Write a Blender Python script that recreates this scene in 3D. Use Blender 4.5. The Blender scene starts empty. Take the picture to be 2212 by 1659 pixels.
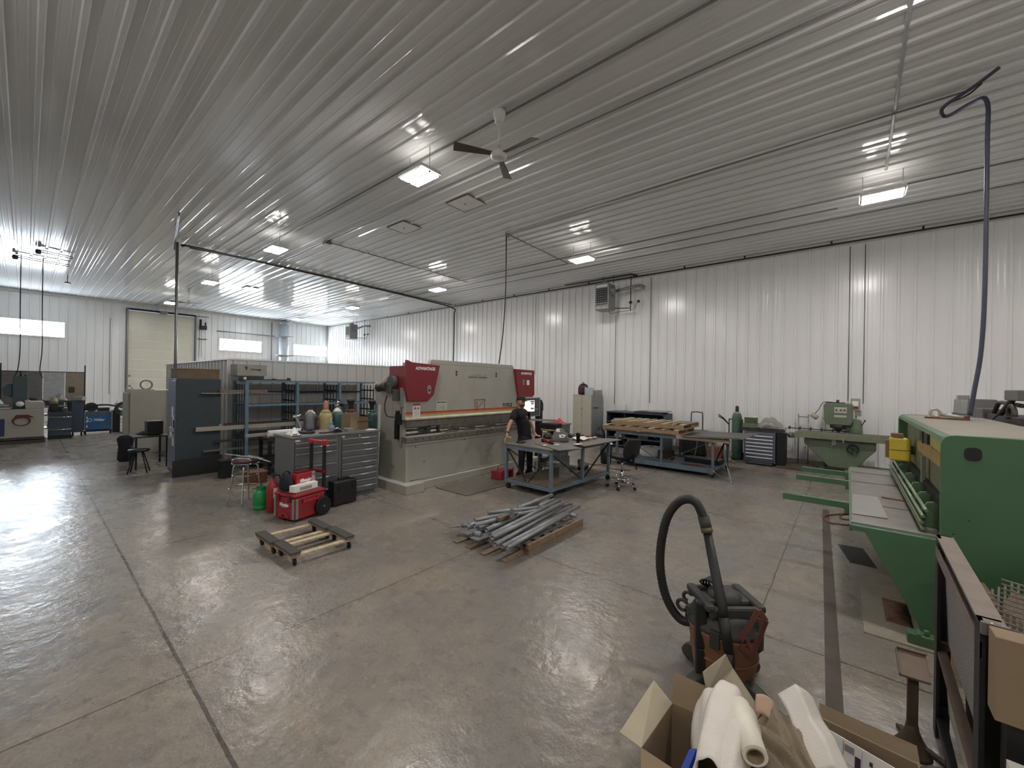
import bpy, bmesh, math, random
from mathutils import Vector, Matrix
random.seed(7)
SC = bpy.context.scene
COL = SC.collection
PI = math.pi

# ------------------------------------------------------------------ materials
def lin(c):
    return tuple(((v/12.92) if v <= .04045 else ((v+.055)/1.055)**2.4) for v in c)
def hexc(h):
    return lin(tuple(int(h[i:i+2], 16)/255. for i in (0, 2, 4)))
MATS = {}
def mat(name, col, rough=.5, metal=0., var=.12, scale=8., bump=0., bscale=60., spec=.5, emit=None, estr=0., alpha=None, stretch=None, trans=0., wear=None):
    if name in MATS: return MATS[name]
    if isinstance(col, str): col = hexc(col)
    m = bpy.data.materials.new(name); m.use_nodes = True
    nt = m.node_tree; N = nt.nodes; L = nt.links
    b = N['Principled BSDF']
    b.inputs['Roughness'].default_value = rough
    b.inputs['Metallic'].default_value = metal
    b.inputs['Specular IOR Level'].default_value = spec
    if trans: b.inputs['Transmission Weight'].default_value = trans
    tc = N.new('ShaderNodeTexCoord')
    src = tc.outputs['Object']
    if stretch:
        mp = N.new('ShaderNodeMapping'); mp.inputs['Scale'].default_value = stretch
        L.new(src, mp.inputs['Vector']); src = mp.outputs['Vector']
    nz = N.new('ShaderNodeTexNoise'); nz.inputs['Scale'].default_value = scale; nz.inputs['Detail'].default_value = 4.
    L.new(src, nz.inputs['Vector'])
    rp = N.new('ShaderNodeValToRGB')
    rp.color_ramp.elements[0].position = .3; rp.color_ramp.elements[1].position = .72
    d = [max(0, c*(1-var)) for c in col]; l = [min(1, c*(1+var)) for c in col]
    if wear: 
        w = hexc(wear); rp.color_ramp.elements[0].color = (*w, 1)
    else: rp.color_ramp.elements[0].color = (*d, 1)
    rp.color_ramp.elements[1].color = (*l, 1)
    L.new(nz.outputs['Fac'], rp.inputs['Fac']); L.new(rp.outputs['Color'], b.inputs['Base Color'])
    if bump:
        n2 = N.new('ShaderNodeTexNoise'); n2.inputs['Scale'].default_value = bscale
        L.new(src, n2.inputs['Vector'])
        bp = N.new('ShaderNodeBump'); bp.inputs['Strength'].default_value = bump; bp.inputs['Distance'].default_value = .01
        L.new(n2.outputs['Fac'], bp.inputs['Height']); L.new(bp.outputs['Normal'], b.inputs['Normal'])
    if emit:
        b.inputs['Emission Color'].default_value = (*(hexc(emit) if isinstance(emit, str) else emit), 1)
        b.inputs['Emission Strength'].default_value = estr
    if alpha is not None:
        b.inputs['Alpha'].default_value = alpha
    MATS[name] = m
    return m

# ------------------------------------------------------------------ mesh builder
def fr(d):
    d = Vector(d).normalized()
    u = Vector((0, 0, 1)) if abs(d.z) < .95 else Vector((1, 0, 0))
    a = d.cross(u).normalized(); b = a.cross(d).normalized()
    return a, b
class MB:
    def __init__(s): s.bm = bmesh.new(); s.mi = 0; s.M = Matrix()
    def at(s, x=0, y=0, z=0, rz=0, rx=0, ry=0):
        s.M = Matrix.Translation((x, y, z)) @ Matrix.Rotation(rz, 4, 'Z') @ Matrix.Rotation(ry, 4, 'Y') @ Matrix.Rotation(rx, 4, 'X'); return s
    def v(s, p): return s.bm.verts.new(s.M @ Vector(p))
    def f(s, vs, smooth=False):
        try:
            f = s.bm.faces.new(vs); f.material_index = s.mi; f.smooth = smooth; return f
        except ValueError: return None
    def bx(s, x0, x1, y0, y1, z0, z1):
        if x0 > x1: x0, x1 = x1, x0
        if y0 > y1: y0, y1 = y1, y0
        if z0 > z1: z0, z1 = z1, z0
        v = [s.v((x, y, z)) for x in (x0, x1) for y in (y0, y1) for z in (z0, z1)]
        for q in ((0, 1, 3, 2), (4, 6, 7, 5), (0, 4, 5, 1), (2, 3, 7, 6), (0, 2, 6, 4), (1, 5, 7, 3)): s.f([v[i] for i in q])
        return s
    def bar(s, p0, p1, w, h, up=None):     # rectangular bar between two points
        p0 = Vector(p0); p1 = Vector(p1); d = (p1-p0).normalized()
        if up is None: a, b = fr(d)
        else:
            a = d.cross(Vector(up)).normalized(); b = a.cross(d).normalized()
        r = []
        for p in (p0, p1):
            r.append([s.v(p + a*i*w/2 + b*j*h/2) for i, j in ((-1, -1), (1, -1), (1, 1), (-1, 1))])
        for i in range(4): s.f([r[0][i], r[1][i], r[1][(i+1) % 4], r[0][(i+1) % 4]])
        s.f(r[0]); s.f(r[1][::-1]); return s
    def cyl(s, p0, p1, r, n=16, r2=None, cap=True, hollow=0):
        p0 = Vector(p0); p1 = Vector(p1); a, b = fr(p1-p0); r2 = r if r2 is None else r2
        A = [s.v(p0 + a*math.cos(t)*r + b*math.sin(t)*r) for t in [2*PI*i/n for i in range(n)]]
        B = [s.v(p1 + a*math.cos(t)*r2 + b*math.sin(t)*r2) for t in [2*PI*i/n for i in range(n)]]
        for i in range(n): s.f([A[i], A[(i+1) % n], B[(i+1) % n], B[i]], True)
        if hollow:
            q = r-hollow; q2 = r2-hollow
            A2 = [s.v(p0 + a*math.cos(t)*q + b*math.sin(t)*q) for t in [2*PI*i/n for i in range(n)]]
            B2 = [s.v(p1 + a*math.cos(t)*q2 + b*math.sin(t)*q2) for t in [2*PI*i/n for i in range(n)]]
            for i in range(n):
                j = (i+1) % n
                s.f([A2[j], A2[i], B2[i], B2[j]], True); s.f([A[j], A[i], A2[i], A2[j]]); s.f([B[i], B[j], B2[j], B2[i]])
        elif cap:
            s.f(A[::-1]); s.f(B)
        return s
    def tube(s, pts, r, n=10, cap=True, closed=False):
        pts = [Vector(p) for p in pts]; m = len(pts); rr = r if isinstance(r, (list, tuple)) else [r]*m
        rings = []; a = None
        for i, p in enumerate(pts):
            if closed: d = pts[(i+1) % m]-pts[i-1]
            else: d = pts[min(i+1, m-1)]-pts[max(i-1, 0)]
            if d.length < 1e-9: d = Vector((0, 0, 1))
            d.normalize()
            if a is None: a, b = fr(d)
            else:
                a = (a-d*a.dot(d))
                if a.length < 1e-6: a, b = fr(d)
                a.normalize(); b = a.cross(d).normalized()
            b = d.cross(a).normalized()
            rings.append([s.v(p + (a*math.cos(t)+b*math.sin(t))*rr[i]) for t in [2*PI*k/n for k in range(n)]])
        for i in range(m if closed else m-1):
            A = rings[i]; B = rings[(i+1) % m]
            for k in range(n): s.f([A[k], A[(k+1) % n], B[(k+1) % n], B[k]], True)
        if cap and not closed: s.f(rings[0][::-1]); s.f(rings[-1])
        return s
    def lathe(s, prof, c=(0, 0, 0), n=24, cap=True, sx=1, sy=1):
        R = []
        for (r, z) in prof: R.append([s.v((c[0]+r*sx*math.cos(2*PI*i/n), c[1]+r*sy*math.sin(2*PI*i/n), c[2]+z)) for i in range(n)])
        for k in range(len(R)-1):
            for i in range(n): s.f([R[k][i], R[k][(i+1) % n], R[k+1][(i+1) % n], R[k+1][i]], True)
        if cap: s.f(R[0][::-1]); s.f(R[-1])
        return s
    def prism(s, pts, axis, a, b):         # polygon in the plane normal to axis, extruded from a to b
        def mk(p, t):
            return {'x': (t, p[0], p[1]), 'y': (p[0], t, p[1]), 'z': (p[0], p[1], t)}[axis]
        A = [s.v(mk(p, a)) for p in pts]; B = [s.v(mk(p, b)) for p in pts]; n = len(pts)
        for i in range(n): s.f([A[i], A[(i+1) % n], B[(i+1) % n], B[i]])
        s.f(A[::-1]); s.f(B); return s
    def ball(s, c, r, sx=1, sy=1, sz=1, n=14, m=8):
        prof = [(max(1e-4, r*math.sin(PI*k/m)), -r*sz*math.cos(PI*k/m)) for k in range(m+1)]
        return s.lathe(prof, c, n, True, sx, sy)
    def torus(s, c, R, r, axis='z', n=28, k=8, a0=0, a1=2*PI, sx=1, sy=1):
        full = abs(a1-a0-2*PI) < 1e-6; pts = []
        for i in range(n if full else n+1):
            t = a0+(a1-a0)*i/n; u = R*math.cos(t)*sx; w = R*math.sin(t)*sy
            pts.append({'z': (c[0]+u, c[1]+w, c[2]), 'y': (c[0]+u, c[1], c[2]+w), 'x': (c[0], c[1]+u, c[2]+w)}[axis])
        return s.tube(pts, r, k, closed=full)
    def sheet(s, fn, nu, nv, th=0., closed_u=False):    # fn(u,v)->point, u,v in 0..1
        G = [[s.v(fn(i/nu, j/nv)) for j in range(nv+1)] for i in range(nu+1)]
        fs = []
        for i in range(nu):
            for j in range(nv): fs.append(s.f([G[i][j], G[i+1][j], G[i+1][j+1], G[i][j+1]], True))
        if th:
            s.bm.normal_update()
            bmesh.ops.solidify(s.bm, geom=[f for f in fs if f], thickness=th)
        return s
    def panel(s, pts, th):      # a flat quad/polygon board given by 3d corner points, thickened
        P = [Vector(p) for p in pts]; nrm = (P[1]-P[0]).cross(P[2]-P[0]).normalized()*th
        A = [s.v(p) for p in P]; B = [s.v(p+nrm) for p in P]; n = len(P)
        for i in range(n): s.f([A[i], A[(i+1) % n], B[(i+1) % n], B[i]])
        s.f(A[::-1]); s.f(B); return s
    def build(s, name, m, parent=None, bevel=0, loc=None, keepnormals=False):
        if not keepnormals: bmesh.ops.recalc_face_normals(s.bm, faces=s.bm.faces[:])
        me = bpy.data.meshes.new(name); s.bm.to_mesh(me); s.bm.free()
        for x in (m if isinstance(m, (list, tuple)) else [m]): me.materials.append(x)
        o = bpy.data.objects.new(name, me); COL.objects.link(o)
        if parent: o.parent = parent
        if loc: o.location = loc
        if bevel:
            md = o.modifiers.new('bevel', 'BEVEL'); md.width = bevel; md.segments = 2; md.limit_method = 'ANGLE'; md.angle_limit = .6
        return o
def tag(o, label, cat, group=None, kind=None):
    o['label'] = label
    if cat: o['category'] = cat
    if group: o['group'] = group
    if kind: o['kind'] = kind
    return o
def thing(name, label, cat, loc=(0, 0, 0), rz=0, group=None):
    o = bpy.data.objects.new(name, None); COL.objects.link(o); o.empty_display_size = .1
    o.location = loc; o.rotation_euler = (0, 0, rz)
    return tag(o, label, cat, group)
def struct(o): o['kind'] = 'structure'; return o
def copy_tree(o, parent=None):
    c = o.copy(); COL.objects.link(c); c.parent = parent
    for ch in [x for x in bpy.data.objects if x.parent == o]: copy_tree(ch, c)
    return c
def dup(o, loc, rz=None, label=None):
    c = copy_tree(o); c.location = loc
    if rz is not None: c.rotation_euler = (0, 0, rz)
    if label: c['label'] = label
    return c
def text(body, size, M, m, parent, name='lettering', ext=.002, shear=0, bold=0, sx=1):
    cu = bpy.data.curves.new(name, 'FONT'); cu.body = body; cu.size = size; cu.extrude = ext; cu.shear = shear
    cu.align_x = 'CENTER'; cu.align_y = 'CENTER'; cu.offset = bold
    t = bpy.data.objects.new('tmp', cu); COL.objects.link(t)
    bpy.context.view_layer.update()
    me = bpy.data.meshes.new_from_object(t.evaluated_get(bpy.context.evaluated_depsgraph_get()))
    bpy.data.objects.remove(t); me.materials.clear(); me.materials.append(m)
    me.transform(M @ Matrix.Diagonal((sx, 1, 1, 1)))
    o = bpy.data.objects.new(name, me); COL.objects.link(o); o.parent = parent
    return o
def face_x(x, y, z):    # letters on a face looking towards +X (reads along +Y)
    return Matrix.Translation((x, y, z)) @ Matrix(((0, 0, 1, 0), (1, 0, 0, 0), (0, 1, 0, 0), (0, 0, 0, 1)))
def face_y(x, y, z):    # letters on a face looking towards -Y (reads along +X)
    return Matrix.Translation((x, y, z)) @ Matrix(((1, 0, 0, 0), (0, 0, -1, 0), (0, 1, 0, 0), (0, 0, 0, 1)))
def arc(pts, n=8):      # Catmull-Rom smoothing of a path
    P = [Vector(p) for p in pts]; out = []
    P = [P[0]*2-P[1]]+P+[P[-1]*2-P[-2]]
    for i in range(1, len(P)-2):
        for k in range(n):
            t = k/n; a, b, c, d = P[i-1], P[i], P[i+1], P[i+2]
            out.append(.5*((2*b)+(c-a)*t+(2*a-5*b+4*c-d)*t*t+(3*b-a-3*c+d)*t**3))
    out.append(P[-2]); return out

# palette
M_white = mat('white_paint', 'dcdcd8', .35, var=.03)
M_black = mat('black_plastic', '1a1b1c', .45, var=.2)
M_blackm = mat('black_steel', '202224', .5, .3, var=.2)
M_rubber = mat('rubber', '121212', .8, var=.2)
M_chrome = mat('chrome', 'c8c8c8', .12, 1., var=.03)
M_steel = mat('bare_steel', '9a9996', .35, .8, var=.15, scale=14)
M_dsteel = mat('dark_steel', '4a4744', .5, .7, var=.25, scale=10)
M_blue = mat('blue_grey_paint', '5a7486', .5, .15, var=.12)
M_navy = mat('dark_blue_paint', '3a4654', .45, .1, var=.12)
M_green = mat('green_paint', '496c4d', .42, var=.07, scale=3)
M_olive = mat('olive_green_paint', '62705a', .45, var=.1)
M_beige = mat('beige_paint', 'a3a096', .5, var=.06, scale=3)
M_red = mat('red_plastic', '94262e', .35, var=.08)
M_yel = mat('yellow_paint', 'c4ae3c', .4, var=.08)
M_card = mat('cardboard', '87745c', .85, var=.08, scale=5)
M_cardin = mat('cardboard_pale', 'a89c80', .85, var=.06, scale=5)
M_wood = mat('pale_timber', 'b8a68a', .7, var=.22, scale=3, stretch=(1, 8, 8))
M_dwood = mat('weathered_timber', '7c6a58', .8, var=.25, scale=3, stretch=(1, 8, 8))
M_paper = mat('white_paper', 'e8e6e0', .7, var=.02)
M_skin = mat('skin', 'b98a74', .55, var=.05)
M_galv = mat('galvanised_pipe', '8b8d90', .42, .55, var=.12, scale=20)
M_conduit = mat('grey_conduit', '77797a', .4, .5, var=.08)
M_rust = mat('rusty_steel', '6d4a36', .75, .2, var=.3, scale=12)
M_kraft = mat('kraft_paper', '80735f', .8, var=.1, bump=.3, bscale=12)
M_foam = mat('white_foam_wrap', 'd2ccc2', .6, var=.04, bump=.2, bscale=120)
# ------------------------------------------------------------------ room shell
H_CEIL = 5.8; XF = -27.7; XR = 9.3; YB = 13.3; YN = -5.2
def panel_mat(name, col, rough, var, spec=.5, wav=.1):
    m = mat(name, col, rough, 0, var=var, scale=.7, spec=spec)
    nt = m.node_tree; N = nt.nodes; L = nt.links; b = N['Principled BSDF']
    tc = N.new('ShaderNodeTexCoord'); n = N.new('ShaderNodeTexNoise'); n.inputs['Scale'].default_value = 1.6; n.inputs['Detail'].default_value = 2
    bp = N.new('ShaderNodeBump'); bp.inputs['Strength'].default_value = wav; bp.inputs['Distance'].default_value = .012
    L.new(tc.outputs['Object'], n.inputs['Vector']); L.new(n.outputs['Fac'], bp.inputs['Height']); L.new(bp.outputs['Normal'], b.inputs['Normal'])
    return m
M_wall = panel_mat('white_steel_wall', 'e4e3e1', .21, .02)
M_ceil = panel_mat('white_steel_ceiling', 'd6d6d5', .11, .02, wav=.3)
M_seam = mat('panel_seam', '6a6a68', .6)

P = .2875
def ribs(a0, a1, ph):    # profile (coordinate, depth) of ribbed sheeting
    pr = []; k = math.floor((a0-ph)/P)-1
    while ph+k*P < a1+P:
        c = ph+k*P
        for (d, h) in ((-.034, 0), (-.02, .028), (.02, .028), (.034, 0), (.100, 0), (.106, .002), (.118, .002), (.124, 0), (.190, 0), (.196, .002), (.208, .002), (.214, 0)):
            if a0 <= c+d <= a1: pr.append((c+d, h))
        k += 1
    return [(a0, 0)]+pr+[(a1, 0)]
def ribbed(name, a0, a1, ph, z0, z1, place, m, holes=(), base=.04):
    b = MB(); pr = ribs(a0, a1, ph)
    ext = sorted(set([h[0] for h in holes]+[h[1] for h in holes]))
    for e in ext:
        if not any(abs(e-q[0]) < 1e-4 for q in pr):
            for i in range(len(pr)-1):
                if pr[i][0] < e < pr[i+1][0]: pr.insert(i+1, (e, pr[i][1]+(pr[i+1][1]-pr[i][1])*(e-pr[i][0])/(pr[i+1][0]-pr[i][0]))); break
    for i in range(len(pr)-1):
        (a, h), (c, g) = pr[i], pr[i+1]; mid = (a+c)/2; cuts = [(z0, z1)]
        for (h0, h1, y0, y1) in holes:
            if h0 < mid < h1:
                nc = []
                for (p, q) in cuts:
                    if y0 > p: nc.append((p, min(q, y0)))
                    if y1 < q: nc.append((max(p, y1), q))
                cuts = [x for x in nc if x[1]-x[0] > 1e-4]
        for (p, q) in cuts:
            v = [b.v(place(a, h, p)), b.v(place(c, g, p)), b.v(place(c, g, q)), b.v(place(a, h, q))]
            b.f(v)
            w = [b.v(place(a, -base, p)), b.v(place(c, -base, p)), b.v(place(c, -base, q)), b.v(place(a, -base, q))]
            b.f(w[::-1])
            b.f([v[0], v[1], w[1], w[0]]); b.f([v[3], w[3], w[2], v[2]])
            if i == 0: b.f([v[0], w[0], w[3], v[3]])
            if i == len(pr)-2: b.f([v[1], v[2], w[2], w[1]])
    bmesh.ops.remove_doubles(b.bm, verts=b.bm.verts[:], dist=1e-5)
    return struct(b.build(name, m))
ribbed('wall_back', XF, XR, -.52, 0, H_CEIL, lambda a, h, z: (a, YB-h, z), M_wall)
WIN = [(7.05, 9.22), (11.08, 13.22), (-1.04, 1.13)]
holes = [(a, b, 3.68, 4.36) for a, b in WIN[:2]]+[(a, b, 3.8, 4.5) for a, b in WIN[2:]]+[(3.24, 5.9, 0, 5.42)]
ribbed('wall_far', YN, YB, .1, 0, H_CEIL, lambda a, h, z: (XF+h, a, z), M_wall, holes)
ribbed('wall_right', YN, YB, .1, 0, H_CEIL, lambda a, h, z: (XR-h, a, z), M_wall)
ribbed('wall_near', XF, XR, -.52, 0, H_CEIL, lambda a, h, z: (a, YN+h, z), M_wall)
ribbed('ceiling', YN, YB, .07, XF, XR, lambda a, h, z: (z, a, H_CEIL-h), M_ceil)

# floor
def floor_mat():
    m = bpy.data.materials.new('polished_concrete'); m.use_nodes = True
    nt = m.node_tree; N = nt.nodes; L = nt.links; b = N['Principled BSDF']
    tc = N.new('ShaderNodeTexCoord'); ob = tc.outputs['Object']
    def noise(sc, det=4, rg=.55, vec=ob, dist=0):
        n = N.new('ShaderNodeTexNoise'); n.inputs['Scale'].default_value = sc; n.inputs['Detail'].default_value = det; n.inputs['Roughness'].default_value = rg; n.inputs['Distortion'].default_value = dist
        L.new(vec, n.inputs['Vector']); return n.outputs['Fac']
    def ramp(f, stops):
        r = N.new('ShaderNodeValToRGB'); e = r.color_ramp.elements
        while len(e) < len(stops): e.new(.5)
        for i, (p, c) in enumerate(stops): e[i].position = p; e[i].color = (*c, 1) if len(c) == 3 else c
        L.new(f, r.inputs['Fac']); return r.outputs['Color']
    def mix(f, a, c, bt='MIX'):
        x = N.new('ShaderNodeMix'); x.data_type = 'RGBA'; x.blend_type = bt
        if isinstance(f, (int, float)): x.inputs[0].default_value = f
        else: L.new(f, x.inputs[0])
        for v, i in ((a, 6), (c, 7)):
            if isinstance(v, tuple): x.inputs[i].default_value = (*v, 1)
            else: L.new(v, x.inputs[i])
        return x.outputs[2]
    def math_(op, a, c=None, d=None):
        x = N.new('ShaderNodeMath'); x.operation = op
        for i, v in enumerate((a, c, d)):
            if v is None: continue
            if isinstance(v, (int, float)): x.inputs[i].default_value = v
            else: L.new(v, x.inputs[i])
        return x.outputs[0]
    g1 = hexc('7d7b79'); g2 = hexc('8b857e'); g3 = hexc('6b6967'); gt = hexc('a09482')
    big = noise(.35, 3); mid = noise(1.3, 8, .68, dist=.5); fine = noise(9, 8, .72, dist=.4); grit = noise(55, 3, .6)
    c = ramp(big, [(.35, g1), (.65, g2)])
    c = mix(ramp(mid, [(.42, (0, 0, 0)), (.7, (.75, .75, .75))]), c, gt)
    f2 = ramp(fine, [(.48, (0, 0, 0)), (.68, (.6, .6, .6))])
    c = mix(f2, c, g3)
    c = mix(.35, c, ramp(grit, [(.35, hexc('6c6b68')), (.65, hexc('b4afa2'))]), 'OVERLAY')
    # dirt patches
    dn = noise(.5, 4, .6, dist=.4)
    c = mix(ramp(dn, [(.5, (0, 0, 0)), (.85, (.3, .3, .3))]), c, hexc('6f665c'))
    # saw-cut control joints: every 2.87 m across, every 3.13 m along
    sx = N.new('ShaderNodeSeparateXYZ'); wv = N.new('ShaderNodeVectorMath'); wv.operation = 'ADD'
    wn = N.new('ShaderNodeTexNoise'); wn.inputs['Scale'].default_value = 3.; L.new(ob, wn.inputs['Vector'])
    ws = N.new('ShaderNodeVectorMath'); ws.operation = 'SCALE'; ws.inputs['Scale'].default_value = .018
    L.new(wn.outputs['Color'], ws.inputs[0]); L.new(ob, wv.inputs[0]); L.new(ws.outputs[0], wv.inputs[1]); L.new(wv.outputs[0], sx.inputs[0])
    def joint(o, off, per, w):
        t = math_('ADD', o, -off); t = math_('DIVIDE', t, per); t = math_('FRACT', t); t = math_('SUBTRACT', t, .5); t = math_('ABSOLUTE', t)
        t = math_('MULTIPLY', t, per); return math_('LESS_THAN', t, w)
    j1 = joint(sx.outputs['X'], -.56-1.435, 2.87, .006); j2 = joint(sx.outputs['Y'], .72-1.565, 3.13, .007)
    main = math_('LESS_THAN', math_('ABSOLUTE', math_('SUBTRACT', sx.outputs['Y'], .72)), .011)
    jj = math_('MINIMUM', math_('ADD', math_('ADD', j1, j2), main), 1.)
    c = mix(math_('MULTIPLY', jj, .85), c, hexc('3a322c'))
    # hairline cracks
    vo = N.new('ShaderNodeTexVoronoi'); vo.feature = 'DISTANCE_TO_EDGE'; vo.inputs['Scale'].default_value = .28
    n3 = N.new('ShaderNodeTexNoise'); n3.inputs['Scale'].default_value = 1.2; L.new(ob, n3.inputs['Vector'])
    v3 = N.new('ShaderNodeVectorMath'); v3.operation = 'ADD'; L.new(ob, v3.inputs[0]); L.new(n3.outputs['Color'], v3.inputs[1]); L.new(v3.outputs[0], vo.inputs['Vector'])
    cr = math_('LESS_THAN', vo.outputs['Distance'], .0012)
    c = mix(math_('MULTIPLY', cr, .18), c, hexc('4a4038'))
    L.new(c, b.inputs['Base Color'])
    rr = ramp(noise(2.3, 5, .65), [(.35, (.21,)*3), (.7, (.39,)*3)])
    L.new(rr, b.inputs['Roughness']); b.inputs['Specular IOR Level'].default_value = .42
    bp = N.new('ShaderNodeBump'); bp.inputs['Strength'].default_value = .6; bp.inputs['Distance'].default_value = .009
    hs = math_('ADD', math_('MULTIPLY', noise(8, 4, .6), 1.3), math_('MULTIPLY', noise(2.2, 3), 1.6))
    L.new(hs, bp.inputs['Height']); L.new(bp.outputs['Normal'], b.inputs['Normal'])
    return m
b = MB(); b.bx(XF-.1, XR+.1, YN-.1, YB+.1, -.15, 0)
struct(b.build('floor', floor_mat()))

M_trim = mat('white_trim', 'cacac6', .35, var=.02)
for nm, bb in (('trim_1', (XF, XR, YB-.07, YB-.029, 5.66, 5.799)), ('trim_2', (XF+.029, XF+.07, YN, YB-.071, 5.66, 5.799)),
               ('baseboard_back', (XF, XR, YB-.07, YB-.029, .001, .11))):
    b = MB(); b.bx(*bb); struct(b.build(nm, M_trim if nm[0] == 't' else mat('baseboard', '8d8474', .6)))
b = MB(); b.bx(XF+.03, XF+.09, YB-.10, YB-.062, .001, 5.655); struct(b.build('trim_3', M_trim))

M_pane = mat('daylit_pane', 'ffffff', .4, emit=(.78, .89, 1.0), estr=56.)
for i, (a, c) in enumerate(WIN):
    z0, z1 = ((3.68, 4.36) if i < 2 else (3.8, 4.5))
    b = MB(); X0, X1 = XF-.05, XF+.045
    for q in ((a-.05, a+.02, z0-.05, z1+.05), (c-.02, c+.05, z0-.05, z1+.05)): b.bx(X0, X1, q[0], q[1], q[2], q[3])
    b.bx(X0, X1, a+.02, c-.02, z0-.05, z0+.02); b.bx(X0, X1, a+.02, c-.02, z1-.02, z1+.05)
    w = struct(b.build('window_%d' % (i+1), M_white))
    b = MB(); b.bx(XF-.03, XF-.01, a+.02, c-.02, z0+.02, z1-.02); b.build('window_pane', M_pane, w)

# overhead door in the far wall, with its tracks, spring bar and opener
M_door = mat('cream_door', 'cfcbb8', .3, var=.03)
def door():
    b = MB()
    for k in range(11):
        z0 = .01+k*.49; z1 = min(z0+.48, 5.40)
        b.bx(XF-.03, XF+.02, 3.26, 5.88, z0, z1)
        if z1-z0 > .3:
            for j in range(4):
                y0 = 3.36+j*.63; b.bx(XF+.02, XF+.026, y0, y0+.53, z0+.07, z1-.07)
    o = struct(b.build('door_1', M_door))
    for y in (3.2, 5.94):
        b = MB(); b.bx(XF+.021, XF+.06, y-.05, y+.05, 0, 5.5); b.bx(XF+.06, XF+.14, y-.02, y+.02, 0, 5.45)
        b.build('track', M_conduit, o)
    b = MB(); b.cyl((XF+.2, 3.25, 5.45), (XF+.2, 4.4, 5.45), .045); b.cyl((XF+.2, 4.75, 5.45), (XF+.2, 5.9, 5.45), .045); b.cyl((XF+.2, 3.2, 5.45), (XF+.2, 6.5, 5.45), .015)
    b.build('spring_bar', M_blackm, o)
    b = MB(); b.bx(XF+.1, XF+.3, 4.42, 4.72, 5.38, 5.5); b.build('spring_bracket', M_conduit, o)
    for z in (.6, 1.1, 1.6, 2.1):
        b = MB(); b.bx(XF+.02, XF+.05, 5.78, 5.86, z-.03, z+.05); b.bx(XF+.02, XF+.05, 3.28, 3.36, z-.03, z+.05); b.build('hinge', M_conduit, o)
    b = MB(); b.bx(XF+.06, XF+.3, 6.1, 6.4, 4.75, 4.95); b.cyl((XF+.18, 6.14, 4.9), (XF+.18, 6.14, 5.3), .05); b.cyl((XF+.18, 6.36, 4.9), (XF+.18, 6.36, 5.15), .04)
    b.build('opener', M_blackm, o)
    b = MB(); b.tube([(XF+.1, 6.12, 4.8), (XF+.1, 6.10, 3.2)], .008, 6); b.tube([(XF+.1, 6.2, 4.8), (XF+.1, 6.2, 3.2)], .008, 6); b.bx(XF+.06, XF+.1, 6.05, 6.45, 4.2, 4.24)
    b.build('chain', M_blackm, o)
door()

# inner partition room (ribbed half-height walls)
M_part = panel_mat('partition_panel', 'cfccc6', .35, .03)
def part(name, a0, a1, place): ribbed(name, a0, a1, .05, 0, 2.47, place, M_part, base=.05)
part('wall_partition_front', 3.15, YB-.06, lambda a, h, z: (-11.38+h, a, z))
part('wall_partition_side', -18.2, -11.43, lambda a, h, z: (a, 3.12-h, z))
b = MB(); b.bx(-11.50, -11.34, 3.06, YB-.06, 2.475, 2.51); b.bx(-18.25, -11.50, 3.06, 3.22, 2.475, 2.51); struct(b.build('trim_4', M_white))
b = MB(); b.bx(-11.42, -11.34, 3.07, 3.149, 0, 2.47); struct(b.build('trim_5', M_trim))

# ------------------------------------------------------------------ ceiling hardware
M_lamp = mat('lamp_glow', 'ffffff', .4, emit=(1., .955, .92), estr=140.)
M_up = mat('lamp_uplight', 'ffffff', .4, emit=(1., .95, .9), estr=9.)
def make_lamp():
    t = thing('high_bay_lamp', 'lamp', 'lamp', (0, 0, 0))
    b = MB(); b.bx(-.30, .30, -.20, .20, .03, .09)
    b.prism([(-.2, .03), (-.2, .045), (.2, .045), (.2, .03)], 'x', -.31, .31)
    b.build('housing', M_white, t, .008)
    for y in (-.1, .1):
        b = MB(); b.bx(-.27, .27, y-.075, y+.075, .005, .028); b.build('lens', M_lamp, t)
    for x in (-.15, .15):
        b = MB(); b.bx(x-.06, x+.06, -.14, .14, .091, .094); b.build('uplight_slot', M_up, t)
    for x in (-.26, .26):
        b = MB(); b.tube([(x, 0, .09), (x, 0, .43)], .006, 6); b.build('hanger', M_steel, t)
    b = MB(); b.bx(-.06, .06, -.05, .05, .09, .14); b.build('driver', M_white, t, .005)
    return t
L0 = make_lamp()
lamps = [(-5.44, 4.09, 'bright lamp hanging nearest the large ceiling fan'), (-11.43, 4.1, 'lamp between the two ceiling hatches and the dark raceway bend'), (-17.2, 4.08, 'lamp over the partition room, left of the bright ceiling glare'),
         (-23.3, 4.1, 'farthest lamp of the left row, in front of the overhead door'), (.43, 9.51, 'elongated lamp nearest the thick hanging hose on the right'), (-5.54, 9.53, 'lamp just left of the near unit heater'),
         (-11.48, 9.51, 'lamp above the press brake, third in the wall side row'), (-17.5, 9.53, 'lamp just above the far unit heater'), (-23.34, 9.5, 'farthest lamp of the wall side row, over the far corner'),
         (.5, 4.1, 'lamp overhead behind the view, wall end of the middle row'), (6.4, 4.1, 'lamp behind the view at the right end of the middle row'), (6.4, 9.5, 'lamp at the right end of the wall side row'),
         (6.4, -1.3, 'lamp behind the view at the right end of the near row'), (.5, -1.3, 'near row lamp behind the viewer'), (-5.5, -1.3, 'added unseen lamp left behind the viewer, brightening the ceiling')]  # last lamp is added out of view to lift the upper left ceiling
for i, (x, y, l) in enumerate(lamps):
    o = L0 if i == 0 else dup(L0, (x, y, 5.35))
    o.location = (x, y, 5.35); o['label'] = l; o['group'] = 'high bay lamps under the ceiling'

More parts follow.
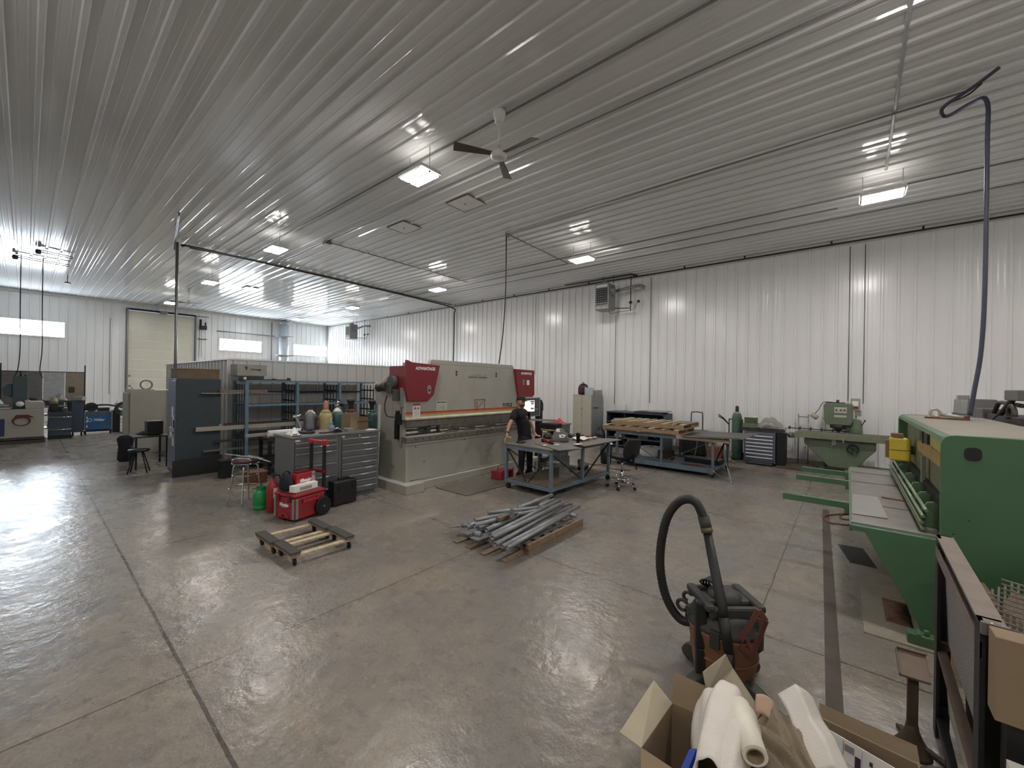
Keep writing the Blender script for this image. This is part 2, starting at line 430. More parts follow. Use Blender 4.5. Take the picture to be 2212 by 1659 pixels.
def make_fan():
    t = thing('ceiling_fan', 'white ceiling fan with brown blades hanging nearest, left of frame centre', 'fan', (-3.75, 4.15, 5.15))
    b = MB(); b.lathe([(.09, .62), (.085, .58), (.055, .46), (.05, .46)], n=20); b.build('canopy', M_white, t)
    b = MB(); b.cyl((0, 0, .1), (0, 0, .47), .012); b.build('downrod', M_white, t)
    b = MB(); b.lathe([(.03, .14), (.04, .08), (.1, .06), (.115, .02), (.11, -.02), (.08, -.035), (.01, -.04)], n=24); b.build('motor', M_white, t)
    mb = mat('fan_blade', '5a5046', .5)
    for k in range(3):
        a = math.radians(240+120*k)
        b = MB(); b.at(rz=a, rx=.0)
        b.panel([(.1, -.035, .01), (.62, -.075, -.015), (.64, .06, .025), (.1, .035, .025)], .008)
        b.build('blade', mb, t)
    return t
F0 = make_fan()
F1 = dup(F0, (-21.26, 4.33, 5.15), .5, 'far ceiling fan in front of the overhead door'); F1['category'] = 'fan'
for ch in [x for x in bpy.data.objects if x.parent == F1 and x.name.startswith('blade')]: pass

M_hatch = mat('ceiling_hatch', 'dcd8d4', .35, var=.03)
for i, (x0, y0, l) in enumerate([(-8.68, 5.6, 'square ceiling hatch left of the pair below the near lamp'), (-6.52, 5.6, 'square ceiling hatch right of the pair, nearest the fan'), (-19.35, 5.66, 'far ceiling hatch inside the bright window glare')]):
    t = thing('ceiling_hatch', l, 'hatch', (x0, y0, 5.732))
    b = MB(); b.bx(0, .64, 0, .53, .035, .058); b.build('hatch_panel', M_hatch, t)
    b = MB()
    for q in ((-.012, 0, -.012, .542), (.64, .652, -.012, .542), (0, .64, -.012, 0), (0, .64, .53, .542)): b.bx(q[0], q[1], q[2], q[3], .03, .058)
    b.build('hatch_frame', M_conduit, t)
    b = MB(); b.cyl((.3, .26, .025), (.3, .26, .034), .015); b.build('latch', M_dsteel, t)

def pipe(name, label, cat, pts, r, m, n=8, smooth=0):
    b = MB(); b.tube(arc(pts, smooth) if smooth else pts, r, n); return tag(b.build(name, m), label, cat)
zc = 5.76
M_gas = mat('black_gas_pipe', '2a2826', .5, .3)
t = thing('gas_pipe', 'long black gas pipe running along the top of the back wall', 'pipe', (0, 0, 0))
b = MB(); b.tube([(XF+.3, 13.12, 5.69), (XR-.2, 13.12, 5.69)], .02); b.build('run', M_gas, t)
for x in [7.2, 4.9, 3.1, 1.3, -.35, -2.3, -3.95, -5.6, -7.3, -9.07, -10.84, -12.68, -14.5, -16.3, -18.2, -20.2]:
    b = MB(); b.bx(x-.02, x+.02, 13.1, 13.23, 5.712, 5.725); b.bx(x-.02, x+.02, 13.09, 13.11, 5.712, 5.77); b.build('bracket', M_gas, t)
pipe('black_pipe', 'short black double pipe above the near unit heater', 'pipe', [(-8.2, 12.9, 5.74), (-5.6, 12.9, 5.74), (-5.45, 13.05, 5.7)], .025, M_gas)
tl = [('grey conduit running from the fan canopy along the middle lamp row', [(-27.5, 4.24, zc), (8, 4.24, zc)], .014),
      ('thin conduit running just behind the near ceiling fan', [(-16, 5.09, zc), (8, 5.09, zc)], .01),
      ('grey conduit from the cord drop to the thick right hose', [(-6.6, 7.64, zc), (1.1, 7.5, zc)], .013),
      ('outer conduit of the three beside the wall side lamps', [(-27.5, 9.95, zc), (8.5, 10.3, zc)], .014),
      ('middle conduit of the three beside the wall side lamps', [(-27.5, 10.6, zc), (-.2, 10.75, zc)], .012),
      ('conduit nearest the back wall of the three by the lamps', [(-20, 11.3, zc), (8.5, 11.4, zc)], .012),
      ('cross conduit from the cord drop toward the near heater', [(-6.6, 7.7, zc), (-6.7, 10.7, zc)], .014),
      ('cross conduit left of the cord drop, ending in a box', [(-10.85, 5.2, zc), (-10.9, 10.4, zc)], .014),
      ('wide pale grey strip crossing the ceiling to the right lamp', [(.42, 4.4, 5.785), (.47, 9.4, 5.785)], .022)]  # last entry: plain grey strip along the ceiling
for l, p, r in tl: pipe('ceiling_conduit', l, 'conduit', p, r, M_conduit if r < .02 else mat('ceiling_strip', 'a2a2a2', .5))
b = MB(); b.lathe([(.06, 0), (.06, .06), (.04, .09)], (-6.6, 7.68, 5.69)); tag(b.build('junction_box', M_conduit), 'round box where the long black cord drops from the ceiling', 'box')
b = MB(); b.bx(-10.95, -10.77, 5.08, 5.24, 5.68, 5.775); tag(b.build('junction_box', M_conduit), 'square box at the end of the left cross conduit', 'box')
# raceway bundle and the pole standing on the partition
t = thing('cable_raceway', 'dark bundle of pipes running across the ceiling from the partition pole to the back wall', 'conduit', (0, 0, 0))
for k, (dx, r, m) in enumerate(((0, .028, M_blackm), (.06, .02, M_conduit), (-.05, .018, M_conduit))):
    b = MB(); b.tube(arc([(-14.2+dx, 2.72, 5.66), (-14.2+dx, 2.95, 5.71), (-14.3+dx, 5.2, 5.72), (-14.45+dx, 8.7, 5.71), (-14.55+dx, 11.2, 5.68), (-14.6+dx, 13.05, 5.6), (-14.62+dx, 13.16, 5.2), (-14.62+dx, 13.16, 3.0)] if k == 0 else [(-14.2+dx, 2.7+.1*k, 5.68), (-14.3+dx, 5.2, 5.74), (-14.45+dx, 8.7, 5.74), (-14.6+dx, 13.0, 5.73)], 6), r, 8); b.build('pipe', m, t)
pipe('service_pole', 'grey vertical service pole rising from the partition corner to the ceiling', 'pole', [(-14.2, 2.62, .02), (-14.2, 2.62, 5.75)], .035, M_conduit, 10)
b = MB(); b.tube(arc([(-11.7, 2.18, 5.76), (-13.2, 2.42, 5.76), (-13.95, 2.53, 5.72), (-14.12, 2.55, 5.5)], 6), .02); tag(b.build('flexible_conduit', M_conduit), 'curved grey conduit sweeping into the top of the service pole', 'conduit')
# cord drops
M_cord = mat('black_cord', '1c1c1e', .6)
M_hose = mat('dark_blue_hose', '3c3c4c', .5)
pipe('power_cord', 'thin black cord hanging from the ceiling to the press brake top', 'cord', [(-6.62, 7.66, 5.7), (-6.63, 7.68, 4.4), (-6.68, 7.66, 3.3), (-6.75, 7.6, 2.5)], .014, M_cord, 8, 6)
pipe('drop_hose', 'thick dark hose looping off the ceiling and hanging down to the shear', 'hose', [(1.3, 7.1, 5.72), (1.12, 7.25, 5.66), (.9, 7.45, 5.62), (.95, 7.6, 5.56), (1.12, 7.3, 5.5), (1.2, 7.05, 5.35), (1.2, 7.0, 4.8), (1.2, 7.0, 3.3), (1.18, 7.0, 2.5), (1.13, 7.0, 2.0), (1.10, 7.0, 1.72)], .021, M_hose, 10, 6)
pipe('dangling_cord', 'thin loose cord beside the thick hose at the ceiling', 'cord', [(.95, 7.55, 5.7), (1.1, 7.4, 5.66), (1.2, 7.3, 5.7)], .01, M_cord, 6, 5)
for k, (y, l) in enumerate(((-.13, 'leftmost dark hose hanging from the ceiling at the left edge'), (.31, 'second dark hose hanging from the ceiling at the left edge'))):
    pipe('drop_hose', l, 'hose', [(-19.5, y, 5.74), (-19.5, y, 4.2), (-19.5, y+.01, 2.9), (-19.5, y-.03, 2.2+.0*k), (-19.5, y-.12 if k == 0 else y+.03, 1.95)], .012, M_cord, 8, 5)
for k, (p, q) in enumerate((((-19.9, -.25, 5.7), (-20.1, .9, 5.7)), ((-18.45, .2, 5.7), (-18.7, .9, 5.7)))):
    t = thing('hose_trolley', ('front' if k else 'rear')+' rail with a hose fitting under the bright part of the ceiling', 'rail')
    b = MB(); b.tube([p, q], .014); b.tube([(p[0]+.08, p[1], 5.74), (q[0]+.08, q[1], 5.74)], .014); b.build('rail', M_dsteel, t)
    b = MB(); b.lathe([(.05, -.08), (.07, 0), (.05, .06)], p); b.build('fitting', M_dsteel, t)
b = MB(); b.cyl((-22.2, .95, 5.5), (-22.2, .95, 5.77), .012); b.lathe([(.09, 0), (.07, .05), (.02, .06)], (-22.2, .95, 5.45)); tag(b.build('ceiling_sensor', M_dsteel), 'small round sensor hanging from the ceiling near the far left wall', 'sensor')

# wall conduits on the long wall
wc = [('thin conduit left of the near heater on the back wall', -9.8, 5.6, 2.4), ('twin conduit below the near heater', -6.3, 4.45, 1.35), ('left one of the two thin conduits reaching down behind the shelf unit', -5.05, 5.6, 1.45), ('left one of the pair of conduits above the milling machine', .02, 5.6, 1.7), ('right one of the pair of conduits above the milling machine', .31, 5.6, 1.65)]
for l, x, za, zb in wc: pipe('wall_conduit', l, 'conduit', [(x, 13.25, za), (x, 13.25, zb)], .009, M_conduit)

M_heat = mat('heater_grey', '8a8a86', .4, .2, var=.05)
def heater(x, y, label):
    t = thing('unit_heater', label, 'heater', (x, y, 4.5))
    b = MB(); b.bx(-.25, .25, 0, .5, .03, .9); b.build('cabinet', M_heat, t, .015)
    b = MB(); b.bx(-.21, .21, -.006, 0, .2, .74); b.build('grille_opening', M_black, t)
    for i in range(7):
        for j in range(6):
            b = MB(); cx = -.18+j*.07; cz = .225+i*.075
            b.prism([(cx-.02, cz), (cx+.02, cz), (cx+.012, cz+.035), (cx-.012, cz+.035)], 'y', -.02, -.004)
            b.build('louvre', M_heat if i else M_white, t)
    b = MB(); b.bx(-.2, .2, -.008, 0, .78, .86); b.bx(-.2, -.02, -.01, 0, .09, .11); b.bx(.03, .2, -.01, 0, .09, .11); b.build('nameplate', M_white, t)
    b = MB(); b.cyl((.25, .3, .65), (.34, .3, .65), .16, 18, .09); b.lathe([(.12, 0), (.15, .04), (.1, .1)], (0, .25, .9)); b.build('fan_housing', M_heat, t)
    b = MB(); b.tube([(.3, .5, .7), (.45, .5, .72), (.98, .5, .78)], .05, 12); b.tube(arc([(.98, .5, .78), (1.08, .52, .78), (1.12, .62, .78), (1.12, .8, .78)], 4), .055, 12); b.build('flue', M_steel, t)
    b = MB(); b.tube([(.2, .45, .12), (.7, .62, .1), (.72, .68, .12), (.72, .68, 1.18)], .015); b.tube([(.72, .68, .1), (.72, .68, .02)], .015); b.bx(.68, .76, .64, .72, .26, .34); b.build('gas_line', M_gas, t)
    b = MB(); b.tube(arc([(.1, .3, .04), (.15, .35, -.06), (.35, .55, .0), (.8, .72, .06), (.9, .76, .3)], 5), .007, 6); b.bx(.92, 1.0, .73, .77, .28, .36); b.build('wiring', M_cord, t)
    for s in (-.2, .2):
        b = MB(); b.tube([(s, .45, .9), (s, .45, 1.26)], .01, 6); b.build('hanger', M_dsteel, t)
    return t
heater(-6.34, 12.25, 'square grey unit heater with a louvred front hung high on the back wall, near one')
heater(-22.9, 12.2, 'small far unit heater hung near the far corner of the back wall')

# far wall hardware
t = thing('round_duct', 'tall pale round duct standing against the far wall between the two right windows', 'duct', (-27.2, 10.3, 0))
b = MB(); b.cyl((0, 0, 0), (0, 0, 5.5), .27, 24); b.build('duct_body', mat('duct_grey', 'a0a6aa', .4, .2), t)
for z in (3.55, 4.72):
    b = MB(); b.bx(-.1, .35, -.45, .45, z-.02, z+.03); b.build('support_strap', M_heat, t)
b = MB(); b.lathe([(.2, 5.5), (.3, 5.52), (.3, 5.6), (.12, 5.7), (.12, 5.78)]); b.build('cap', M_heat, t)
pipe('wall_conduit', 'horizontal grey conduit above the middle far window', 'conduit', [(XF+.12, 6.9, 4.75), (XF+.12, 10.0, 4.75)], .03, M_conduit)
pipe('wall_conduit', 'vertical conduit beside the round duct on the far wall', 'conduit', [(XF+.1, 9.75, 5.6), (XF+.1, 9.75, 2.5)], .025, M_conduit)
pipe('wall_conduit', 'thin vertical conduit left of the overhead door', 'conduit', [(XF+.06, 2.6, 4.9), (XF+.06, 2.6, 1.2)], .011, M_conduit)
# ------------------------------------------------------------------ press brake
M_btext = mat('black_print', '141414', .6); M_wtext = mat('white_print', 'e8e8e8', .5)
M_pbred = mat('press_red', '7c2029', .4, var=.05); M_die = mat('die_steel', '7c776e', .42, .4, var=.2, scale=12)
def press_brake():
    t = thing('press_brake', 'large grey-beige press brake with red end covers standing on the floor behind the worker', 'press', (-6.15, 4.4, 0))
    # local: x towards the camera side (front), y along the machine
    def side(y0, y1):
        b = MB(); b.prism([(-.92, .04), (.0, .04), (-.02, .9), (-.14, 1.0), (-.14, 1.25), (-.12, 2.28), (-.5, 2.24), (-.7, 2.08), (-1.08, 1.82), (-1.02, 1.56), (-.84, 1.56), (-.9, .5)], 'y', y0, y1)
        return b.build('side_frame', M_beige, t, .012)
    s1 = side(.03, .12); side(3.62, 3.71)
    b = MB(); b.cyl((-.42, .029, .42), (-.42, .02, .42), .055, 18); b.cyl((-.42, .02, .42), (-.42, .015, .42), .04, 18); b.build('port_plate', M_heat, s1)
    b = MB(); b.bx(-.115, -.02, .0, 3.8, 1.31, 2.36); b.prism([(.55, 2.36), (.58, 2.43), (.62, 2.45), (3.02, 2.45), (3.06, 2.43), (3.1, 2.36)], 'x', -.115, -.02)
    ram = b.build('ram', M_beige, t, .008)
    for z0, z1, m in ((1.425, 1.45, mat('stripe_red', 'b03a26', .5)), (1.395, 1.42, mat('stripe_orange', 'c07a40', .5)), (1.37, 1.39, mat('stripe_tan', 'c8b070', .5))):
        b = MB(); b.bx(-.02, -.017, .01, 3.79, z0, z1); b.build('stripe', m, ram)
    b = MB(); b.prism([(-.015, 1.31), (.02, 1.31), (.02, 1.335), (-.015, 1.36)], 'y', .0, 3.8); b.build('lip', mat('pale_lip', 'b5b09c', .4), ram)
    def cover(pts, nm):
        b = MB(); b.prism(pts, 'x', -.02, .05); o = b.build('end_cover', M_pbred, t, .01); o['label'] = nm; return o
    cl = cover([(-.02, 1.83), (.02, 1.66), (.47, 1.65), (.61, 1.77), (.75, 2.34), (.1, 2.37), (-.02, 2.41)], 'red cover at the left end')
    cr = cover([(3.07, 2.36), (3.83, 2.35), (3.85, 1.74), (3.75, 1.66), (3.23, 1.67)], 'red cover at the right end')
    b = MB(); b.bx(-.5, -.021, -.015, .029, 1.85, 2.3); b.build('cover_side', M_pbred, cl)
    b = MB()
    for zc_ in (1.87,):
        b.lathe([(.055, -.003), (.055, .003)], (0, 0, 0), 20)
    b.bm.free()
    b = MB(); b.prism([(.49+.045*math.cos(a), 1.87+.045*math.sin(a)+(.04 if math.sin(a) > 0 else -.04)) for a in [2*PI*k/24 for k in range(24)]], 'x', .05, .054); b.build('sight_plate', M_heat, cl)
    b = MB(); b.cyl((.054, .49, 1.855), (.06, .49, 1.855), .022, 16); b.build('sight_hole', M_black, cl)
    text('ADVANTAGE', .08, face_x(.052, .40, 2.26), M_wtext, cl, bold=.002, sx=.95)
    text('ADVANTAGE', .075, face_x(.052, 3.5, 2.26), M_wtext, cr, bold=.002, sx=.95)
    b = MB(); b.bx(.05, .054, 3.52, 3.62, 1.98, 2.1); b.build('label_plate', M_paper, cr)
    b = MB(); b.bx(.05, .054, 3.36, 3.42, 1.98, 2.12); b.build('label_plate', M_heat, cr)
    o = text('accurpress', .125, face_x(-.017, 1.86, 2.19), mat('plate_letter', 'b8b4aa', .35, .5), ram, 'name_letters', ext=.004, bold=.003, shear=.2)
    b = MB(); b.bx(-.02, -.016, 1.58, 1.84, 2.125, 2.135); b.bx(-.02, -.016, 1.90, 2.16, 2.125, 2.135); b.build('name_underline', M_black, ram)
    text('717512', .115, face_x(-.018, 2.87, 1.50), M_btext, ram, bold=.003)
    for y, m in ((1.24, M_black), (2.46, M_black)):
        for dz in (-.025, .03):
            b = MB(); b.cyl((-.02, y, 2.2+dz), (-.012, y, 2.2+dz), .022, 12); b.build('bolt_hole', M_black, ram)
    for (y0, y1, z0, z1, m, n) in ((.17, .34, 1.36, 1.6, M_paper, 'warning_label'), (.72, 1.0, 1.45, 1.65, mat('faded_label', 'b8b5a8', .6), 'data_label')):
        b = MB(); b.bx(-.02, -.0155, y0, y1, z0, z1); o = b.build(n, m, ram)
        b = MB()
        if n[0] == 'w': b.bx(-.0155, -.014, y0, y1, z1-.03, z1)
        else: b.bx(-.0155, -.014, y0+.02, y1-.02, z1-.04, z1-.025)
        b.build('label_heading', mat('label_red', 'b02a20', .5) if n[0] == 'w' else M_btext, o)
        b = MB()
        if n[0] == 'w':
            b.prism([(y0+.02, z1-.1), (y0+.05, z1-.04), (y0+.08, z1-.1)], 'x', -.0155, -.014); b.prism([(y0+.09, z1-.1), (y0+.12, z1-.05), (y0+.15, z1-.1)], 'x', -.0155, -.014)
            for k in range(5): b.bx(-.0155, -.0145, y0+.03, y1-.03, z0+.015+k*.02, z0+.02+k*.02)
        else:
            for k in range(3): b.bx(-.0155, -.0145, y0+.05, y1-.05, z0+.03+k*.03, z0+.036+k*.03)
        b.build('label_print', mat('grey_print', '7a7870', .6), o)
    b = MB()
    M_bp = mat('brown_print', '86684e', .6)
    for q in ((1.78, 2.1, 1.64, 1.66), (1.78, 1.8, 1.45, 1.66), (2.08, 2.1, 1.45, 1.66)): b.bx(-.02, -.017, *q)
    b.prism([(1.85, 1.45), (1.88, 1.45), (2.05, 1.6), (2.02, 1.61)], 'x', -.02, -.018); b.prism([(1.84, 1.45), (1.84, 1.6), (1.87, 1.6), (1.87, 1.45)], 'x', -.02, -.0175)
    b.build('faded_mark', M_bp, ram)
    # tooling on the ram
    b = MB(); b.bx(-.1, -.035, .05, 3.75, 1.17, 1.309); b.build('tool_holder', M_die, t, .004)
    for k in range(9):
        y = .85+k*.31
        b = MB(); b.prism([(-.09, 1.17), (-.045, 1.17), (-.045, 1.12), (-.067, 1.07), (-.075, 1.07), (-.09, 1.12)], 'y', y, y+.305); b.build('punch', M_die, t)
    # bed
    b = MB(); b.bx(-.12, -.02, .06, 3.68, .19, .89); b.bx(-.06, .01, .02, 3.72, .84, .9); bed = b.build('bed', M_beige, t, .008)
    for y, z in ((.25, .8), (.45, .5), (1.5, .82)):
        b = MB(); b.cyl((-.02, y, z), (-.015, y, z), .012, 10); b.build('bolt', M_black, bed)
    b = MB(); b.bx(-.14, .05, .0, 3.72, .9, 1.0); b.bx(-.1, .0, .9, 3.6, 1.0, 1.012); dh = b.build('die_holder', M_die, t, .004)
    for k in range(22):
        b = MB(); b.cyl((.05, .2+k*.16, .95), (.056, .2+k*.16, .95), .012, 10); b.build('socket_screw', M_black, dh)
    for k in range(5):
        b = MB(); b.bx(-.09, -.02, 1.0+k*.5, 1.3+k*.5, 1.012, 1.025); b.build('die', M_dsteel, dh)
    # base
    b = MB(); b.bx(-1.1, .2, -.1, .3, .0, .17); b.bx(-1.0, .05, .3, 3.8, .0, .15); b.bx(-1.1, .2, 3.55, 3.95, 0, .17); b.build('base', M_beige, t, .01)
    # back gauge
    b = MB(); b.tube([(-.5, .2, 1.05), (-.5, 3.6, 1.05)], .025, 10); b.bx(-.62, -.55, .2, 3.6, .92, .98)
    for y in (.8, 1.6, 2.1, 2.8): b.bx(-.7, -.4, y, y+.1, .98, 1.12); b.cyl((-.5, y+.05, 1.1), (-.5, y+.05, 1.17), .03, 10)
    b.build('back_gauge', M_steel, t)
    b = MB(); b.bx(-.6, -.4, .25, 1.15, 1.1, 1.16); b.bx(-.46, -.4, 1.1, 1.15, .95, 1.15); b.build('gauge_cylinder', M_blue, t)
    # hydraulic drive at the left
    b = MB(); b.cyl((-.72, -.1, 1.9), (-.42, -.1, 1.92), .085, 18); b.build('motor', M_dsteel, t)
    b = MB(); b.cyl((-.76, -.1, 1.9), (-.72, -.1, 1.9), .095, 18); b.build('motor_cover', mat('pale_grey', 'a8a8a0', .4), t)
    b = MB(); b.cyl((-.32, -.03, 2.0), (-.32, -.12, 2.0), .12, 20); b.bx(-.42, -.28, -.14, .02, 1.8, 1.98); b.bx(-.25, -.16, -.12, .02, 1.66, 1.86); b.build('valve_block', mat('valve_grey', '56564f', .5, .3), t, .01)
    b = MB(); b.tube(arc([(-.4, -.13, 1.75), (-.42, -.16, 1.55), (-.34, -.16, 1.38), (-.2, -.1, 1.36)], 6), .012, 8); b.build('cable', M_cord, t)
    b = MB(); b.bx(-.24, -.12, -.06, .02, 1.22, 1.42); b.bx(-.27, -.19, -.05, .02, .95, 1.3); b.cyl((-.2, -.06, 1.45), (-.2, .02, 1.45), .03, 12); b.build('position_sensor', M_blackm, t, .006)
    b = MB(); b.bx(-.145, -.125, -.02, .03, .8, 1.75); b.build('sensor_rail', M_heat, t)
    b = MB(); b.bx(-.12, -.05, -.04, .03, 1.55, 1.9); b.build('clamp_bracket', M_heat, t)
    # pendant control at the right end
    b = MB(); b.bx(.02, .14, 3.28, 3.98, 1.2, 1.68); pn = b.build('control_panel', mat('panel_frame', 'b0b4b4', .35, .4), t, .01)
    b = MB(); b.bx(.14, .146, 3.3, 3.94, 1.22, 1.655); b.build('panel_face', mat('panel_slate', '4c555c', .5), pn)
    b = MB(); b.bx(.146, .15, 3.3, 3.72, 1.33, 1.6); b.build('screen', mat('lit_screen', 'ffffff', .3, emit=(1, .86, .76), estr=1.2), pn)
    b = MB(); b.bx(.15, .1515, 3.56, 3.7, 1.38, 1.42); b.bx(.15, .1515, 3.54, 3.71, 1.55, 1.59); b.bx(.15, .1515, 3.57, 3.69, 1.5, 1.54); b.build('screen_window', mat('screen_grey', '9a8f88', .5), pn)
    for y in (3.79, 3.85):
        b = MB(); b.cyl((.146, y, 1.38), (.156, y, 1.38), .01, 10); b.build('button', M_white, pn)
    text('~', .05, face_x(.148, 3.5, 1.63), M_wtext, pn) if False else None
    b = MB(); b.bx(-.1, .02, 4.0, 4.25, 1.28, 1.55); b.prism([(3.99, 1.55), (4.08, 1.62), (4.24, 1.6), (4.32, 1.5), (4.32, 1.32), (4.25, 1.26)], 'x', -.14, .0); b.build('rear_housing', M_black, t, .01)
    b = MB(); b.bx(-.12, .02, 4.12, 4.26, .1, 1.28); b.bx(-.25, .2, 4.05, 4.35, .0, .12); b.build('pedestal', M_black, t, .006)
    b = MB(); b.bx(.04, .1, 3.56, 3.64, .2, 1.2); b.build('arm_post', mat('olive_post', '6a6450', .5), t)
    b = MB(); b.bar((.08, 3.62, 1.12), (.55, 4.1, 1.10), .03, .05); b.build('swing_arm', M_heat, t)
    return t
press_brake()
b = MB(); b.bx(-6.0, -5.15, 5.0, 6.75, .001, .018); tag(b.build('floor_mat', mat('grey_mat', '645e55', .85, bump=.3), bevel=.004), 'flat grey-brown anti-fatigue mat on the floor in front of the press brake', 'mat')

# ------------------------------------------------------------------ drawer cabinets
def drawer_unit(t, name, x0, x1, y0, y1, z0, z1, rows, m, mh, axis='x', tags=True):
    """housing with drawers on the +x face (axis x) or the -y face (axis y); rows = list of (z_bottom, z_top)"""
    b = MB(); b.bx(x0, x1, y0, y1, z0+.07, z1); b.bx(x0+.03, x1-.06, y0+.03, y1-.03, z0, z0+.07)
    h = b.build('housing', m, t, .004)
    for k, (a, c) in enumerate(rows):
        b = MB(); g = .004
        if axis == 'x': b.bx(x1, x1+.014, y0+.045, y1-.045, a+g, c-g)
        else: b.bx(x0+.045, x1-.045, y0-.014, y0, a+g, c-g)
        d = b.build('drawer', m, t, .002)
        b = MB(); zt = c-.008
        if axis == 'x': b.prism([(x1+.014, zt), (x1+.034, zt-.005), (x1+.034, zt-.022), (x1+.014, zt-.03)], 'y', y0+.05, y1-.05)
        else: b.prism([(y0-.014, zt), (y0-.034, zt-.005), (y0-.034, zt-.022), (y0-.014, zt-.03)], 'x', x0+.05, x1-.05)
        b.build('handle', mh, d)
        if tags and k % 4 != 3:
            b = MB()
            if axis == 'x': ym = y0+(y1-y0)*(.52+.05*((k*7) % 3)); b.bx(x1+.0345, x1+.036, ym, ym+.14, zt-.021, zt-.007)
            b.build('drawer_tag', M_paper, d)
    b = MB()
    if axis == 'x': b.bx(x1-.001, x1+.004, y0+.04, y1-.04, rows[0][0] if rows[0][0] < rows[-1][0] else rows[-1][0], max(r[1] for r in rows)); b.build('drawer_gap', M_black, h)
    else: b.bx(x0+.04, x1-.04, y0-.004, y0+.001, min(r[0] for r in rows), max(r[1] for r in rows)); b.build('drawer_gap', M_black, h)
M_cab = mat('cabinet_grey', '6c6e70', .42, .2, var=.06); M_hand = mat('aluminium_handle', 'b4b5b4', .3, .8, var=.05)
t = thing('drawer_cabinet', 'grey six drawer steel cabinet behind the red tool box, left of the pair', 'cabinet', (-6.55, 2.62, 0))
zs = [1.04, .97, .87, .665, .46, .255, .08]
drawer_unit(t, 'a', -.66, 0, .0, .745, 0, 1.095, [(zs[i+1], zs[i]) for i in range(6)], M_cab, M_hand)
b = MB(); b.bx(0, .003, .05, .12, 1.05, 1.075); b.build('name_plate', M_paper, t)
t = thing('drawer_cabinet', 'grey steel cabinet with nine shallow drawers next to the press brake', 'cabinet', (-6.55, 3.37, 0))
drawer_unit(t, 'b', -.66, 0, .0, .745, 0, 1.095, [(1.04-(i+1)*.106, 1.04-i*.106) for i in range(9)], M_cab, M_hand)
b = MB(); b.bx(0, .003, .05, .1, 1.05, 1.075); b.cyl((0, .37, 1.06), (.006, .37, 1.06), .012, 12); b.build('name_plate', M_paper, t)
b = MB(); b.bx(-7.23, -6.53, 2.60, 4.13, 1.097, 1.13); tag(b.build('worktop', mat('worktop_grey', '7a7a7a', .4, .2), bevel=.004), 'thin grey steel worktop lying across the pair of drawer cabinets', 'worktop')

# things on that worktop (surface z = 1.13)
ZT = 1.131
t = thing('tool_stand', 'grey tool stand with a round base at the left end of the grey worktop', 'tool', (-6.9, 2.99, ZT))
b = MB(); b.lathe([(.13, 0), (.13, .035), (.05, .04)], n=24); b.build('base', M_black, t)
b = MB(); b.tube(arc([(-.02, -.06, .04), (-.03, -.12, .2), (-.02, -.16, .27), (0, -.18, .28)], 5), .015, 8); b.cyl((0, -.22, .28), (0, -.1, .29), .02, 12); b.build('bent_arm', M_chrome, t)
b = MB(); b.lathe([(.055, .04), (.065, .1), (.06, .18), (.065, .26), (.055, .33), (.02, .36)], (.0, .05, 0), 16); b.build('body', mat('grey_casting', '6e6e72', .6), t)
t = thing('cloth', 'crumpled white rag with chrome fittings at the left corner of the grey worktop', 'cloth', (-6.75, 2.72, ZT))
b = MB(); b.sheet(lambda u, v: ((u-.5)*.3, (v-.5)*.18, .09*math.sin(PI*u)*math.sin(PI*v)*(1+.4*math.sin(9*u+5*v))+.003+.01*abs(math.sin(13*u)*math.cos(11*v))), 14, 10, .003); b.build('rag', M_paper, t)
b = MB(); b.tube([(.1, -.05, .02), (.17, .06, .02)], .018, 10); b.tube([(.16, -.08, .02), (.2, .03, .02)], .015, 10); b.build('fitting', M_chrome, t)
t = thing('water_bottle', 'clear plastic water bottle with a white cap on the grey worktop', 'bottle', (-6.8, 3.35, ZT))
Mpl = mat('clear_plastic', 'c8d8e4', .12, trans=.75, var=.02)
b = MB(); b.lathe([(.03, 0), (.034, .01), (.034, .12), (.031, .13), (.034, .14), (.03, .17), (.013, .2), (.013, .21)], n=18); b.build('body', Mpl, t)
b = MB(); b.lathe([(.0145, .205), (.0145, .225)], n=14); b.build('cap', M_white, t)
b = MB(); b.lathe([(.0345, .075), (.0345, .125)], n=18, cap=False); b.build('label_band', mat('bottle_label', '8fa8c8', .5), t)
t = thing('cardboard_box', 'open brown cardboard box with a torn front on the grey worktop', 'box', (-6.93, 3.86, ZT), .12)
for q in ((-.13, .13, -.19, -.185, 0, .27), (-.13, .13, .185, .19, 0, .21), (-.13, -.125, -.185, .185, 0, .29), (.125, .13, -.05, .185, 0, .15), (-.125, .125, -.185, .185, 0, .005)):
    b = MB(); b.bx(*q); b.build('side', M_card, t)
b = MB(); b.panel([(.13, -.05, .15), (.13, .185, .15), (.23, .21, .17), (.22, -.03, .17)], .004); b.build('flap', M_card, t)
b = MB(); b.panel([(.125, -.185, 0), (.125, -.05, 0), (.125, -.05, .15), (.125, -.185, .26)], .004); b.build('side', M_card, t)
t = thing('tape_dispenser', 'small black tape dispenser beside the water bottle on the grey worktop', 'tape dispenser', (-6.64, 3.34, ZT), .1)
b = MB(); b.prism([(-.02, 0), (.13, 0), (.12, .025), (.04, .075), (0, .06)], 'x', -.025, .025); b.build('body', M_black, t, .003)
b = MB(); b.torus((0, .04, .05), .025, .012, 'x'); b.build('tape_roll', M_paper, t)
b = MB(); b.bx(-6.72, -6.58, 3.53, 3.65, ZT, ZT+.06); tag(b.build('storage_box', M_heat, bevel=.004), 'small dull grey box right of the tape dispenser on the worktop', 'box')
b = MB(); b.bx(-6.72, -6.6, 3.93, 4.11, ZT, ZT+.004); tag(b.build('paper_sheet', M_paper), 'white paper sheet at the right end of the grey worktop', 'paper')
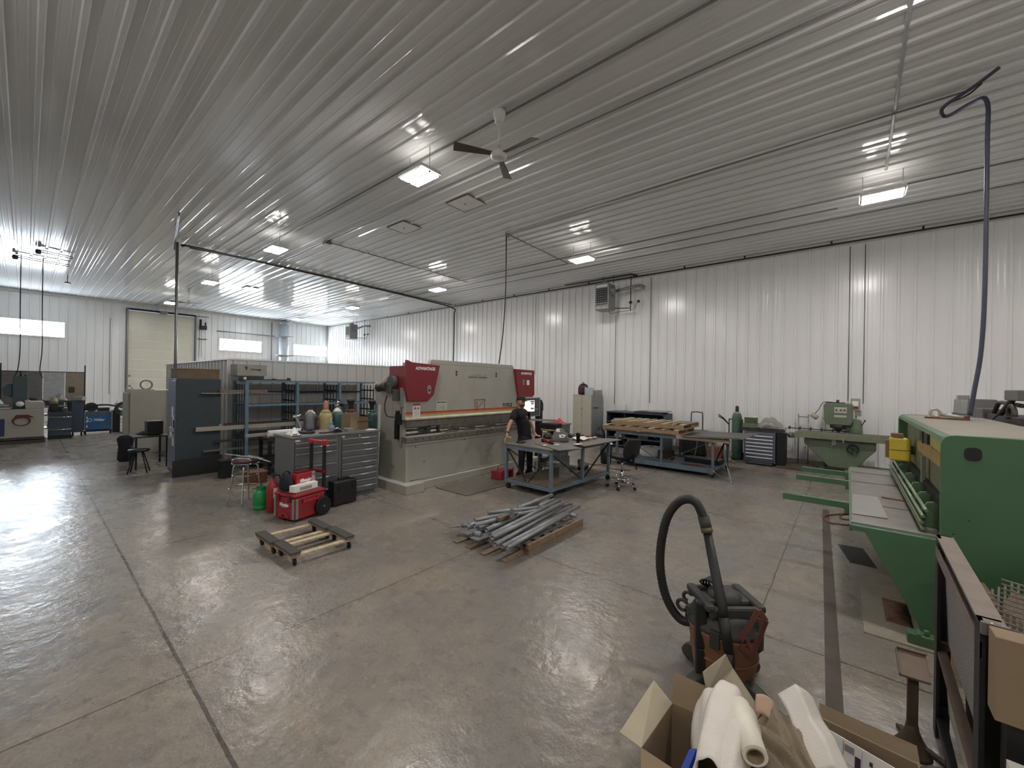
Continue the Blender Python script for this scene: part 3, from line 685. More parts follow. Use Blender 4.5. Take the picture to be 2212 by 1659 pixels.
b = MB(); b.bx(-7.0, -6.93, 3.43, 3.48, ZT, ZT+.09); tag(b.build('small_carton', M_cardin), 'tiny pale carton behind the water bottle on the worktop', 'box')
b = MB(); b.prism([(-6.7, 3.1), (-6.72, 3.36), (-6.7, 3.36), (-6.64, 3.15)], 'z', ZT, ZT+.02); tag(b.build('file_tool', M_dsteel), 'flat dark hand tool lying on the grey worktop left of the bottle', 'tool')

# gas bottles standing behind the cabinets
def gas_bottle(label, x, y, h, body, shoulder, cap='valve', r=.115, capm=None, group='gas bottles behind the drawer cabinets'):
    t = thing('gas_bottle', label, 'gas bottle', (x, y, 0), 0, group)
    b = MB(); b.lathe([(r-.01, 0), (r, .02), (r, h-.17), (r*.96, h-.12), (r*.78, h-.055)], n=24); b.build('cylinder_body', body, t)
    b = MB(); b.lathe([(r*.78, h-.0545), (r*.6, h-.02), (r*.36, h), (r*.3, h+.02)], n=24); b.build('shoulder', shoulder, t)
    b = MB()
    if cap == 'cap': b.lathe([(.042, h+.0), (.045, h+.03), (.043, h+.13), (.03, h+.16), (.005, h+.17)], n=16); b.build('valve_cap', capm, t)
    elif cap == 'collar':
        b.lathe([(.05, h), (.045, h+.08), (.075, h+.15), (.08, h+.19), (.075, h+.19), (.06, h+.14)], n=16, cap=False); b.build('valve_guard', capm or M_black, t)
        b = MB(); b.cyl((0, 0, h), (0, 0, h+.15), .022, 12); b.build('valve', M_chrome, t)
    elif cap == 'reg':
        b.cyl((0, 0, h), (0, 0, h+.12), .016, 10); b.ball((.03, 0, h+.13), .032); b.cyl((.0, -.06, h+.07), (.0, .07, h+.07), .018, 10); b.build('regulator', M_chrome, t)
        b = MB(); b.cyl((0, .07, h+.07), (0, .11, h+.09), .035, 14); b.cyl((0, .03, h+.13), (.0, .03, h+.19), .03, 12); b.build('gauge', M_black, t)
    else:
        b.cyl((0, 0, h), (0, 0, h+.07), .018, 10); b.cyl((-.035, 0, h+.045), (.035, 0, h+.045), .014, 10); b.lathe([(.03, h+.09), (.034, h+.1), (.03, h+.115)], n=14); b.build('valve', M_dsteel, t)
    return t
M_bt = [mat('bottle_maroon', '43323a', .45), mat('bottle_tan', 'a89868', .45), mat('bottle_teal', '33585a', .4), mat('bottle_brown', '4a3430', .4), mat('bottle_green', '2f4a44', .4), mat('bottle_cream', 'd0ccb0', .45)]
gas_bottle('maroon gas bottle with a cream shoulder, leftmost of the row behind the worktop', -7.65, 3.38, 1.44, M_bt[0], M_bt[5])
gas_bottle('tan gas bottle with a pink cap, second in the row behind the worktop', -7.6, 3.64, 1.46, M_bt[1], M_bt[1], 'cap', .12, mat('pink_cap', 'b07468', .5))
gas_bottle('teal gas bottle with a white shoulder and a regulator behind the worktop', -7.65, 3.89, 1.46, M_bt[2], M_white, 'reg')
gas_bottle('brown gas bottle with a black collar, above the cardboard box on the worktop', -7.62, 4.15, 1.45, M_bt[3], M_bt[3], 'collar')
gas_bottle('dark green gas bottle beside the press brake, rightmost behind the worktop', -7.65, 4.64, 1.42, M_bt[4], M_bt[4], 'collar')

# ------------------------------------------------------------------ rolling tool box with its handle
M_red2 = mat('red_trim_plastic', 'a82c38', .35, var=.05)
t = thing('rolling_tool_box', 'red wheeled tool box with a tall black pull handle standing on the floor', 'tool box', (-6.33, 2.31, 0), math.radians(-75))
b = MB(); b.bx(-.5, 0, 0, .42, .03, .34); body = b.build('body', M_red, t, .02)
b = MB(); b.bx(-.51, .01, -.01, .43, .345, .395); lid = b.build('lid', M_red, t, .018)
b = MB(); b.bx(-.46, -.05, .04, .38, .395, .41); b.build('lid_pad', mat('grey_pad', '706e6c', .6), lid)
for y in (.005, .38): 
    b = MB(); b.bx(0, .014, y, y+.035, .05, .33); b.build('edge_guard', M_heat, body)
b = MB(); b.bx(-.05, -.015, .42, .434, .05, .33); b.build('edge_guard', M_heat, body)
for y in (.06, .29):
    b = MB(); b.bx(0.0, .02, y, y+.06, .28, .385); b.build('latch', mat('dark_red', '6e121a', .4), t, .004)
b = MB(); b.bx(-.38, -.12, .42, .445, .26, .28); b.bx(-.38, -.36, .42, .445, .25, .32); b.bx(-.14, -.12, .42, .445, .25, .32); b.build('side_grip', M_red2, t)
b = MB(); b.tube(arc([(.01, .16, .06), (.015, .18, .1), (.015, .26, .11), (.01, .3, .06)], 4), .008, 6); b.build('foot_loop', M_red2, t)
text('Milwaukee', .06, face_x(.002, .2, .235), M_wtext, body, shear=.35, bold=.002, sx=.7)
b = MB(); b.panel([(.002, .15, .2), (.002, .27, .207), (.002, .28, .215), (.002, .15, .207)], .002); b.build('logo_stroke', M_wtext, body)
for y in (-.035, .425):
    b = MB(); b.cyl((-.45, y, .135), (-.45, y+.03 if y < 0 else y+.05, .135), .132, 28); w = b.build('wheel', M_rubber, t, .008)
    b = MB(); yy = y-.004 if y < 0 else y+.05; b.cyl((-.45, yy, .135), (-.45, yy+.004, .135), .085, 24); b.build('rim', M_black, w)
    b = MB(); b.cyl((-.45, yy-.004, .135), (-.45, yy+.006, .135), .012, 10); b.build('axle_cap', M_chrome, w)
for y in (.05, .33):
    b = MB(); b.bx(-.56, -.525, y, y+.04, .08, 1.05); b.build('handle_post', M_black, t)
b = MB(); b.bx(-.565, -.52, .03, .39, 1.05, 1.09); b.bx(-.575, -.51, .32, .4, 1.02, 1.1); b.bx(-.57, -.515, .02, .1, 1.03, 1.1); b.build('handle_grip', M_red2, t, .01)
b = MB(); b.bx(-.565, -.52, .04, .38, .6, .64); b.build('handle_brace', mat('dark_red', '6e121a', .4), t)
RB = t
def on_box(nm, label, cat, lx, ly, z, rz=0):
    M = Matrix.Translation((-6.33, 2.31, 0)) @ Matrix.Rotation(math.radians(-75), 4, 'Z'); p = M @ Vector((lx, ly, z))
    return thing(nm, label, cat, p, math.radians(15)+rz)
t = on_box('tool_case', 'small bright red tool case with a white logo on top of the red tool box', 'case', -.27, .2, .411)
b = MB(); b.bx(-.06, .06, -.12, .17, 0, .23); bd = b.build('body', M_red2, t, .012)
b = MB(); b.bx(-.05, .05, -.1, .12, .23, .25); b.build('top', mat('dark_red', '6e121a', .4), t)
text('Milwaukee', .07, face_x(.062, .03, .12), M_wtext, bd, shear=.35, bold=.003, sx=.68) 
b = MB(); b.panel([(.062, -.05, .06), (.062, .1, .1), (.062, .12, .125), (.062, 0, .075)], .002); b.build('logo_stroke', M_wtext, bd)
t = on_box('carton', 'long white carton lying on top of the red tool box', 'carton', -.2, .32, .411, 0)
b = MB(); b.bx(-.055, .045, -.17, .22, 0, .09); bd = b.build('box', M_paper, t, .002)
b = MB(); b.bx(.045, .0465, -.08, .12, .015, .06); b.build('print', mat('carton_grey', '9c9490', .6), bd)
t = on_box('bag', 'limp black bag on the left side of the red tool box top', 'bag', -.07, .14, .411)
b = MB(); b.lathe([(.02, 0), (.10, .005), (.13, .05), (.12, .12), (.10, .18), (.06, .215), (.02, .22)], n=18, sx=1., sy=.55); b.build('cloth_body', mat('black_cloth', '1c1c24', .9), t)
b = MB(); b.torus((0, 0, .22), .06, .012, 'x', a0=0, a1=PI); b.build('strap', M_black, t)
t = on_box('spray_can', 'grey spray can standing behind the white carton on the red tool box', 'can', -.43, .25, .411)
b = MB(); b.lathe([(.032, 0), (.033, .02), (.033, .17)], n=18); b.build('can_body', mat('can_grey', '9a9c98', .4), t)
b = MB(); b.lathe([(.033, .17), (.033, .21), (.026, .23)], n=18); b.build('cap', M_heat, t)

t = thing('tool_case', 'black plastic tool case standing on the floor against the drawer cabinets', 'case', (-6.3, 3.12, 0), .1)
b = MB(); b.bx(-.1, .08, 0, .42, .015, .4); bd = b.build('body', M_black, t, .025)
b = MB(); b.bx(-.03, .02, .12, .3, .4, .44); b.bx(-.09, .07, .3, .36, .4, .415); b.build('handle', M_black, t, .006)
for y in (.08, .32):
    b = MB(); b.bx(.08, .09, y, y+.05, .25, .33); b.build('latch', M_blackm, t)

def extinguisher(label, x, y, rz):
    t = thing('fire_extinguisher', label, 'fire extinguisher', (x, y, 0), rz)
    b = MB(); b.lathe([(.075, 0), (.082, .015), (.082, .36), (.07, .42), (.035, .455), (.03, .53)], n=24); bd = b.build('tank', M_red, t)
    b = MB(); b.bx(-.02, .05, -.02, .02, .53, .57); b.bar((.0, 0, .57), (.12, 0, .61), .02, .008); b.bar((.0, 0, .545), (.11, 0, .53), .02, .008); b.build('valve', M_dsteel, t)
    b = MB(); b.tube(arc([(.0, .03, .55), (0, .1, .52), (.02, .11, .3), (.02, .1, .16)], 5), .012, 8); b.build('hose', M_black, t)
    b = MB(); b.lathe([(.0885, .22), (.0885, .36)], n=24, cap=False); b.build('label_band', M_paper, bd) if False else b.bm.free()
    b = MB(); b.sheet(lambda u, v: (.0835*math.cos(-.2+u*.9), .0835*math.sin(-.2+u*.9), .22+v*.15), 6, 2); b.build('label', M_paper, bd)
    return t
extinguisher('red fire extinguisher on the floor just left of the red tool box', -6.72, 2.42, 0)
extinguisher('second red fire extinguisher, half hidden behind the black bag', -6.55, 2.51, .3)
t = thing('propane_tank', 'small bright green gas tank on the floor behind the fire extinguisher', 'tank', (-7.0, 2.36, 0))
b = MB(); b.lathe([(.09, 0), (.11, .012), (.11, .05), (.1, .06), (.112, .08), (.112, .22), (.1, .24), (.1, .26), (.06, .3)], n=24); b.build('tank_body', mat('bright_green', '1f8a4c', .4), t)
b = MB(); b.lathe([(.06, .27), (.07, .34)], n=16, cap=False); b.build('collar', mat('bright_green', '1f8a4c', .4), t)

# stool
t = thing('shop_stool', 'round chrome shop stool with a maroon padded seat beside the drawer cabinets', 'stool', (-7.5, 2.3, 0), .3)
b = MB(); b.lathe([(.02, .65), (.17, .65), (.2, .68), (.2, .715), (.17, .74), (.02, .745)], n=28); b.build('seat', mat('maroon_vinyl', '4e3438', .35), t)
b = MB(); b.torus((0, 0, .655), .19, .008); b.build('seat_ring', M_chrome, t)
for k in range(4):
    a = PI/4+k*PI/2; c_, s_ = math.cos(a), math.sin(a)
    b = MB(); b.tube(arc([(.08*c_, .08*s_, .64), (.15*c_, .15*s_, .62), (.175*c_, .175*s_, .55), (.19*c_, .19*s_, .36), (.21*c_, .21*s_, .25), (.25*c_, .25*s_, .0)], 5), .0125, 10); b.build('leg', M_chrome, t)
b = MB(); b.torus((0, 0, .26), .225, .009); b.build('foot_ring', M_chrome, t)
b = MB(); b.torus((0, 0, .47), .182, .007); b.build('brace_ring', M_chrome, t)
for k, (l, p, q) in enumerate((('flat grey steel strip lying across the stool seat, pointing at the cabinets', (-7.9, 2.1, .77), (-7.15, 2.42, .755)), ('short bent steel strip on the stool seat beside the longer one', (-7.6, 2.36, .752), (-7.05, 2.5, .70)))):
    b = MB(); b.bar(p, q, .04, .006, (0, 0, 1)); tag(b.build('steel_strip', M_steel), l, 'steel strip')

# furniture dolly pair
def dolly(label, x, y, rz):
    t = thing('furniture_dolly', label, 'dolly', (x, y, 0), rz)
    for xx in (-.42, .33):
        pass
    for yy in (0, .62):
        b = MB(); b.bx(0, .46, yy, yy+.1, .105, .13); bd = b.build('end_board', M_dwood, t)
        b = MB(); b.bx(-.005, .465, yy-.006, yy+.106, .131, .15); b.build('carpet_pad', mat('grey_carpet', '4a4743', .95, bump=.4, bscale=200), bd, .006)
    for xx in (.02, .38):
        b = MB(); b.bx(xx, xx+.07, .0, .72, .085, .104); b.build('rail', M_wood, t)
    for xx in (.055, .415):
        for yy in (.05, .67):
            b = MB(); b.bx(xx-.025, xx+.025, yy-.03, yy+.03, .077, .085); b.bar((xx, yy-.016, .078), (xx+.012, yy-.016, .03), .02, .003); b.bar((xx, yy+.016, .078), (xx+.012, yy+.016, .03), .02, .003)
            cs = b.build('caster_fork', M_steel, t)
            b = MB(); b.cyl((xx+.014, yy-.012, .034), (xx+.014, yy+.012, .034), .034, 18); b.build('wheel', M_rubber, cs)
    return t
dolly('low wooden dolly with grey padded ends, the left one of the pair on the floor', -5.5, 1.80, 0)
dolly('low wooden dolly with grey padded ends, the right one of the pair on the floor', -5.015, 1.83, 0)

# ------------------------------------------------------------------ blue storage rack in front of the partition
M_rack = mat('rack_blue', '647e8e', .5, .1, var=.1); M_rackd = mat('rack_dark', '2f3c4c', .55, .1)
t = thing('storage_rack', 'long blue steel storage rack with lattice dividers standing along the partition wall', 'rack', (-11.2, 3.17, 0))
W = .85
ys = [0, 1.08, 2.15, 3.25]
for y in ys:
    for x in (0, W):
        b = MB(); b.bx(x-.03, x+.03, y-.03, y+.03, 0, 1.95); b.build('post', M_rack, t)
    b = MB()
    for x in [W*k/5 for k in range(1, 5)]: b.bx(x-.012, x+.012, y-.01, y+.01, .1, 1.9)
    for z in (.3, .75, 1.0, 1.2, 1.5, 1.75): b.bx(.03, W-.16, y-.012, y+.012, z-.018, z+.018)
    b.build('lattice_divider', M_rackd, t)
b = MB(); b.bx(-.03, W+.03, -.03, 3.28, 1.95, 1.99); b.build('top_beam', M_rack, t)
for y in ys[:3]:
    b = MB(); b.bx(W-.17, W-.03, y+.035, y+.06, .875, .899); b.bx(W-.17, W-.03, y+.035, y+.06, .60, .634); b.bx(W-.17, W-.03, y+.035, y+.06, .42, .455); b.bx(W-.17, W-.03, y+.035, y+.06, 1.66, 1.689); b.build('support_arm', M_rackd, t)
b = MB(); b.bx(W-.02, W+.035, .03, 3.22, 1.4, 1.45); b.build('front_beam', M_rack, t)
b = MB(); b.bx(0, W-.03, .03, 3.22, 1.4, 1.42); b.build('shelf', M_rackd, t)
b = MB(); b.bx(0, W-.03, .03, 3.22, .74, .76); b.bx(W-.02, W+.035, .03, 3.22, .66, .72); b.build('shelf', M_rackd, t)
b = MB(); b.bx(-.02, .02, .03, 3.22, 1.68, 1.72); b.build('rear_beam', M_rackd, t)
b = MB(); b.bx(0, W-.03, .03, 3.22, .1, .12); b.build('shelf', M_rackd, t)
# things on and in the rack
t = thing('carton', 'long grey-white carton with a black printed name on top of the blue rack', 'carton', (-10.75, 3.02, 1.992), .05)
b = MB(); b.bx(-.2, .2, 0, .62, .1, .36); bd = b.build('box', mat('pale_carton', 'a09c92', .8), t, .003)
text('TYCOM', .06, face_x(.2015, .38, .24), M_btext, bd, bold=.002); text('F', .1, face_x(.2015, .2, .27), M_btext, bd, bold=.004, shear=-.3)
b = MB(); b.bx(-.22, .22, .02, .55, 0, .098); b.build('tray', M_dsteel, t, .003)
b = MB(); b.bx(-10.38, -10.34, 3.2, 4.1, 1.992, 2.02); b.bx(-10.4, -10.34, 4.02, 4.08, 2.02, 2.06); b.bx(-10.4, -10.34, 3.7, 3.76, 2.02, 2.035); tag(b.build('clamp_bar', M_dsteel), 'dark bar clamp lying along the front edge of the rack top', 'clamp')
b = MB(); b.bx(-10.62, -10.55, 3.02, 3.1, 2.092+.26, 2.092+.27); b.bm.free()
b = MB(); b.ball((-10.4, 3.14, 2.03), .036, 1, .9, .95); tag(b.build('white_jug', M_white), 'small bright white jug at the left end of the rack top', 'jug')
M_long = mat('brushed_bar', 'b8b2a6', .3, .4, var=.1)
long = [('long bright steel channel sticking out of the rack to the left at waist height', (-10.44, 2.27, .945), (-10.44, 4.4, .95), .07, .09, M_long),
        ('dark flat bar above the bright channel in the rack', (-10.45, 2.78, 1.02), (-10.45, 6.2, 1.02), .07, .04, M_dsteel),
        ('long dark steel bar sticking out of the rack below the bright channel', (-10.43, 2.6, .66), (-10.43, 4.6, .66), .04, .05, M_dsteel),
        ('lowest long steel angle sticking out of the rack', (-10.43, 2.4, .475), (-10.43, 4.5, .475), .04, .04, M_steel),
        ('pale square tube lying on the second rack shelf', (-9.7, 2.95, .82), (-9.72, 4.2, .84), .07, .06, M_long),
        ('short steel flat sticking out of the upper shelf of the rack', (-10.43, 2.35, 1.70), (-10.43, 3.9, 1.70), .08, .02, M_steel),
        ('brown timber offcut on the upper shelf of the rack, poking out left', (-10.43, 2.68, 1.745), (-10.43, 3.6, 1.745), .08, .06, M_dwood)]
for l, p, q, w_, h_, m in long:
    b = MB(); b.bar(p, q, w_, h_, (0, 0, 1)); tag(b.build('metal_bar', m), l, 'bar', 'stock held in the blue rack')
t = thing('work_table', 'narrow steel stand carrying long stock in front of the blue rack', 'stand', (-9.6, 3.3, 0))
for x in (-.25, .25):
    for y in (0, .9): b = MB(); b.bx(x-.03, x+.03, y-.03, y+.03, 0, .72); b.build('leg', M_blackm, t)
b = MB(); b.bx(-.28, .28, -.05, .95, .72, .78); b.build('top', M_dsteel, t); b = MB(); b.bx(-.28, .28, -.05, .95, .2, .23); b.build('shelf', M_dsteel, t)
b = MB(); b.cyl((-9.45, 3.3, .86), (-9.45, 3.95, .86), .07, 18, hollow=.04); tag(b.build('paper_roll', M_paper), 'white roll of wrapping lying left of the drawer cabinet on the stand', 'roll')
for k, (x, y, sx, sy, h_, l) in enumerate(((-9.75, 2.62, .25, .2, .34, 'dark plastic tub on the floor behind the stool'), (-8.9, 2.9, .35, .3, .2, 'low box of brown scrap under the stand'), (-8.5, 3.3, .3, .3, .26, 'dusty brown carton on the floor behind the drawer cabinets'))):
    t = thing('bin', l, 'bin', (x, y, 0))
    b = MB(); b.prism([(-sx/2+.02, 0), (sx/2-.02, 0), (sx/2, h_), (-sx/2, h_)], 'y', -sy/2, sy/2); b.build('tub', [M_black, M_rust, M_dwood][k], t)
    b = MB(); b.bx(-sx/2-.01, sx/2+.01, -sy/2-.01, sy/2+.01, h_, h_+.02); b.build('rim', [M_black, M_rust, M_dwood][k], t)

# dark cabinet left of the rack
t = thing('tall_cabinet', 'tall dark slate-blue cabinet standing left of the blue rack', 'cabinet', (-10.5, 1.96, 0))
b = MB(); b.bx(-.68, 0, 0, .76, .05, 2.0); bd = b.build('body', mat('cabinet_slate', '343d42', .5), t, .006)
b = MB(); b.bx(-.66, -.02, -.012, -.001, .12, 1.96); dr = b.build('door', mat('slate_door_lit', '6f7c90', .4, .2), t, .003)  # lit side of the cabinet: light painted in as a paler slate
b = MB(); b.bx(-.1, -.07, -.03, -.012, .95, 1.15); b.build('handle', M_dsteel, dr)
for q in ((-.3, -.18, 1.2, 1.42), (-.22, -.12, .95, 1.25), (-.25, -.1, .62, .85), (-.45, -.3, .8, 1.0)):
    b = MB(); b.bx(q[0], q[1], -.016, -.0125, q[2], q[3]); b.build('taped_paper', M_paper, dr)
b = MB(); b.bx(-.13, .0, -.1, -.03, .92, 1.0); b.bx(-.13, 0, -.1, -.03, .8, .84); b.build('wall_pocket', M_heat, t) 
b = MB(); b.ball((.03, .75, .98), .06, 1, .7, 1); b.build('side_knob', M_heat, t)
t = thing('cardboard_box', 'flat long brown carton lying on top of the tall dark cabinet', 'box', (-10.52, 1.98, 2.001))
b = MB(); b.bx(-.6, 0, 0, .72, 0, .2); bd = b.build('box', mat('dull_carton', '6e6050', .85), t, .004)
b = MB(); b.bx(-.62, .01, -.01, .73, .2, .215); b.build('lid', M_dwood, t)
b = MB(); b.panel([(-10.44, 1.9, .001), (-10.44, 2.74, .001), (-10.46, 2.74, .37), (-10.46, 1.9, .33)], .03); tag(b.build('leaning_board', M_black), 'black board leaning against the foot of the tall dark cabinet', 'board')

# beige machine cabinet, desk and stool behind it
t = thing('machine_cabinet', 'beige steel machine cabinet with an open left side, behind the small desk', 'cabinet', (-14.4, 1.75, 0))
b = MB(); b.bx(-1.0, 0, 0, 1.0, .0, 1.68); b.build('body', M_beige, t, .01)
b = MB(); b.bx(-.95, -.1, -.04, -.001, .3, 1.6); b.build('side_door', mat('cream_panel', 'a8a694', .45), t, .006)
b = MB(); b.bx(-1.0, -.1, 0, .5, 1.68, 1.7); b.torus((-.3, .35, 1.82), .12, .02, 'x'); b.build('lifting_ring', M_heat, t)
t = thing('desk', 'small dark steel desk standing in front of the beige cabinet', 'desk', (-12.7, 1.5, 0))
b = MB(); b.bx(0, .85, 0, .6, .69, .72); b.build('desk_top', M_dsteel, t, .003)
for x in (.03, .79):
    for y in (.03, .55): b = MB(); b.bx(x, x+.035, y, y+.035, 0, .69); b.build('leg', M_blackm, t)
b = MB(); b.bx(.03, .8, .04, .06, .42, .45); b.bx(.03, .8, .56, .58, .2, .23); b.build('stretcher', M_blackm, t)
t = thing('monitor', 'small black box on the right end of the dark desk', 'monitor', (-12.1, 1.85, .721))
b = MB(); b.bx(-.15, .15, -.12, .16, .02, .32); b.build('case', M_black, t, .01); b = MB(); b.bx(-.1, .1, -.1, .1, 0, .02); b.build('foot', M_black, t)
b = MB(); b.sheet(lambda u, v: (-12.62+u*.4, 1.62+v*.3, .725+.07*math.sin(PI*u)*math.sin(PI*v)), 10, 8, .004); tag(b.build('black_coat', mat('black_cloth', '1c1c24', .9)), 'dark folded cloth lying on the dark desk', 'cloth')
t = thing('stool', 'low dark stool between the desk and the tall cabinet', 'stool', (-11.55, 1.55, 0))
b = MB(); b.lathe([(.16, .44), (.18, .46), (.18, .49), (.1, .5)], n=20); b.build('seat', M_black, t)
for k in range(4):
    a = .5+k*PI/2; b = MB(); b.tube([(.08*math.cos(a), .08*math.sin(a), .44), (.22*math.cos(a), .22*math.sin(a), 0)], .012, 8); b.build('leg', M_blackm, t)
b = MB(); b.lathe([(.11, 0), (.15, .05), (.13, .35), (.16, .55), (.1, .62)], (-13.35, 1.55, 0), 14); tag(b.build('dark_bag', mat('black_cloth', '1c1c24', .9)), 'dark lumpy bag on the floor at the left end of the desk', 'bag')
# ------------------------------------------------------------------ steel work tables
M_top = mat('steel_top', '6c675f', .5, .15, var=.18, scale=4)
M_tbl = mat('table_blue', '667682', .5, .1, var=.15)
def caster(t, x, y, z=.12, r=.05, m=None):
    b = MB(); b.bx(x-.035, x+.035, y-.03, y+.03, z-.012, z); b.bar((x, y-.022, z-.01), (x+.02, y-.022, r), .035, .005); b.bar((x, y+.022, z-.01), (x+.02, y+.022, r), .035, .005)
    f = b.build('caster_fork', M_steel, t)
    b = MB(); b.cyl((x+.02, y-.016, r), (x+.02, y+.016, r), r, 20); b.build('wheel', M_rubber, f)
def table_frame(t, L, W, H, legs, zr=.17):      # local: x 0..W, y 0..L
    for (x, y) in legs:
        b = MB(); b.bx(x-.025, x+.025, y-.025, y+.025, zr-.02, H-.05); b.build('leg', M_tbl, t)
    b = MB()
    for x in (.0, W): b.bx(x-.025, x+.025, .026, L-.026, H-.09, H-.03)
    for y in (.0, L): b.bx(.026, W-.026, y-.025, y+.025, H-.09, H-.03)
    b.build('top_rail', M_tbl, t)
    b = MB()
    for x in (.0, W): b.bx(x-.03, x+.03, -.03, L+.03, zr-.05, zr)
    for y in (.0, L): b.bx(.031, W-.031, y-.03, y+.03, zr-.05, zr)
    b.build('bottom_rail', M_tbl, t)
t = thing('work_table', 'blue framed steel work table on casters, nearest one, covered with tools and papers', 'table', (-5.03, 5.93, 0), math.radians(-2))
W1, L1, H1 = 1.06, 2.06, .86
table_frame(t, L1, W1, H1, [(0, 0), (W1, 0), (0, L1), (W1, L1), (W1, L1/2), (0, L1/2)])
b = MB(); b.bx(-.03, W1+.03, -.03, L1+.03, H1-.029, H1); b.build('table_top', M_top, t, .003)
b = MB(); b.bx(.03, W1-.03, .03, L1-.03, .165, .185); b.build('bottom_shelf', mat('shelf_wood_steel', '6a5f52', .7, .1, var=.25), t)
for (p, q) in (((.03, 0, H1-.1), (.5, 0, .2)), ((W1-.03, 0, H1-.1), (.55, 0, .2)), ((W1, .04, H1-.1), (W1, L1/2-.06, .2)), ((W1, L1-.04, H1-.1), (W1, L1/2+.06, .2)), ((0, .04, H1-.1), (0, L1/2-.06, .2)), ((0, L1-.04, H1-.1), (0, L1/2+.06, .2))):
    b = MB(); b.bar(p, q, .035, .008); b.build('brace', M_dsteel, t)
for x in (.02, W1-.02):
    for y in (.02, L1-.02): caster(t, x, y)
TZ = H1+.001
b = MB(); b.panel([(-4.6, 6.25, TZ), (-3.8, 5.86, TZ), (-3.62, 6.35, TZ), (-4.4, 6.75, TZ)], .012); tag(b.build('steel_plate', M_top), 'dark steel plate lying askew over the near corner of the work table', 'plate')
b = MB(); b.panel([(-4.0, 6.75, TZ), (-3.72, 6.62, TZ), (-3.62, 8.0, TZ), (-3.95, 8.0, TZ)], .012); tag(b.build('steel_plate', M_top), 'long steel plate overhanging the right edge of the work table', 'plate')
# things on the table
t = thing('cloth_bag', 'grey canvas bag with white lettering slumped on the work table', 'bag', (-4.42, 6.86, TZ), math.radians(-35))
b = MB(); b.lathe([(.02, 0), (.16, .0), (.18, .04), (.15, .12), (.10, .19), (.05, .25), (.01, .27)], n=18, sx=.75, sy=1.1); bd = b.build('body', mat('grey_canvas', '6a6864', .9, bump=.5, bscale=14), t)
text('ICB', .09, Matrix.Rotation(math.radians(0), 4, 'Z') @ face_x(.128, .0, .12) @ Matrix.Rotation(math.radians(-32), 4, 'X'), M_wtext, bd, bold=.006)
b = MB(); b.panel([(.03, -.1, .2), (.08, -.03, .2), (.05, -.04, .27), (.02, -.09, .26)], .005); b.build('tie', M_white, t)
t = thing('grinder', 'red and black power tool lying on the work table left of the grey bag', 'power tool', (-4.5, 6.5, TZ), math.radians(60))
b = MB(); b.cyl((0, -.16, .04), (0, .1, .045), .032, 14); b.build('body', mat('dull_red', '8a2a30', .5), t)
b = MB(); b.cyl((0, -.28, .03), (0, -.16, .04), .02, 12); b.cyl((0, .1, .045), (0, .18, .04), .028, 12); b.bx(-.03, .03, .12, .18, 0, .03); b.build('handle', M_black, t)
b = MB(); b.bx(-4.93, -4.8, 6.08, 6.24, TZ, TZ+.03); tag(b.build('remote_control', M_black, bevel=.01), 'small black box near the left end of the work table', 'remote')
b = MB(); b.lathe([(.032, 0), (.04, .17), (.043, .17), (.043, .19), (.02, .2)], (-4.03, 6.9, TZ+.012), 18); tag(b.build('paper_cup', mat('dark_cup', '221c1a', .4)), 'tall dark drinking cup on the work table', 'cup')
for l, c, a in (('crumpled white paper behind the dark cup', (-4.25, 7.42), (.16, .22)), ('small white card in front of the dark cup', (-3.93, 6.72), (.06, .1)), ('small white scrap below the red power tool', (-4.18, 6.38), (.04, .06)), ('tiny white scrap near the table edge', (-4.3, 6.15), (.03, .05))):
    b = MB(); s_ = .03 if a[0] > .1 else 0
    b.sheet(lambda u, v: (c[0]+(u-.5)*2*a[0], c[1]+(v-.5)*2*a[1], TZ+.018+s_*abs(math.sin(6*u+3*v))), 8, 8, .002); tag(b.build('paper_sheet', M_paper), l, 'paper')
t = thing('cap', 'dark cap with a white patch on the back of the work table', 'cap', (-4.85, 7.05, TZ), .5)
b = MB(); b.lathe([(.1, 0), (.1, .05), (.07, .1), (.01, .12)], n=18); b.build('crown', M_black, t); b = MB(); b.prism([(.05, -.08), (.17, -.05), (.17, .05), (.05, .08)], 'z', 0, .008); b.build('brim', M_black, t)
for k, (x, y, m, l) in enumerate(((-4.6, 7.55, M_dsteel, 'dark hand tool with a coil behind the grey bag'), (-4.35, 7.8, M_red, 'small red tool near the far end of the work table'), (-4.7, 7.85, M_yel, 'yellow tape measure near the far end of the work table'), (-4.12, 7.75, M_steel, 'steel square at the far right of the work table'))):
    t = thing('hand_tool', l, 'tool', (x, y, TZ), .6*k)
    b = MB(); b.bx(-.05, .05, -.04, .04, 0, .045); b.build('body', m, t, .01); b = MB(); b.cyl((.05, 0, .02), (.17, 0, .02), .014, 10); b.build('handle', M_black, t)
b = MB(); b.sheet(lambda u, v: (-4.95+.5*u, 7.5+.45*v, TZ+.02+.05*abs(math.sin(7*u)*math.cos(5*v))), 14, 12, .004); tag(b.build('cable_heap', M_black), 'heap of dark cloth and cables behind the tools on the work table', 'cloth')
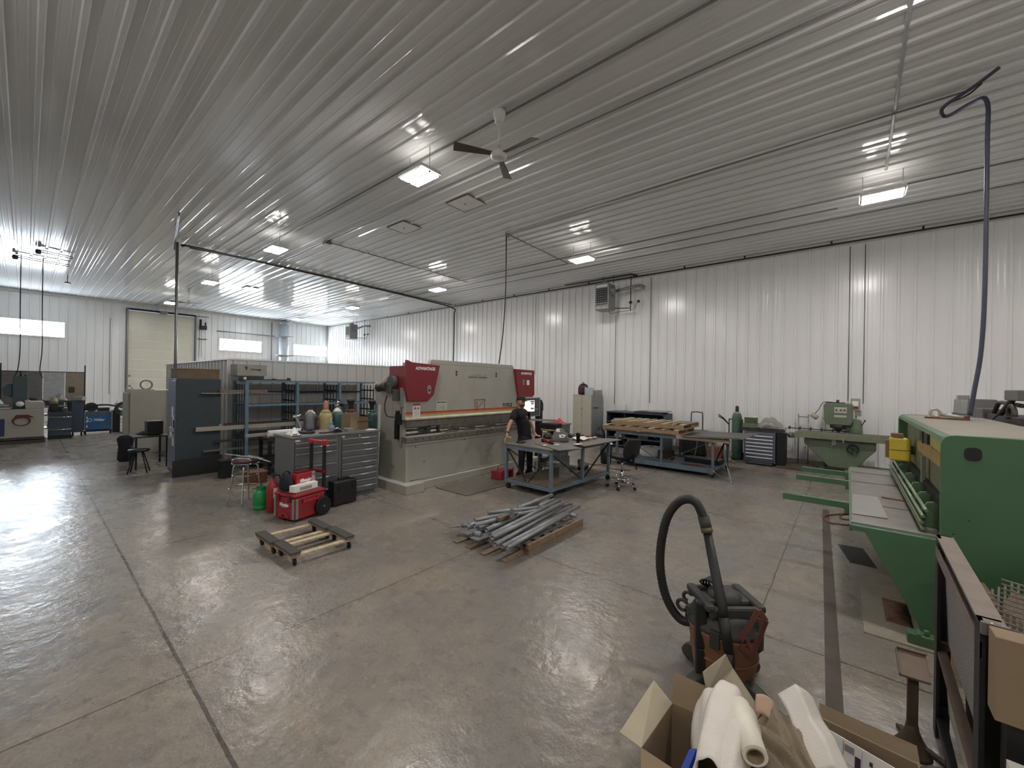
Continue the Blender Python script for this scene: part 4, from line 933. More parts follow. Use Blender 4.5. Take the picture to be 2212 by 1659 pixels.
# things on its lower shelf
ZS = .187
t = thing('metal_bracket', 'pale folded sheet metal bracket on the lower shelf of the work table', 'bracket', (-4.42, 7.1, ZS), .3)
b = MB(); b.panel([(-.1, -.2, 0), (.12, -.2, 0), (.1, -.1, .38), (-.08, -.1, .38)], .006); b.panel([(-.1, -.2, .002), (.2, -.25, .002), (.28, .1, .06), (-.05, .15, .06)], .006); b.build('sheet', mat('pale_sheet', '8e8a82', .5, .3), t)
b = MB(); b.bx(-.02, .2, -.45, -.28, 0, .07); b.build('flange', M_heat, t)
t = thing('drill', 'dark tool with an upright handle on the lower shelf of the work table', 'tool', (-4.35, 7.65, ZS), .2)
b = MB(); b.bx(-.05, .08, -.2, .2, 0, .09); b.build('body', M_black, t, .02); b = MB(); b.lathe([(.03, .09), (.035, .16), (.045, .22), (.02, .26)], (0, -.2, 0), 14); b.build('grip', M_dwood, t)
for k in range(4):
    x, y = -4.95, 6.75+.12*k
    b = MB(); b.tube([(x, y, ZS), (x, y, ZS+.2), (x+.02, y+.02, ZS+.22)], .008, 6); tag(b.build('threaded_rod', M_dsteel), 'short upright dark rod standing at the back of the lower shelf', 'rod', 'upright rods on the lower shelf')
b = MB(); b.panel([(-4.9, 6.1, ZS), (-4.1, 6.1, ZS), (-4.1, 7.0, ZS), (-4.9, 7.0, ZS)], .01); tag(b.build('plywood_sheet', M_dwood), 'brown board lying on the lower shelf at its near end', 'board')
t = thing('tool_crate', 'small red crate on the floor behind the left leg of the work table', 'crate', (-5.58, 6.45, .02), .1)
b = MB(); b.bx(-.14, .14, -.22, .22, .0, .17); b.build('body', mat('dull_red', '8a2a30', .5), t, .01)
for y in (-.18, 0, .18): b = MB(); b.bx(.141, .155, y-.012, y+.012, 0, .2); b.build('rib', mat('red_trim_plastic', 'c2303a', .35), t)
b = MB(); b.tube(arc([(-.02, -.15, .17), (-.02, -.1, .27), (-.02, .1, .27), (-.02, .15, .17)], 4), .008, 6); b.build('handle', M_dsteel, t)
t = thing('tape_roll', 'yellow coil ring hanging at the left corner of the work table under the hand', 'tape', (-5.27, 6.19, .855))
b = MB(); b.torus((.03, 0, .01), .075, .008, 'x', sy=.95); b.build('ring', mat('pale_yellow', 'c8bc78', .5), t)

# ------------------------------------------------------------------ second table with the pallets
t = thing('work_table', 'long blue framed steel table on casters farther back, carrying wooden pallets', 'table', (-4.52, 9.7, 0))
W2, L2, H2 = 2.26, 1.42, .87
for (x, y) in ((0, 0), (1.13, 0), (W2, 0), (0, L2), (1.13, L2), (W2, L2)):
    b = MB(); b.bx(x-.025, x+.025, y-.025, y+.025, .15, H2-.04); b.build('leg', M_tbl, t)
b = MB(); b.bx(-.35, W2+.02, -.03, L2+.03, H2-.035, H2); b.build('table_top', M_top, t, .003)
b = MB(); b.bx(-.02, W2+.02, -.03, .02, H2-.09, H2-.036); b.bx(-.02, W2+.02, L2-.02, L2+.03, H2-.09, H2-.036); b.build('top_rail', M_tbl, t)
b = MB(); b.bx(-.02, W2+.02, -.03, L2+.03, .13, .15); b.bx(-.02, W2+.02, -.035, .02, .09, .2); b.bx(-.02, W2+.02, L2-.02, L2+.035, .09, .2); b.build('bottom_shelf', M_tbl, t)
for (p, q) in (((.05, 0, H2-.08), (1.08, 0, .22)), ((W2-.05, 0, H2-.08), (1.18, 0, .22)), ((.05, L2, H2-.08), (1.08, L2, .22)), ((W2-.05, L2, H2-.08), (1.18, L2, .22)), ((W2, L2-.05, H2-.08), (W2, .1, .25))):
    b = MB(); b.bar(p, q, .035, .008); b.build('brace', M_tbl if p[1] == 0 else M_dsteel, t)
b = MB(); b.bx(1.5, W2+.35, -.11, -.036, H2-.07, H2-.002); b.build('edge_plank', M_wood, t)
for x in (.03, W2-.03):
    for y in (.0, L2): caster(t, x, y, .09, .04)
b = MB(); b.sheet(lambda u, v: (-2.9+1.25*u+.1*v, 9.5+1.55*v, H2+.014+.05*u*u), 10, 4, .01); tag(b.build('steel_sheet', mat('rolled_sheet', '62605e', .45, .6)), 'big thin steel sheet overhanging the right end of the pallet table', 'sheet')

M_pal = mat('new_pallet_wood', 'a08a6c', .75, var=.3, scale=3, stretch=(8, 1, 8)); M_pal2 = mat('pallet_wood_light', 'b8a68c', .75, var=.22, scale=3, stretch=(8, 1, 8))
def pallet(label, x, y, z, rz, Lx, Ly, ns=8, loc_axis='x', deck=True, mm=(M_pal, M_pal2)):
    t = thing('pallet', label, 'pallet', (x, y, z), rz)
    for k in range(3):
        yy = [0, Ly/2-.02, Ly-.04][k]
        b = MB(); b.bx(0, Lx, yy, yy+.04, .02, .1); b.build('stringer', mm[0], t)
    for k in range(3):
        xx = [0, Lx/2-.04, Lx-.1][k]
        b = MB(); b.bx(xx, xx+.1, 0, Ly, 0, .019); b.build('bottom_board', mm[0], t)
    for k in range(ns):
        xx = (Lx-.1)*k/(ns-1)
        b = MB(); b.bx(xx, xx+.1, -.01, Ly+.01, .101, .12); b.build('deck_board', mm[(k+1) % 2], t)
    return t
pallet('lower wooden pallet on the long table, sticking out toward the room', -4.88, 9.62, H2+.001, -.02, 1.9, 1.2, 7)
pallet('upper wooden pallet lying on top of the other on the long table', -4.7, 9.72, H2+.123, -.01, 1.8, 1.25, 9)
b = MB(); b.bx(-3.3, -2.85, 10.0, 10.8, H2+.245, H2+.252); tag(b.build('steel_plate', M_top), 'small dark plate on the right end of the upper pallet', 'plate')
t = thing('foam_roll', 'white round roll of wrap on the lower shelf of the pallet table', 'roll', (-4.0, 10.7, .151))
b = MB(); b.lathe([(.28, 0), (.3, .03), (.3, .2), (.27, .23), (.06, .235)], n=24); b.build('wrap', M_paper, t); b = MB(); b.cyl((0, 0, .236), (0, 0, .24), .05, 14); b.build('core', M_black, t)
b = MB(); b.bx(-3.72, -3.4, 10.4, 10.7, .151, .36); tag(b.build('cardboard_box', mat('dark_carton', '4a3628', .8)), 'dark brown box beside the white roll under the pallet table', 'box')
b = MB(); b.bx(-3.1, -2.3, 10.5, 10.9, .151, .25); tag(b.build('steel_tray', M_black), 'long black tray on the lower shelf of the pallet table', 'tray')
b = MB(); b.bx(-3.0, -2.3, 9.78, 10.1, .151, .165); tag(b.build('steel_plate', M_rust), 'rusty plate on the lower shelf of the pallet table, near corner', 'plate')
b = MB(); b.tube(arc([(-3.1, 9.95, .19), (-2.6, 9.85, .22), (-2.35, 9.62, .24), (-2.1, 9.5, .12), (-1.8, 9.35, .02)], 6), .012, 8); tag(b.build('bent_rod', M_chrome), 'curved shiny rod hanging from the table shelf down to the floor', 'rod')
b = MB(); b.tube([(-2.15, 10.1, .55), (-1.85, 9.5, .02)], .01, 8); tag(b.build('thin_rod', mat('pale_rod', '98a8a4', .4, .4)), 'thin pale rod leaning from the table leg to the floor', 'rod')

# person
M_tee = mat('black_tshirt', '1c1d20', .85, var=.15, bump=.2, bscale=30); M_jean = mat('dark_trousers', '20242c', .85, var=.15); M_boot = mat('boot_leather', '1c1816', .6)
M_hair = mat('brown_hair', '4a3a30', .8)
def skin_obj(name, verts, edges, root, sub=2):
    me = bpy.data.meshes.new(name); me.from_pydata([v[:3] for v in verts], edges, []); o = bpy.data.objects.new(name, me); COL.objects.link(o)
    sk = o.modifiers.new('s', 'SKIN'); sk.use_smooth_shade = True
    for i, v in enumerate(verts):
        d = me.skin_vertices[0].data[i]; d.radius = v[3] if isinstance(v[3], tuple) else (v[3], v[3]); d.use_root = (i == root)
    s = o.modifiers.new('b', 'SUBSURF'); s.levels = sub; s.render_levels = sub
    bpy.context.view_layer.update()
    m2 = bpy.data.meshes.new_from_object(o.evaluated_get(bpy.context.evaluated_depsgraph_get()))
    bpy.data.objects.remove(o); return m2
def person():
    # local frame: origin between the feet, x forwards, y to his left
    t = thing('person', 'person in black t-shirt and dark cap leaning on the work table by the press brake', 'person', (-5.36, 6.86, .0), math.radians(6))
    pel = (0.0, .05, .93); 
    V = [(0, .05, .93, (.07, .06)), (0, .0, 1.12, (.06, .05)), (-.02, -.08, 1.3, (.06, .05)), (-.02, -.12, 1.39, (.05, .045)), (0, -.14, 1.50, .052), (.02, -.15, 1.56, .055),
         # his right arm (towards -y): out and down to the table corner
         (-.02, -.27, 1.38, .042), (-.05, -.477, 1.15, .042), (.01, -.645, .985, .028), (.02, -.67, .945, (.035, .018)),
         # his left arm
         (-.02, .04, 1.35, .042), (.08, .2, 1.14, .042), (.16, .2, .945, .029), (.2, .2, .9, (.035, .018)),
         # legs
         (0, -.06, .84, .06), (.03, -.08, .5, .045), (0, -.08, .1, .04), (.02, .16, .84, .06), (.05, .2, .5, .045), (.03, .24, .1, .04)]
    E_ = [(0, 1), (1, 2), (2, 3), (3, 4), (4, 5), (3, 6), (6, 7), (7, 8), (8, 9), (3, 10), (10, 11), (11, 12), (12, 13), (0, 14), (14, 15), (15, 16), (0, 17), (17, 18), (18, 19)]
    for base, sy in ((9, -1), (13, 1)):
        hx, hy, hz = V[base][:3]
        for k in range(4):
            off = (-.026+.0175*k)*sy; ln = (.07, .08, .075, .06)[k] if sy < 0 else (.06, .075, .08, .07)[k]
            i = len(V); V.append((hx+.04, hy+off*1.2, hz-.005, .0095)); V.append((hx+.04+ln*.55, hy+off*1.35, hz-.008, .0085)); V.append((hx+.04+ln, hy+off*1.4, hz-.024, .007)); E_ += [(base, i), (i, i+1), (i+1, i+2)]
        i = len(V); V.append((hx+.005, hy+.04*-sy, hz-.004, .011)); V.append((hx+.04, hy+.06*-sy, hz-.014, .009)); E_ += [(base, i), (i, i+1)]
    me = skin_obj('b', V, E_, 0)
    bm = bmesh.new(); bm.from_mesh(me)
    mb = MB(); mb.bm.free(); mb.bm = bm
    # head: an ellipsoid with brow, nose, chin and ears merged into the body mesh; face turned towards +x, slightly to his right
    H = Matrix.Translation((.03, -.155, 1.635)) @ Matrix.Rotation(math.radians(-8), 4, 'Z') @ Matrix.Rotation(math.radians(6), 4, 'Y')
    def hd(u, v):
        th = 2*PI*u; ph = PI*v; x = math.sin(ph)*math.cos(th); y = math.sin(ph)*math.sin(th); z = math.cos(ph)
        r = 1.0; X = x*.098; Y = y*.076; Z = z*.118
        if x > 0:
            X += .022*math.exp(-((y/.22)**2+((z+.12)/.18)**2))      # nose
            X += .006*math.exp(-((z-.2)/.12)**2)*math.exp(-(y/.6)**2) # brow
            X -= .010*math.exp(-(((abs(y)-.38)/.16)**2+((z-.03)/.12)**2)) # eye sockets
            X += .010*math.exp(-((y/.4)**2+((z+.85)/.2)**2))      # chin
            X -= .004*math.exp(-((y/.3)**2+((z+.48)/.05)**2))      # mouth line
        if z < -.3: Y *= 1-.25*(-z-.3)
        return H @ Vector((X, Y, Z))
    mb.sheet(hd, 28, 20)
    for s in (-1, 1):
        mb.M = H @ Matrix.Translation((-.01, s*.078, -.01)); mb.lathe([(.002, -.03), (.016, -.02), (.02, 0), (.016, .022), (.002, .03)], n=10, sx=1, sy=.45); mb.M = Matrix()
    body = mb.build('body', M_skin, t)
    for f in body.data.polygons: f.use_smooth = True
    def clothes(nm, V, E, root, m):
        me = skin_obj(nm, V, E, root); me.materials.clear(); me.materials.append(m); me.name = nm
        o = bpy.data.objects.new(nm, me); COL.objects.link(o); o.parent = t; return o
    clothes('tshirt', [(0, .06, .84, (.165, .15)), (0, .05, .96, (.17, .15)), (0, .01, 1.12, (.165, .14)), (-.02, -.06, 1.28, (.175, .15)), (-.02, -.11, 1.40, (.15, .12)), (-.01, -.14, 1.49, .062), (-.02, -.30, 1.40, .085), (-.035, -.40, 1.24, .07), (-.02, .07, 1.37, .085), (.05, .16, 1.21, .07)],
            [(0, 1), (1, 2), (2, 3), (3, 4), (4, 5), (4, 6), (6, 7), (4, 8), (8, 9)], 0, M_tee)
    clothes('trousers', [(0, .05, .96, (.14, .125)), (0, .05, .86, (.145, .13)), (0, -.06, .76, .11), (.03, -.08, .5, .078), (0, -.08, .07, .062), (.02, .16, .76, .11), (.05, .2, .5, .078), (.03, .24, .07, .062)], [(0, 1), (1, 2), (2, 3), (3, 4), (1, 5), (5, 6), (6, 7)], 0, M_jean)
    for (x, y, a) in ((0, -.08, -.1), (.03, .24, .2)):
        b = MB(); b.at(x, y, 0, a); b.prism([(-.09, 0), (.19, 0), (.2, .03), (.17, .065), (.07, .09), (.05, .13), (-.07, .13), (-.1, .05)], 'y', -.045, .045); b.build('boot', M_boot, t, .015)
    b = MB(); b.M = H
    b.lathe([(.102, .035), (.103, .06), (.094, .095), (.06, .122), (.01, .13)], (-.004, 0, 0), 24, sx=1.0, sy=.82); cap = b.build('cap', mat('cap_cloth', '2a2624', .85), t)
    b = MB(); b.M = H; b.sheet(lambda u, v: (.07+.1*u*math.sqrt(max(0, 1-(2*v-1)**2*.7)), (v-.5)*.15, .045-.012*u-.02*(2*v-1)**2), 8, 10, .004); b.build('cap_brim', mat('cap_cloth', '2a2624', .85), cap)
    b = MB(); b.M = H; b.lathe([(.1, -.045), (.104, 0), (.104, .035)], (-.012, 0, 0), 24, cap=False, sx=.98, sy=.8)
    bmesh.ops.delete(b.bm, geom=[v for v in b.bm.verts if (H.inverted() @ v.co).x > .035], context='VERTS'); b.build('hair', M_hair, t)
    b = MB(); b.M = H
    def beard(u, v):
        th = (u-.5)*2.7; z = -.055-.06*v; R = .096-.026*v
        return (.004+R*1.02*math.cos(th), R*.79*math.sin(th), z)
    b.sheet(beard, 14, 6, .006); b.build('beard', mat('beard_brown', '5c4638', .85), t)
    for s in (-1, 1):
        b = MB(); b.M = H; b.ball((.083, s*.029, .006), .009); b.build('eye', mat('eye_dark', '1a1412', .2), t)
    b = MB(); b.cyl((-.003, -.61, 1.018), (.004, -.63, 1.0), .036, 14, hollow=.006); b.build('wristband', M_black, t)
    return t
person()

# swivel shop chair
t = thing('shop_chair', 'black padded swivel shop chair on a chrome five-star base beside the work table', 'chair', (-3.38, 7.5, 0), math.radians(-25))
b = MB()
def seat(u, v):
    x = (u-.5)*.46; y = (v-.5)*.44; r = max(abs(x)/.23, abs(y)/.22); return (x, y, .625-.02*(1-r**4)+.02*abs(2*u-1)**2)
b.lathe([(.02, .57), (.2, .575), (.225, .6), (.225, .625), (.19, .645), (.02, .64)], (-.02, 0, 0), 26, sx=1.12, sy=1); b.build('seat', mat('black_vinyl', '1a1a1c', .6), t)
b = MB()
b.sheet(lambda u, v: (.23+.1*v+.05*(1-(2*u-1)**2), (u-.5)*(.40-.10*abs(2*v-1)**3), .62+.37*v), 12, 12, .05); b.build('backrest', mat('black_vinyl', '1a1a1c', .6), t, .012)
b = MB(); b.bar((.05, 0, .56), (.3, 0, .54), .05, .03); b.bar((.3, 0, .53), (.33, 0, .7), .05, .02, (0, 1, 0)); b.bx(-.1, .12, -.08, .08, .54, .57); b.build('mechanism', M_blackm, t)
b = MB(); b.tube([(.22, .1, .55), (.25, .13, .42)], .01, 8); b.ball((.25, .13, .41), .02); b.build('lever', M_blackm, t)
b = MB(); b.cyl((0, 0, .1), (0, 0, .32), .028, 16); b.cyl((0, 0, .32), (0, 0, .55), .018, 16); b.build('gas_column', M_chrome, t)
b = MB(); b.torus((0, 0, .2), .2, .011)
for k in range(3): a = k*2*PI/3; b.tube([(.02*math.cos(a), .02*math.sin(a), .2), (.2*math.cos(a), .2*math.sin(a), .2)], .009, 8)
b.build('foot_ring', M_chrome, t)
for k in range(5):
    a = .3+k*2*PI/5; c_, s_ = math.cos(a), math.sin(a)
    b = MB(); b.tube(arc([(.03*c_, .03*s_, .11), (.15*c_, .15*s_, .11), (.27*c_, .27*s_, .065)], 4), [.018]*5+[.014]*4, 8); lg = b.build('base_leg', M_chrome, t)
    b = MB(); b.at(.28*c_, .28*s_, 0, a+.8); b.cyl((0, -.022, .028), (0, .022, .028), .028, 16); b.build('caster_wheel', M_rubber, lg)

# ------------------------------------------------------------------ along the long wall
M_lock = mat('locker_tan', 'aaa596', .5, var=.04)
t = thing('locker', 'tall pale tan locker with a grey side standing at the back wall', 'locker', (-7.44, 12.35, 0))
b = MB(); b.bx(.74, .76, .1, .45, 1.20, 1.24); b.build('side_rail', M_dsteel, t)
b = MB(); b.bx(0, .74, 0, .80, .0, 1.66); b.build('body', mat('locker_side', '8e9290', .45, .1), t, .004)
b = MB(); b.bx(.01, .365, -.018, -.001, .08, 1.64); d = b.build('door', M_lock, t, .002); b = MB(); b.bx(.375, .73, -.018, -.001, .08, 1.64); d2 = b.build('door', M_lock, t, .002)
b = MB(); b.cyl((.36, -.018, 1.18), (.36, -.022, 1.18), .04, 18); b.cyl((.36, -.018, .98), (.36, -.035, .98), .022, 12); b.build('lock', M_steel, d)
t = thing('backpack', 'black and dark red backpack on top of the tan locker', 'backpack', (-7.18, 12.6, 1.661))
b = MB(); b.lathe([(.05, 0), (.18, .01), (.2, .08), (.2, .22), (.16, .33), (.08, .39), (.01, .4)], n=20, sy=.65); b.build('bag_body', M_black, t)
b = MB(); b.lathe([(.05, 0), (.12, .01), (.13, .1), (.12, .2), (.05, .27)], (.0, -.08, .03), 16, sy=.6); b.build('front_pocket', mat('dark_red_cloth', '4a2028', .8), t)
for z in (.1, .16, .22): b = MB(); b.bx(-.1, .1, -.17, -.158, z, z+.012); b.build('trim_strip', M_red, t)
b = MB(); b.torus((0, 0, .4), .045, .01, 'x', a0=0, a1=PI); b.build('loop', M_black, t); b = MB(); b.ball((.24, 0, .05), .09, 1, .8, .7); b.build('side_pouch', M_black, t)
t = thing('laptop', 'silver grey flat case leaning beside the backpack on the tan locker', 'case', (-6.86, 12.4, 1.661))
b = MB(); b.panel([(-.14, 0, 0), (.17, 0, 0), (.17, .03, .25), (-.16, .03, .27)], .02); b.build('lid', mat('silver_case', 'a6abb0', .3, .5), t)
b = MB(); b.cyl((-.02, -.0, .18), (-.02, -.006, .18), .022, 14); b.build('round_logo', M_paper, t)
b = MB(); b.bx(-6.95, -6.70, 12.75, 13.1, 1.661, 1.83); tag(b.build('file_box', mat('grey_box', '969890', .6)), 'dull grey box on the rear right corner of the tan locker', 'box')
t = thing('backpack', 'dark bag on the floor between the lockers and the low shelf unit', 'bag', (-6.34, 12.3, 0))
b = MB(); b.lathe([(.1, .0), (.17, .03), (.18, .35), (.14, .5), (.05, .56)], n=16, sy=.8); b.build('bag_body', M_black, t); b = MB(); b.torus((0, 0, .55), .05, .01, 'y', a0=0, a1=PI); b.build('strap', M_black, t)
t = thing('shelf_unit', 'low dark blue-grey steel shelf unit against the back wall behind the pallet table', 'shelf', (-6.12, 12.3, 0))
for q in ((0, .03, 0, .75, 0, 1.15), (1.86, 1.89, 0, .75, 0, 1.15), (.6, .62, .02, .75, .05, 1.1), (.031, 1.859, .72, .75, .05, 1.1)):
    b = MB(); b.bx(*q); b.build('side', mat('shelf_slate', '3e4854', .5, .2), t)
for z in (.05, .3, .55, .8, 1.12): b = MB(); b.bx(-.01 if z > 1 else .031, 1.9 if z > 1 else 1.859, -.01, .72, z, z+.03); b.build('shelf_board', mat('shelf_slate', '3e4854', .5, .2), t)
for l, q, m in (('stack of dark sheets and grey panels on the shelf unit top', (-5.2, -4.35, 12.35, 13.0, 1.151, 1.2), M_dsteel), ('pale plastic film draped at the right end of the shelf unit', (-4.75, -4.2, 12.4, 12.9, 1.201, 1.24), mat('grey_film', '9a9ea0', .3)), ('small white socket box with a black plug on the wall above the shelf unit', (-5.98, -5.84, 13.1, 13.22, 1.17, 1.36), M_white)):
    b = MB(); b.bx(*q); tag(b.build('panel_stack' if q[5] < 1.3 else 'socket_box', m, bevel=.004), l, 'panel' if q[5] < 1.3 else 'socket')
for k, (x, z) in enumerate(((-5.9, .8), (-5.47, .55), (-5.86, .3), (-4.9, .8), (-5.0, .3))):
    b = MB(); b.bx(x, x+.26, 12.36, 12.8, z+.031, z+.14); tag(b.build('parts_bin', [M_heat, M_dsteel, M_card, M_paper, M_dsteel][k], bevel=.004), ['grey bin on the second shelf of the low unit, left', 'dark bin on the third shelf of the low unit', 'brown bin on the fourth shelf of the low unit, left', 'pale bin on the second shelf of the low unit, middle', 'dark bin on the fourth shelf of the low unit, middle'][k], 'bin')
# grey waste bin beyond the press brake
t = thing('waste_bin', 'large grey plastic bin with red rags on top, beyond the worker', 'bin', (-5.98, 9.2, 0))
b = MB(); b.prism([(-.2, 0), (.2, 0), (.25, .93), (-.25, .93)], 'y', -.2, .2); b.build('tub', mat('bin_grey', '6e6f6a', .6), t, .02)
b = MB(); b.bx(-.27, .27, -.22, .22, .93, .97); b.bx(.02, .2, -.235, -.22, .72, .75); b.build('rim', mat('bin_grey', '6e6f6a', .6), t, .01)
b = MB(); b.sheet(lambda u, v: ((u-.5)*.42, (v-.5)*.32, .972+.09*math.sin(PI*u)*math.sin(PI*v)*(1+.5*math.sin(8*u+6*v))), 12, 10, .004); b.build('rag', mat('red_rag', 'b03c48', .8), t)
t = thing('stool', 'round topped dark stool with a yellowish rim beyond the worker', 'stool', (-5.62, 8.35, 0))
b = MB(); b.lathe([(.26, .87), (.28, .88), (.28, .9), (.26, .91)], n=26); b.build('tray_top', mat('brass_rim', '8c7c50', .4, .4), t)
b = MB(); b.cyl((0, 0, .05), (0, 0, .87), .035, 12); b.lathe([(.22, 0), (.2, .03), (.04, .06)], n=18); b.build('pedestal', M_dsteel, t)
b = MB(); b.bx(-5.85, -5.42, 8.18, 8.5, .911, 1.05); tag(b.build('tool_case', M_black, bevel=.02), 'dark case lying on the round topped stand beyond the worker', 'case')

# green gas bottle on a cart
t = thing('bottle_cart', 'narrow hand cart holding the green gas bottle, standing at the back wall', 'cart', (-2.42, 12.75, 0))
b = MB(); b.bx(-.2, .2, -.1, .12, .0, .02)
for x in (-.17, .17): b.tube([(x, .14, .02), (x, .14, 1.1)], .014, 8)
b.bx(-.17, .17, .13, .15, 1.08, 1.11); b.bx(-.18, .18, .13, .15, .6, .64); b.build('frame', M_blackm, t)
for x in (-.21, .21): b = MB(); b.cyl((x-.02, .16, .09), (x+.02, .16, .09), .09, 18); b.build('wheel', M_rubber, t)
for l in range(2):
    b = MB(); b.tube(arc([(-.17, .1, .95), (-.3, .05, 1.12-.03*l), (-.42, 0, 1.22-.05*l)], 4), .014, 8); b.build('torch_handle', M_blackm, t)
gas_bottle('green gas bottle with a black cap on the hand cart at the back wall', -2.36, 12.72, 1.30, mat('bottle_leaf', '4a6652', .45), mat('bottle_pale_green', '8a9a80', .5), 'cap', .125, M_black, None)
del_group = [o for o in bpy.data.objects if o.name.startswith('gas_bottle') and o.parent is None and o.location.y > 10]
for o in del_group:
    o.location.z = .021
t = thing('hand_truck', 'hand truck with a bent grey handle standing behind the pallet table', 'hand truck', (-3.45, 12.85, 0))
b = MB(); b.tube(arc([(-.16, 0, .05), (-.16, 0, 1.12), (-.1, 0, 1.24), (.1, 0, 1.24), (.16, 0, 1.12), (.16, 0, .05)], 5), .016, 8); b.bx(-.16, .16, -.01, .01, .5, .54); b.bx(-.2, .2, -.2, .0, .0, .02); b.build('frame', M_dsteel, t)
t = thing('machine', 'dark machine with a white wrapped block standing under the far side of the pallet table', 'machine', (-3.35, 12.3, 0))
b = MB(); b.bx(-.35, .3, -.2, .3, .1, .75); b.build('body', M_black, t, .03); b = MB(); b.bx(-.3, .26, -.15, .26, 0, .1); b.build('plinth', M_blackm, t)
t = thing('compressor', 'small brown compressor box with hoses and a gauge near the back wall', 'compressor', (-2.75, 12.2, 0))
b = MB(); b.bx(-.2, .15, -.15, .15, .03, .38); b.build('case', mat('brown_case', '7a4c30', .6), t, .01)
b = MB(); b.bx(-.18, .13, -.13, .13, 0, .03); b.build('feet', M_black, t)
b = MB(); b.cyl((.28, -.12, .2), (.28, -.0, .2), .11, 22); b.lathe([(.1, 0), (.1, .1)], (.28, -.05, 0), 12); b.build('gauge', M_heat, t)
b = MB()
for k in range(4): b.tube(arc([(-.2+.05*k, 0, .4), (-.05+.05*k, -.1, .55+.04*k), (.15, 0, .5+.05*k), (.25, .1, .4)], 5), .01, 6)
b.build('hoses', M_black, t)
t = thing('trestle', 'chrome bar stand under the right end of the pallet table', 'stand', (-3.0, 11.65, 0))
b = MB()
for x in (-.1, .1): b.tube(arc([(x, 0, .75), (x*1.2, 0, .4), (x*2, 0, .0)], 4), .014, 8)
b.tube([(-.13, 0, .55), (.13, 0, .55)], .012, 8); b.build('frame', M_chrome, t)

# blue-grey tool cabinet
M_scab = mat('slate_cabinet', '5c6470', .45, .25, var=.06); M_hb = mat('bright_handle', 'e0e0e2', .3, .1, var=.02)
t = thing('tool_cabinet', 'slate grey tool cabinet with seven bright drawer handles near the back wall', 'cabinet', (-2.08, 12.1, 0), 0)
drawer_unit(t, 's', 0, .70, 0, .6, .03, .86, [(.78-(i+1)*.092, .78-i*.092) for i in range(7)], M_scab, M_hb, 'y', False)
for x in (.08, .6): b = MB(); b.cyl((x, .05, .05), (x, .1, .05), .05, 14); b.build('caster', M_rubber, t)
b = MB(); b.bx(.72, .9, .05, .55, .04, .85); b.build('side_locker', M_blackm, t, .005)
for k, l in enumerate(('flat dark steel tools piled on the slate cabinet', 'second layer of grey steel tooling on the slate cabinet')):
    b = MB(); b.bar((-2.15, 12.3+.12*k, .885+.033*k), (-1.2, 12.32+.11*k, .885+.033*k), .25, .03, (0, 0, 1)); tag(b.build('steel_bar_stack', M_dsteel), l, 'steel')
t = thing('wooden_chest', 'small olive box with a lid behind the slate cabinet, left end', 'box', (-2.0, 12.62, .9))
b = MB(); b.bx(-.18, .18, -.15, .15, 0, .14); b.build('body', M_olive, t, .006); b = MB(); b.bx(-.14, .14, -.13, .13, .14, .3); b.build('top', mat('olive_dark', '4c5640', .5), t, .006); b = MB(); b.bx(-.15, .15, -.14, .14, .3, .32); b.build('lid', M_white, t)
b = MB()
b.sheet(lambda u, v: (-1.82+.62*u, 12.3+.55*v, .96+.27*(math.sin(PI*min(1, u*1.15))**.6 if 0 < u*1.15 < 1 else 0)*math.sin(PI*v)**.5+.02*math.sin(17*u+9*v)), 26, 16, .002); tag(b.build('plastic_cover', mat('cloudy_plastic', 'd8d8d2', .2, trans=.75, var=.03)), 'clear plastic sheet covering an olive machine on the slate cabinet', 'cover')
t = thing('covered_machine', 'olive machine vice under the clear plastic sheet', 'vice', (-1.56, 12.55, .955))
b = MB(); b.prism([(-.18, 0), (.22, 0), (.2, .08), (.05, .16), (-.1, .15), (-.16, .08)], 'y', -.1, .1); b.build('casting', M_olive, t, .01)
b = MB(); b.cyl((.22, 0, .04), (.28, 0, .04), .02, 10); b.build('screw', M_steel, t)
b = MB(); b.lathe([(.05, 0), (.06, .02), (.02, .06)], (-2.3, 12.0, 0), 12); b.bx(-2.4, -2.24, 11.96, 12.1, 0, .05); tag(b.build('wood_block', M_dwood), 'small brown wooden block on the floor left of the slate cabinet', 'block')
b = MB(); b.bx(-1.35, -.6, 12.05, 12.45, .001, .05); tag(b.build('wood_block', mat('dark_plank', '5a4a3c', .8)), 'dark wide plank on the floor right of the slate cabinet', 'plank')

# ------------------------------------------------------------------ milling machine at the back wall
t = thing('milling_machine', 'olive green milling machine with long bed and hand wheel at the back wall', 'machine', (-.15, 12.45, 0))
b = MB(); b.prism([(-.17, .12), (.3, .12), (.68, .6), (.68, .78), (-.66, .78), (-.66, .66)], 'y', -.05, .45); b.build('knee', M_olive, t, .015)
b = MB(); b.bx(-.25, .38, -.1, .5, .0, .12); b.build('base', M_black, t, .01)
b = MB(); b.bx(-.85, 1.1, -.18, .25, .79, .9); b.bx(-.82, 1.08, -.14, .2, .9, .93); tb = b.build('long_table', mat('olive_table', '7a7f68', .45, .2), t, .006)
b = MB(); b.bx(-.8, 1.06, -.1, -.06, .931, .955); b.bx(-.8, 1.06, .1, .14, .931, .955); b.build('table_rail', M_steel, tb)
b = MB(); b.bx(-.98, -.85, -.14, .1, .76, .88); b.cyl((-1.02, -.02, .82), (-.98, -.02, .82), .03, 12); b.build('end_bracket', M_olive, t, .01)
b = MB(); b.ball((-.93, -.17, .83), .045); b.build('chrome_knob', M_chrome, t)
b = MB(); b.bx(-1.0, .3, .2, .24, .97, .985); b.bx(-1.0, .3, .3, .33, .97, .985); b.tube([(-1.0, .1, .99), (.2, .1, .99)], .012, 8)
for k in range(6): b.bx(-1.0+.22*k, -.97+.22*k, .08, .34, .96, 1.02)
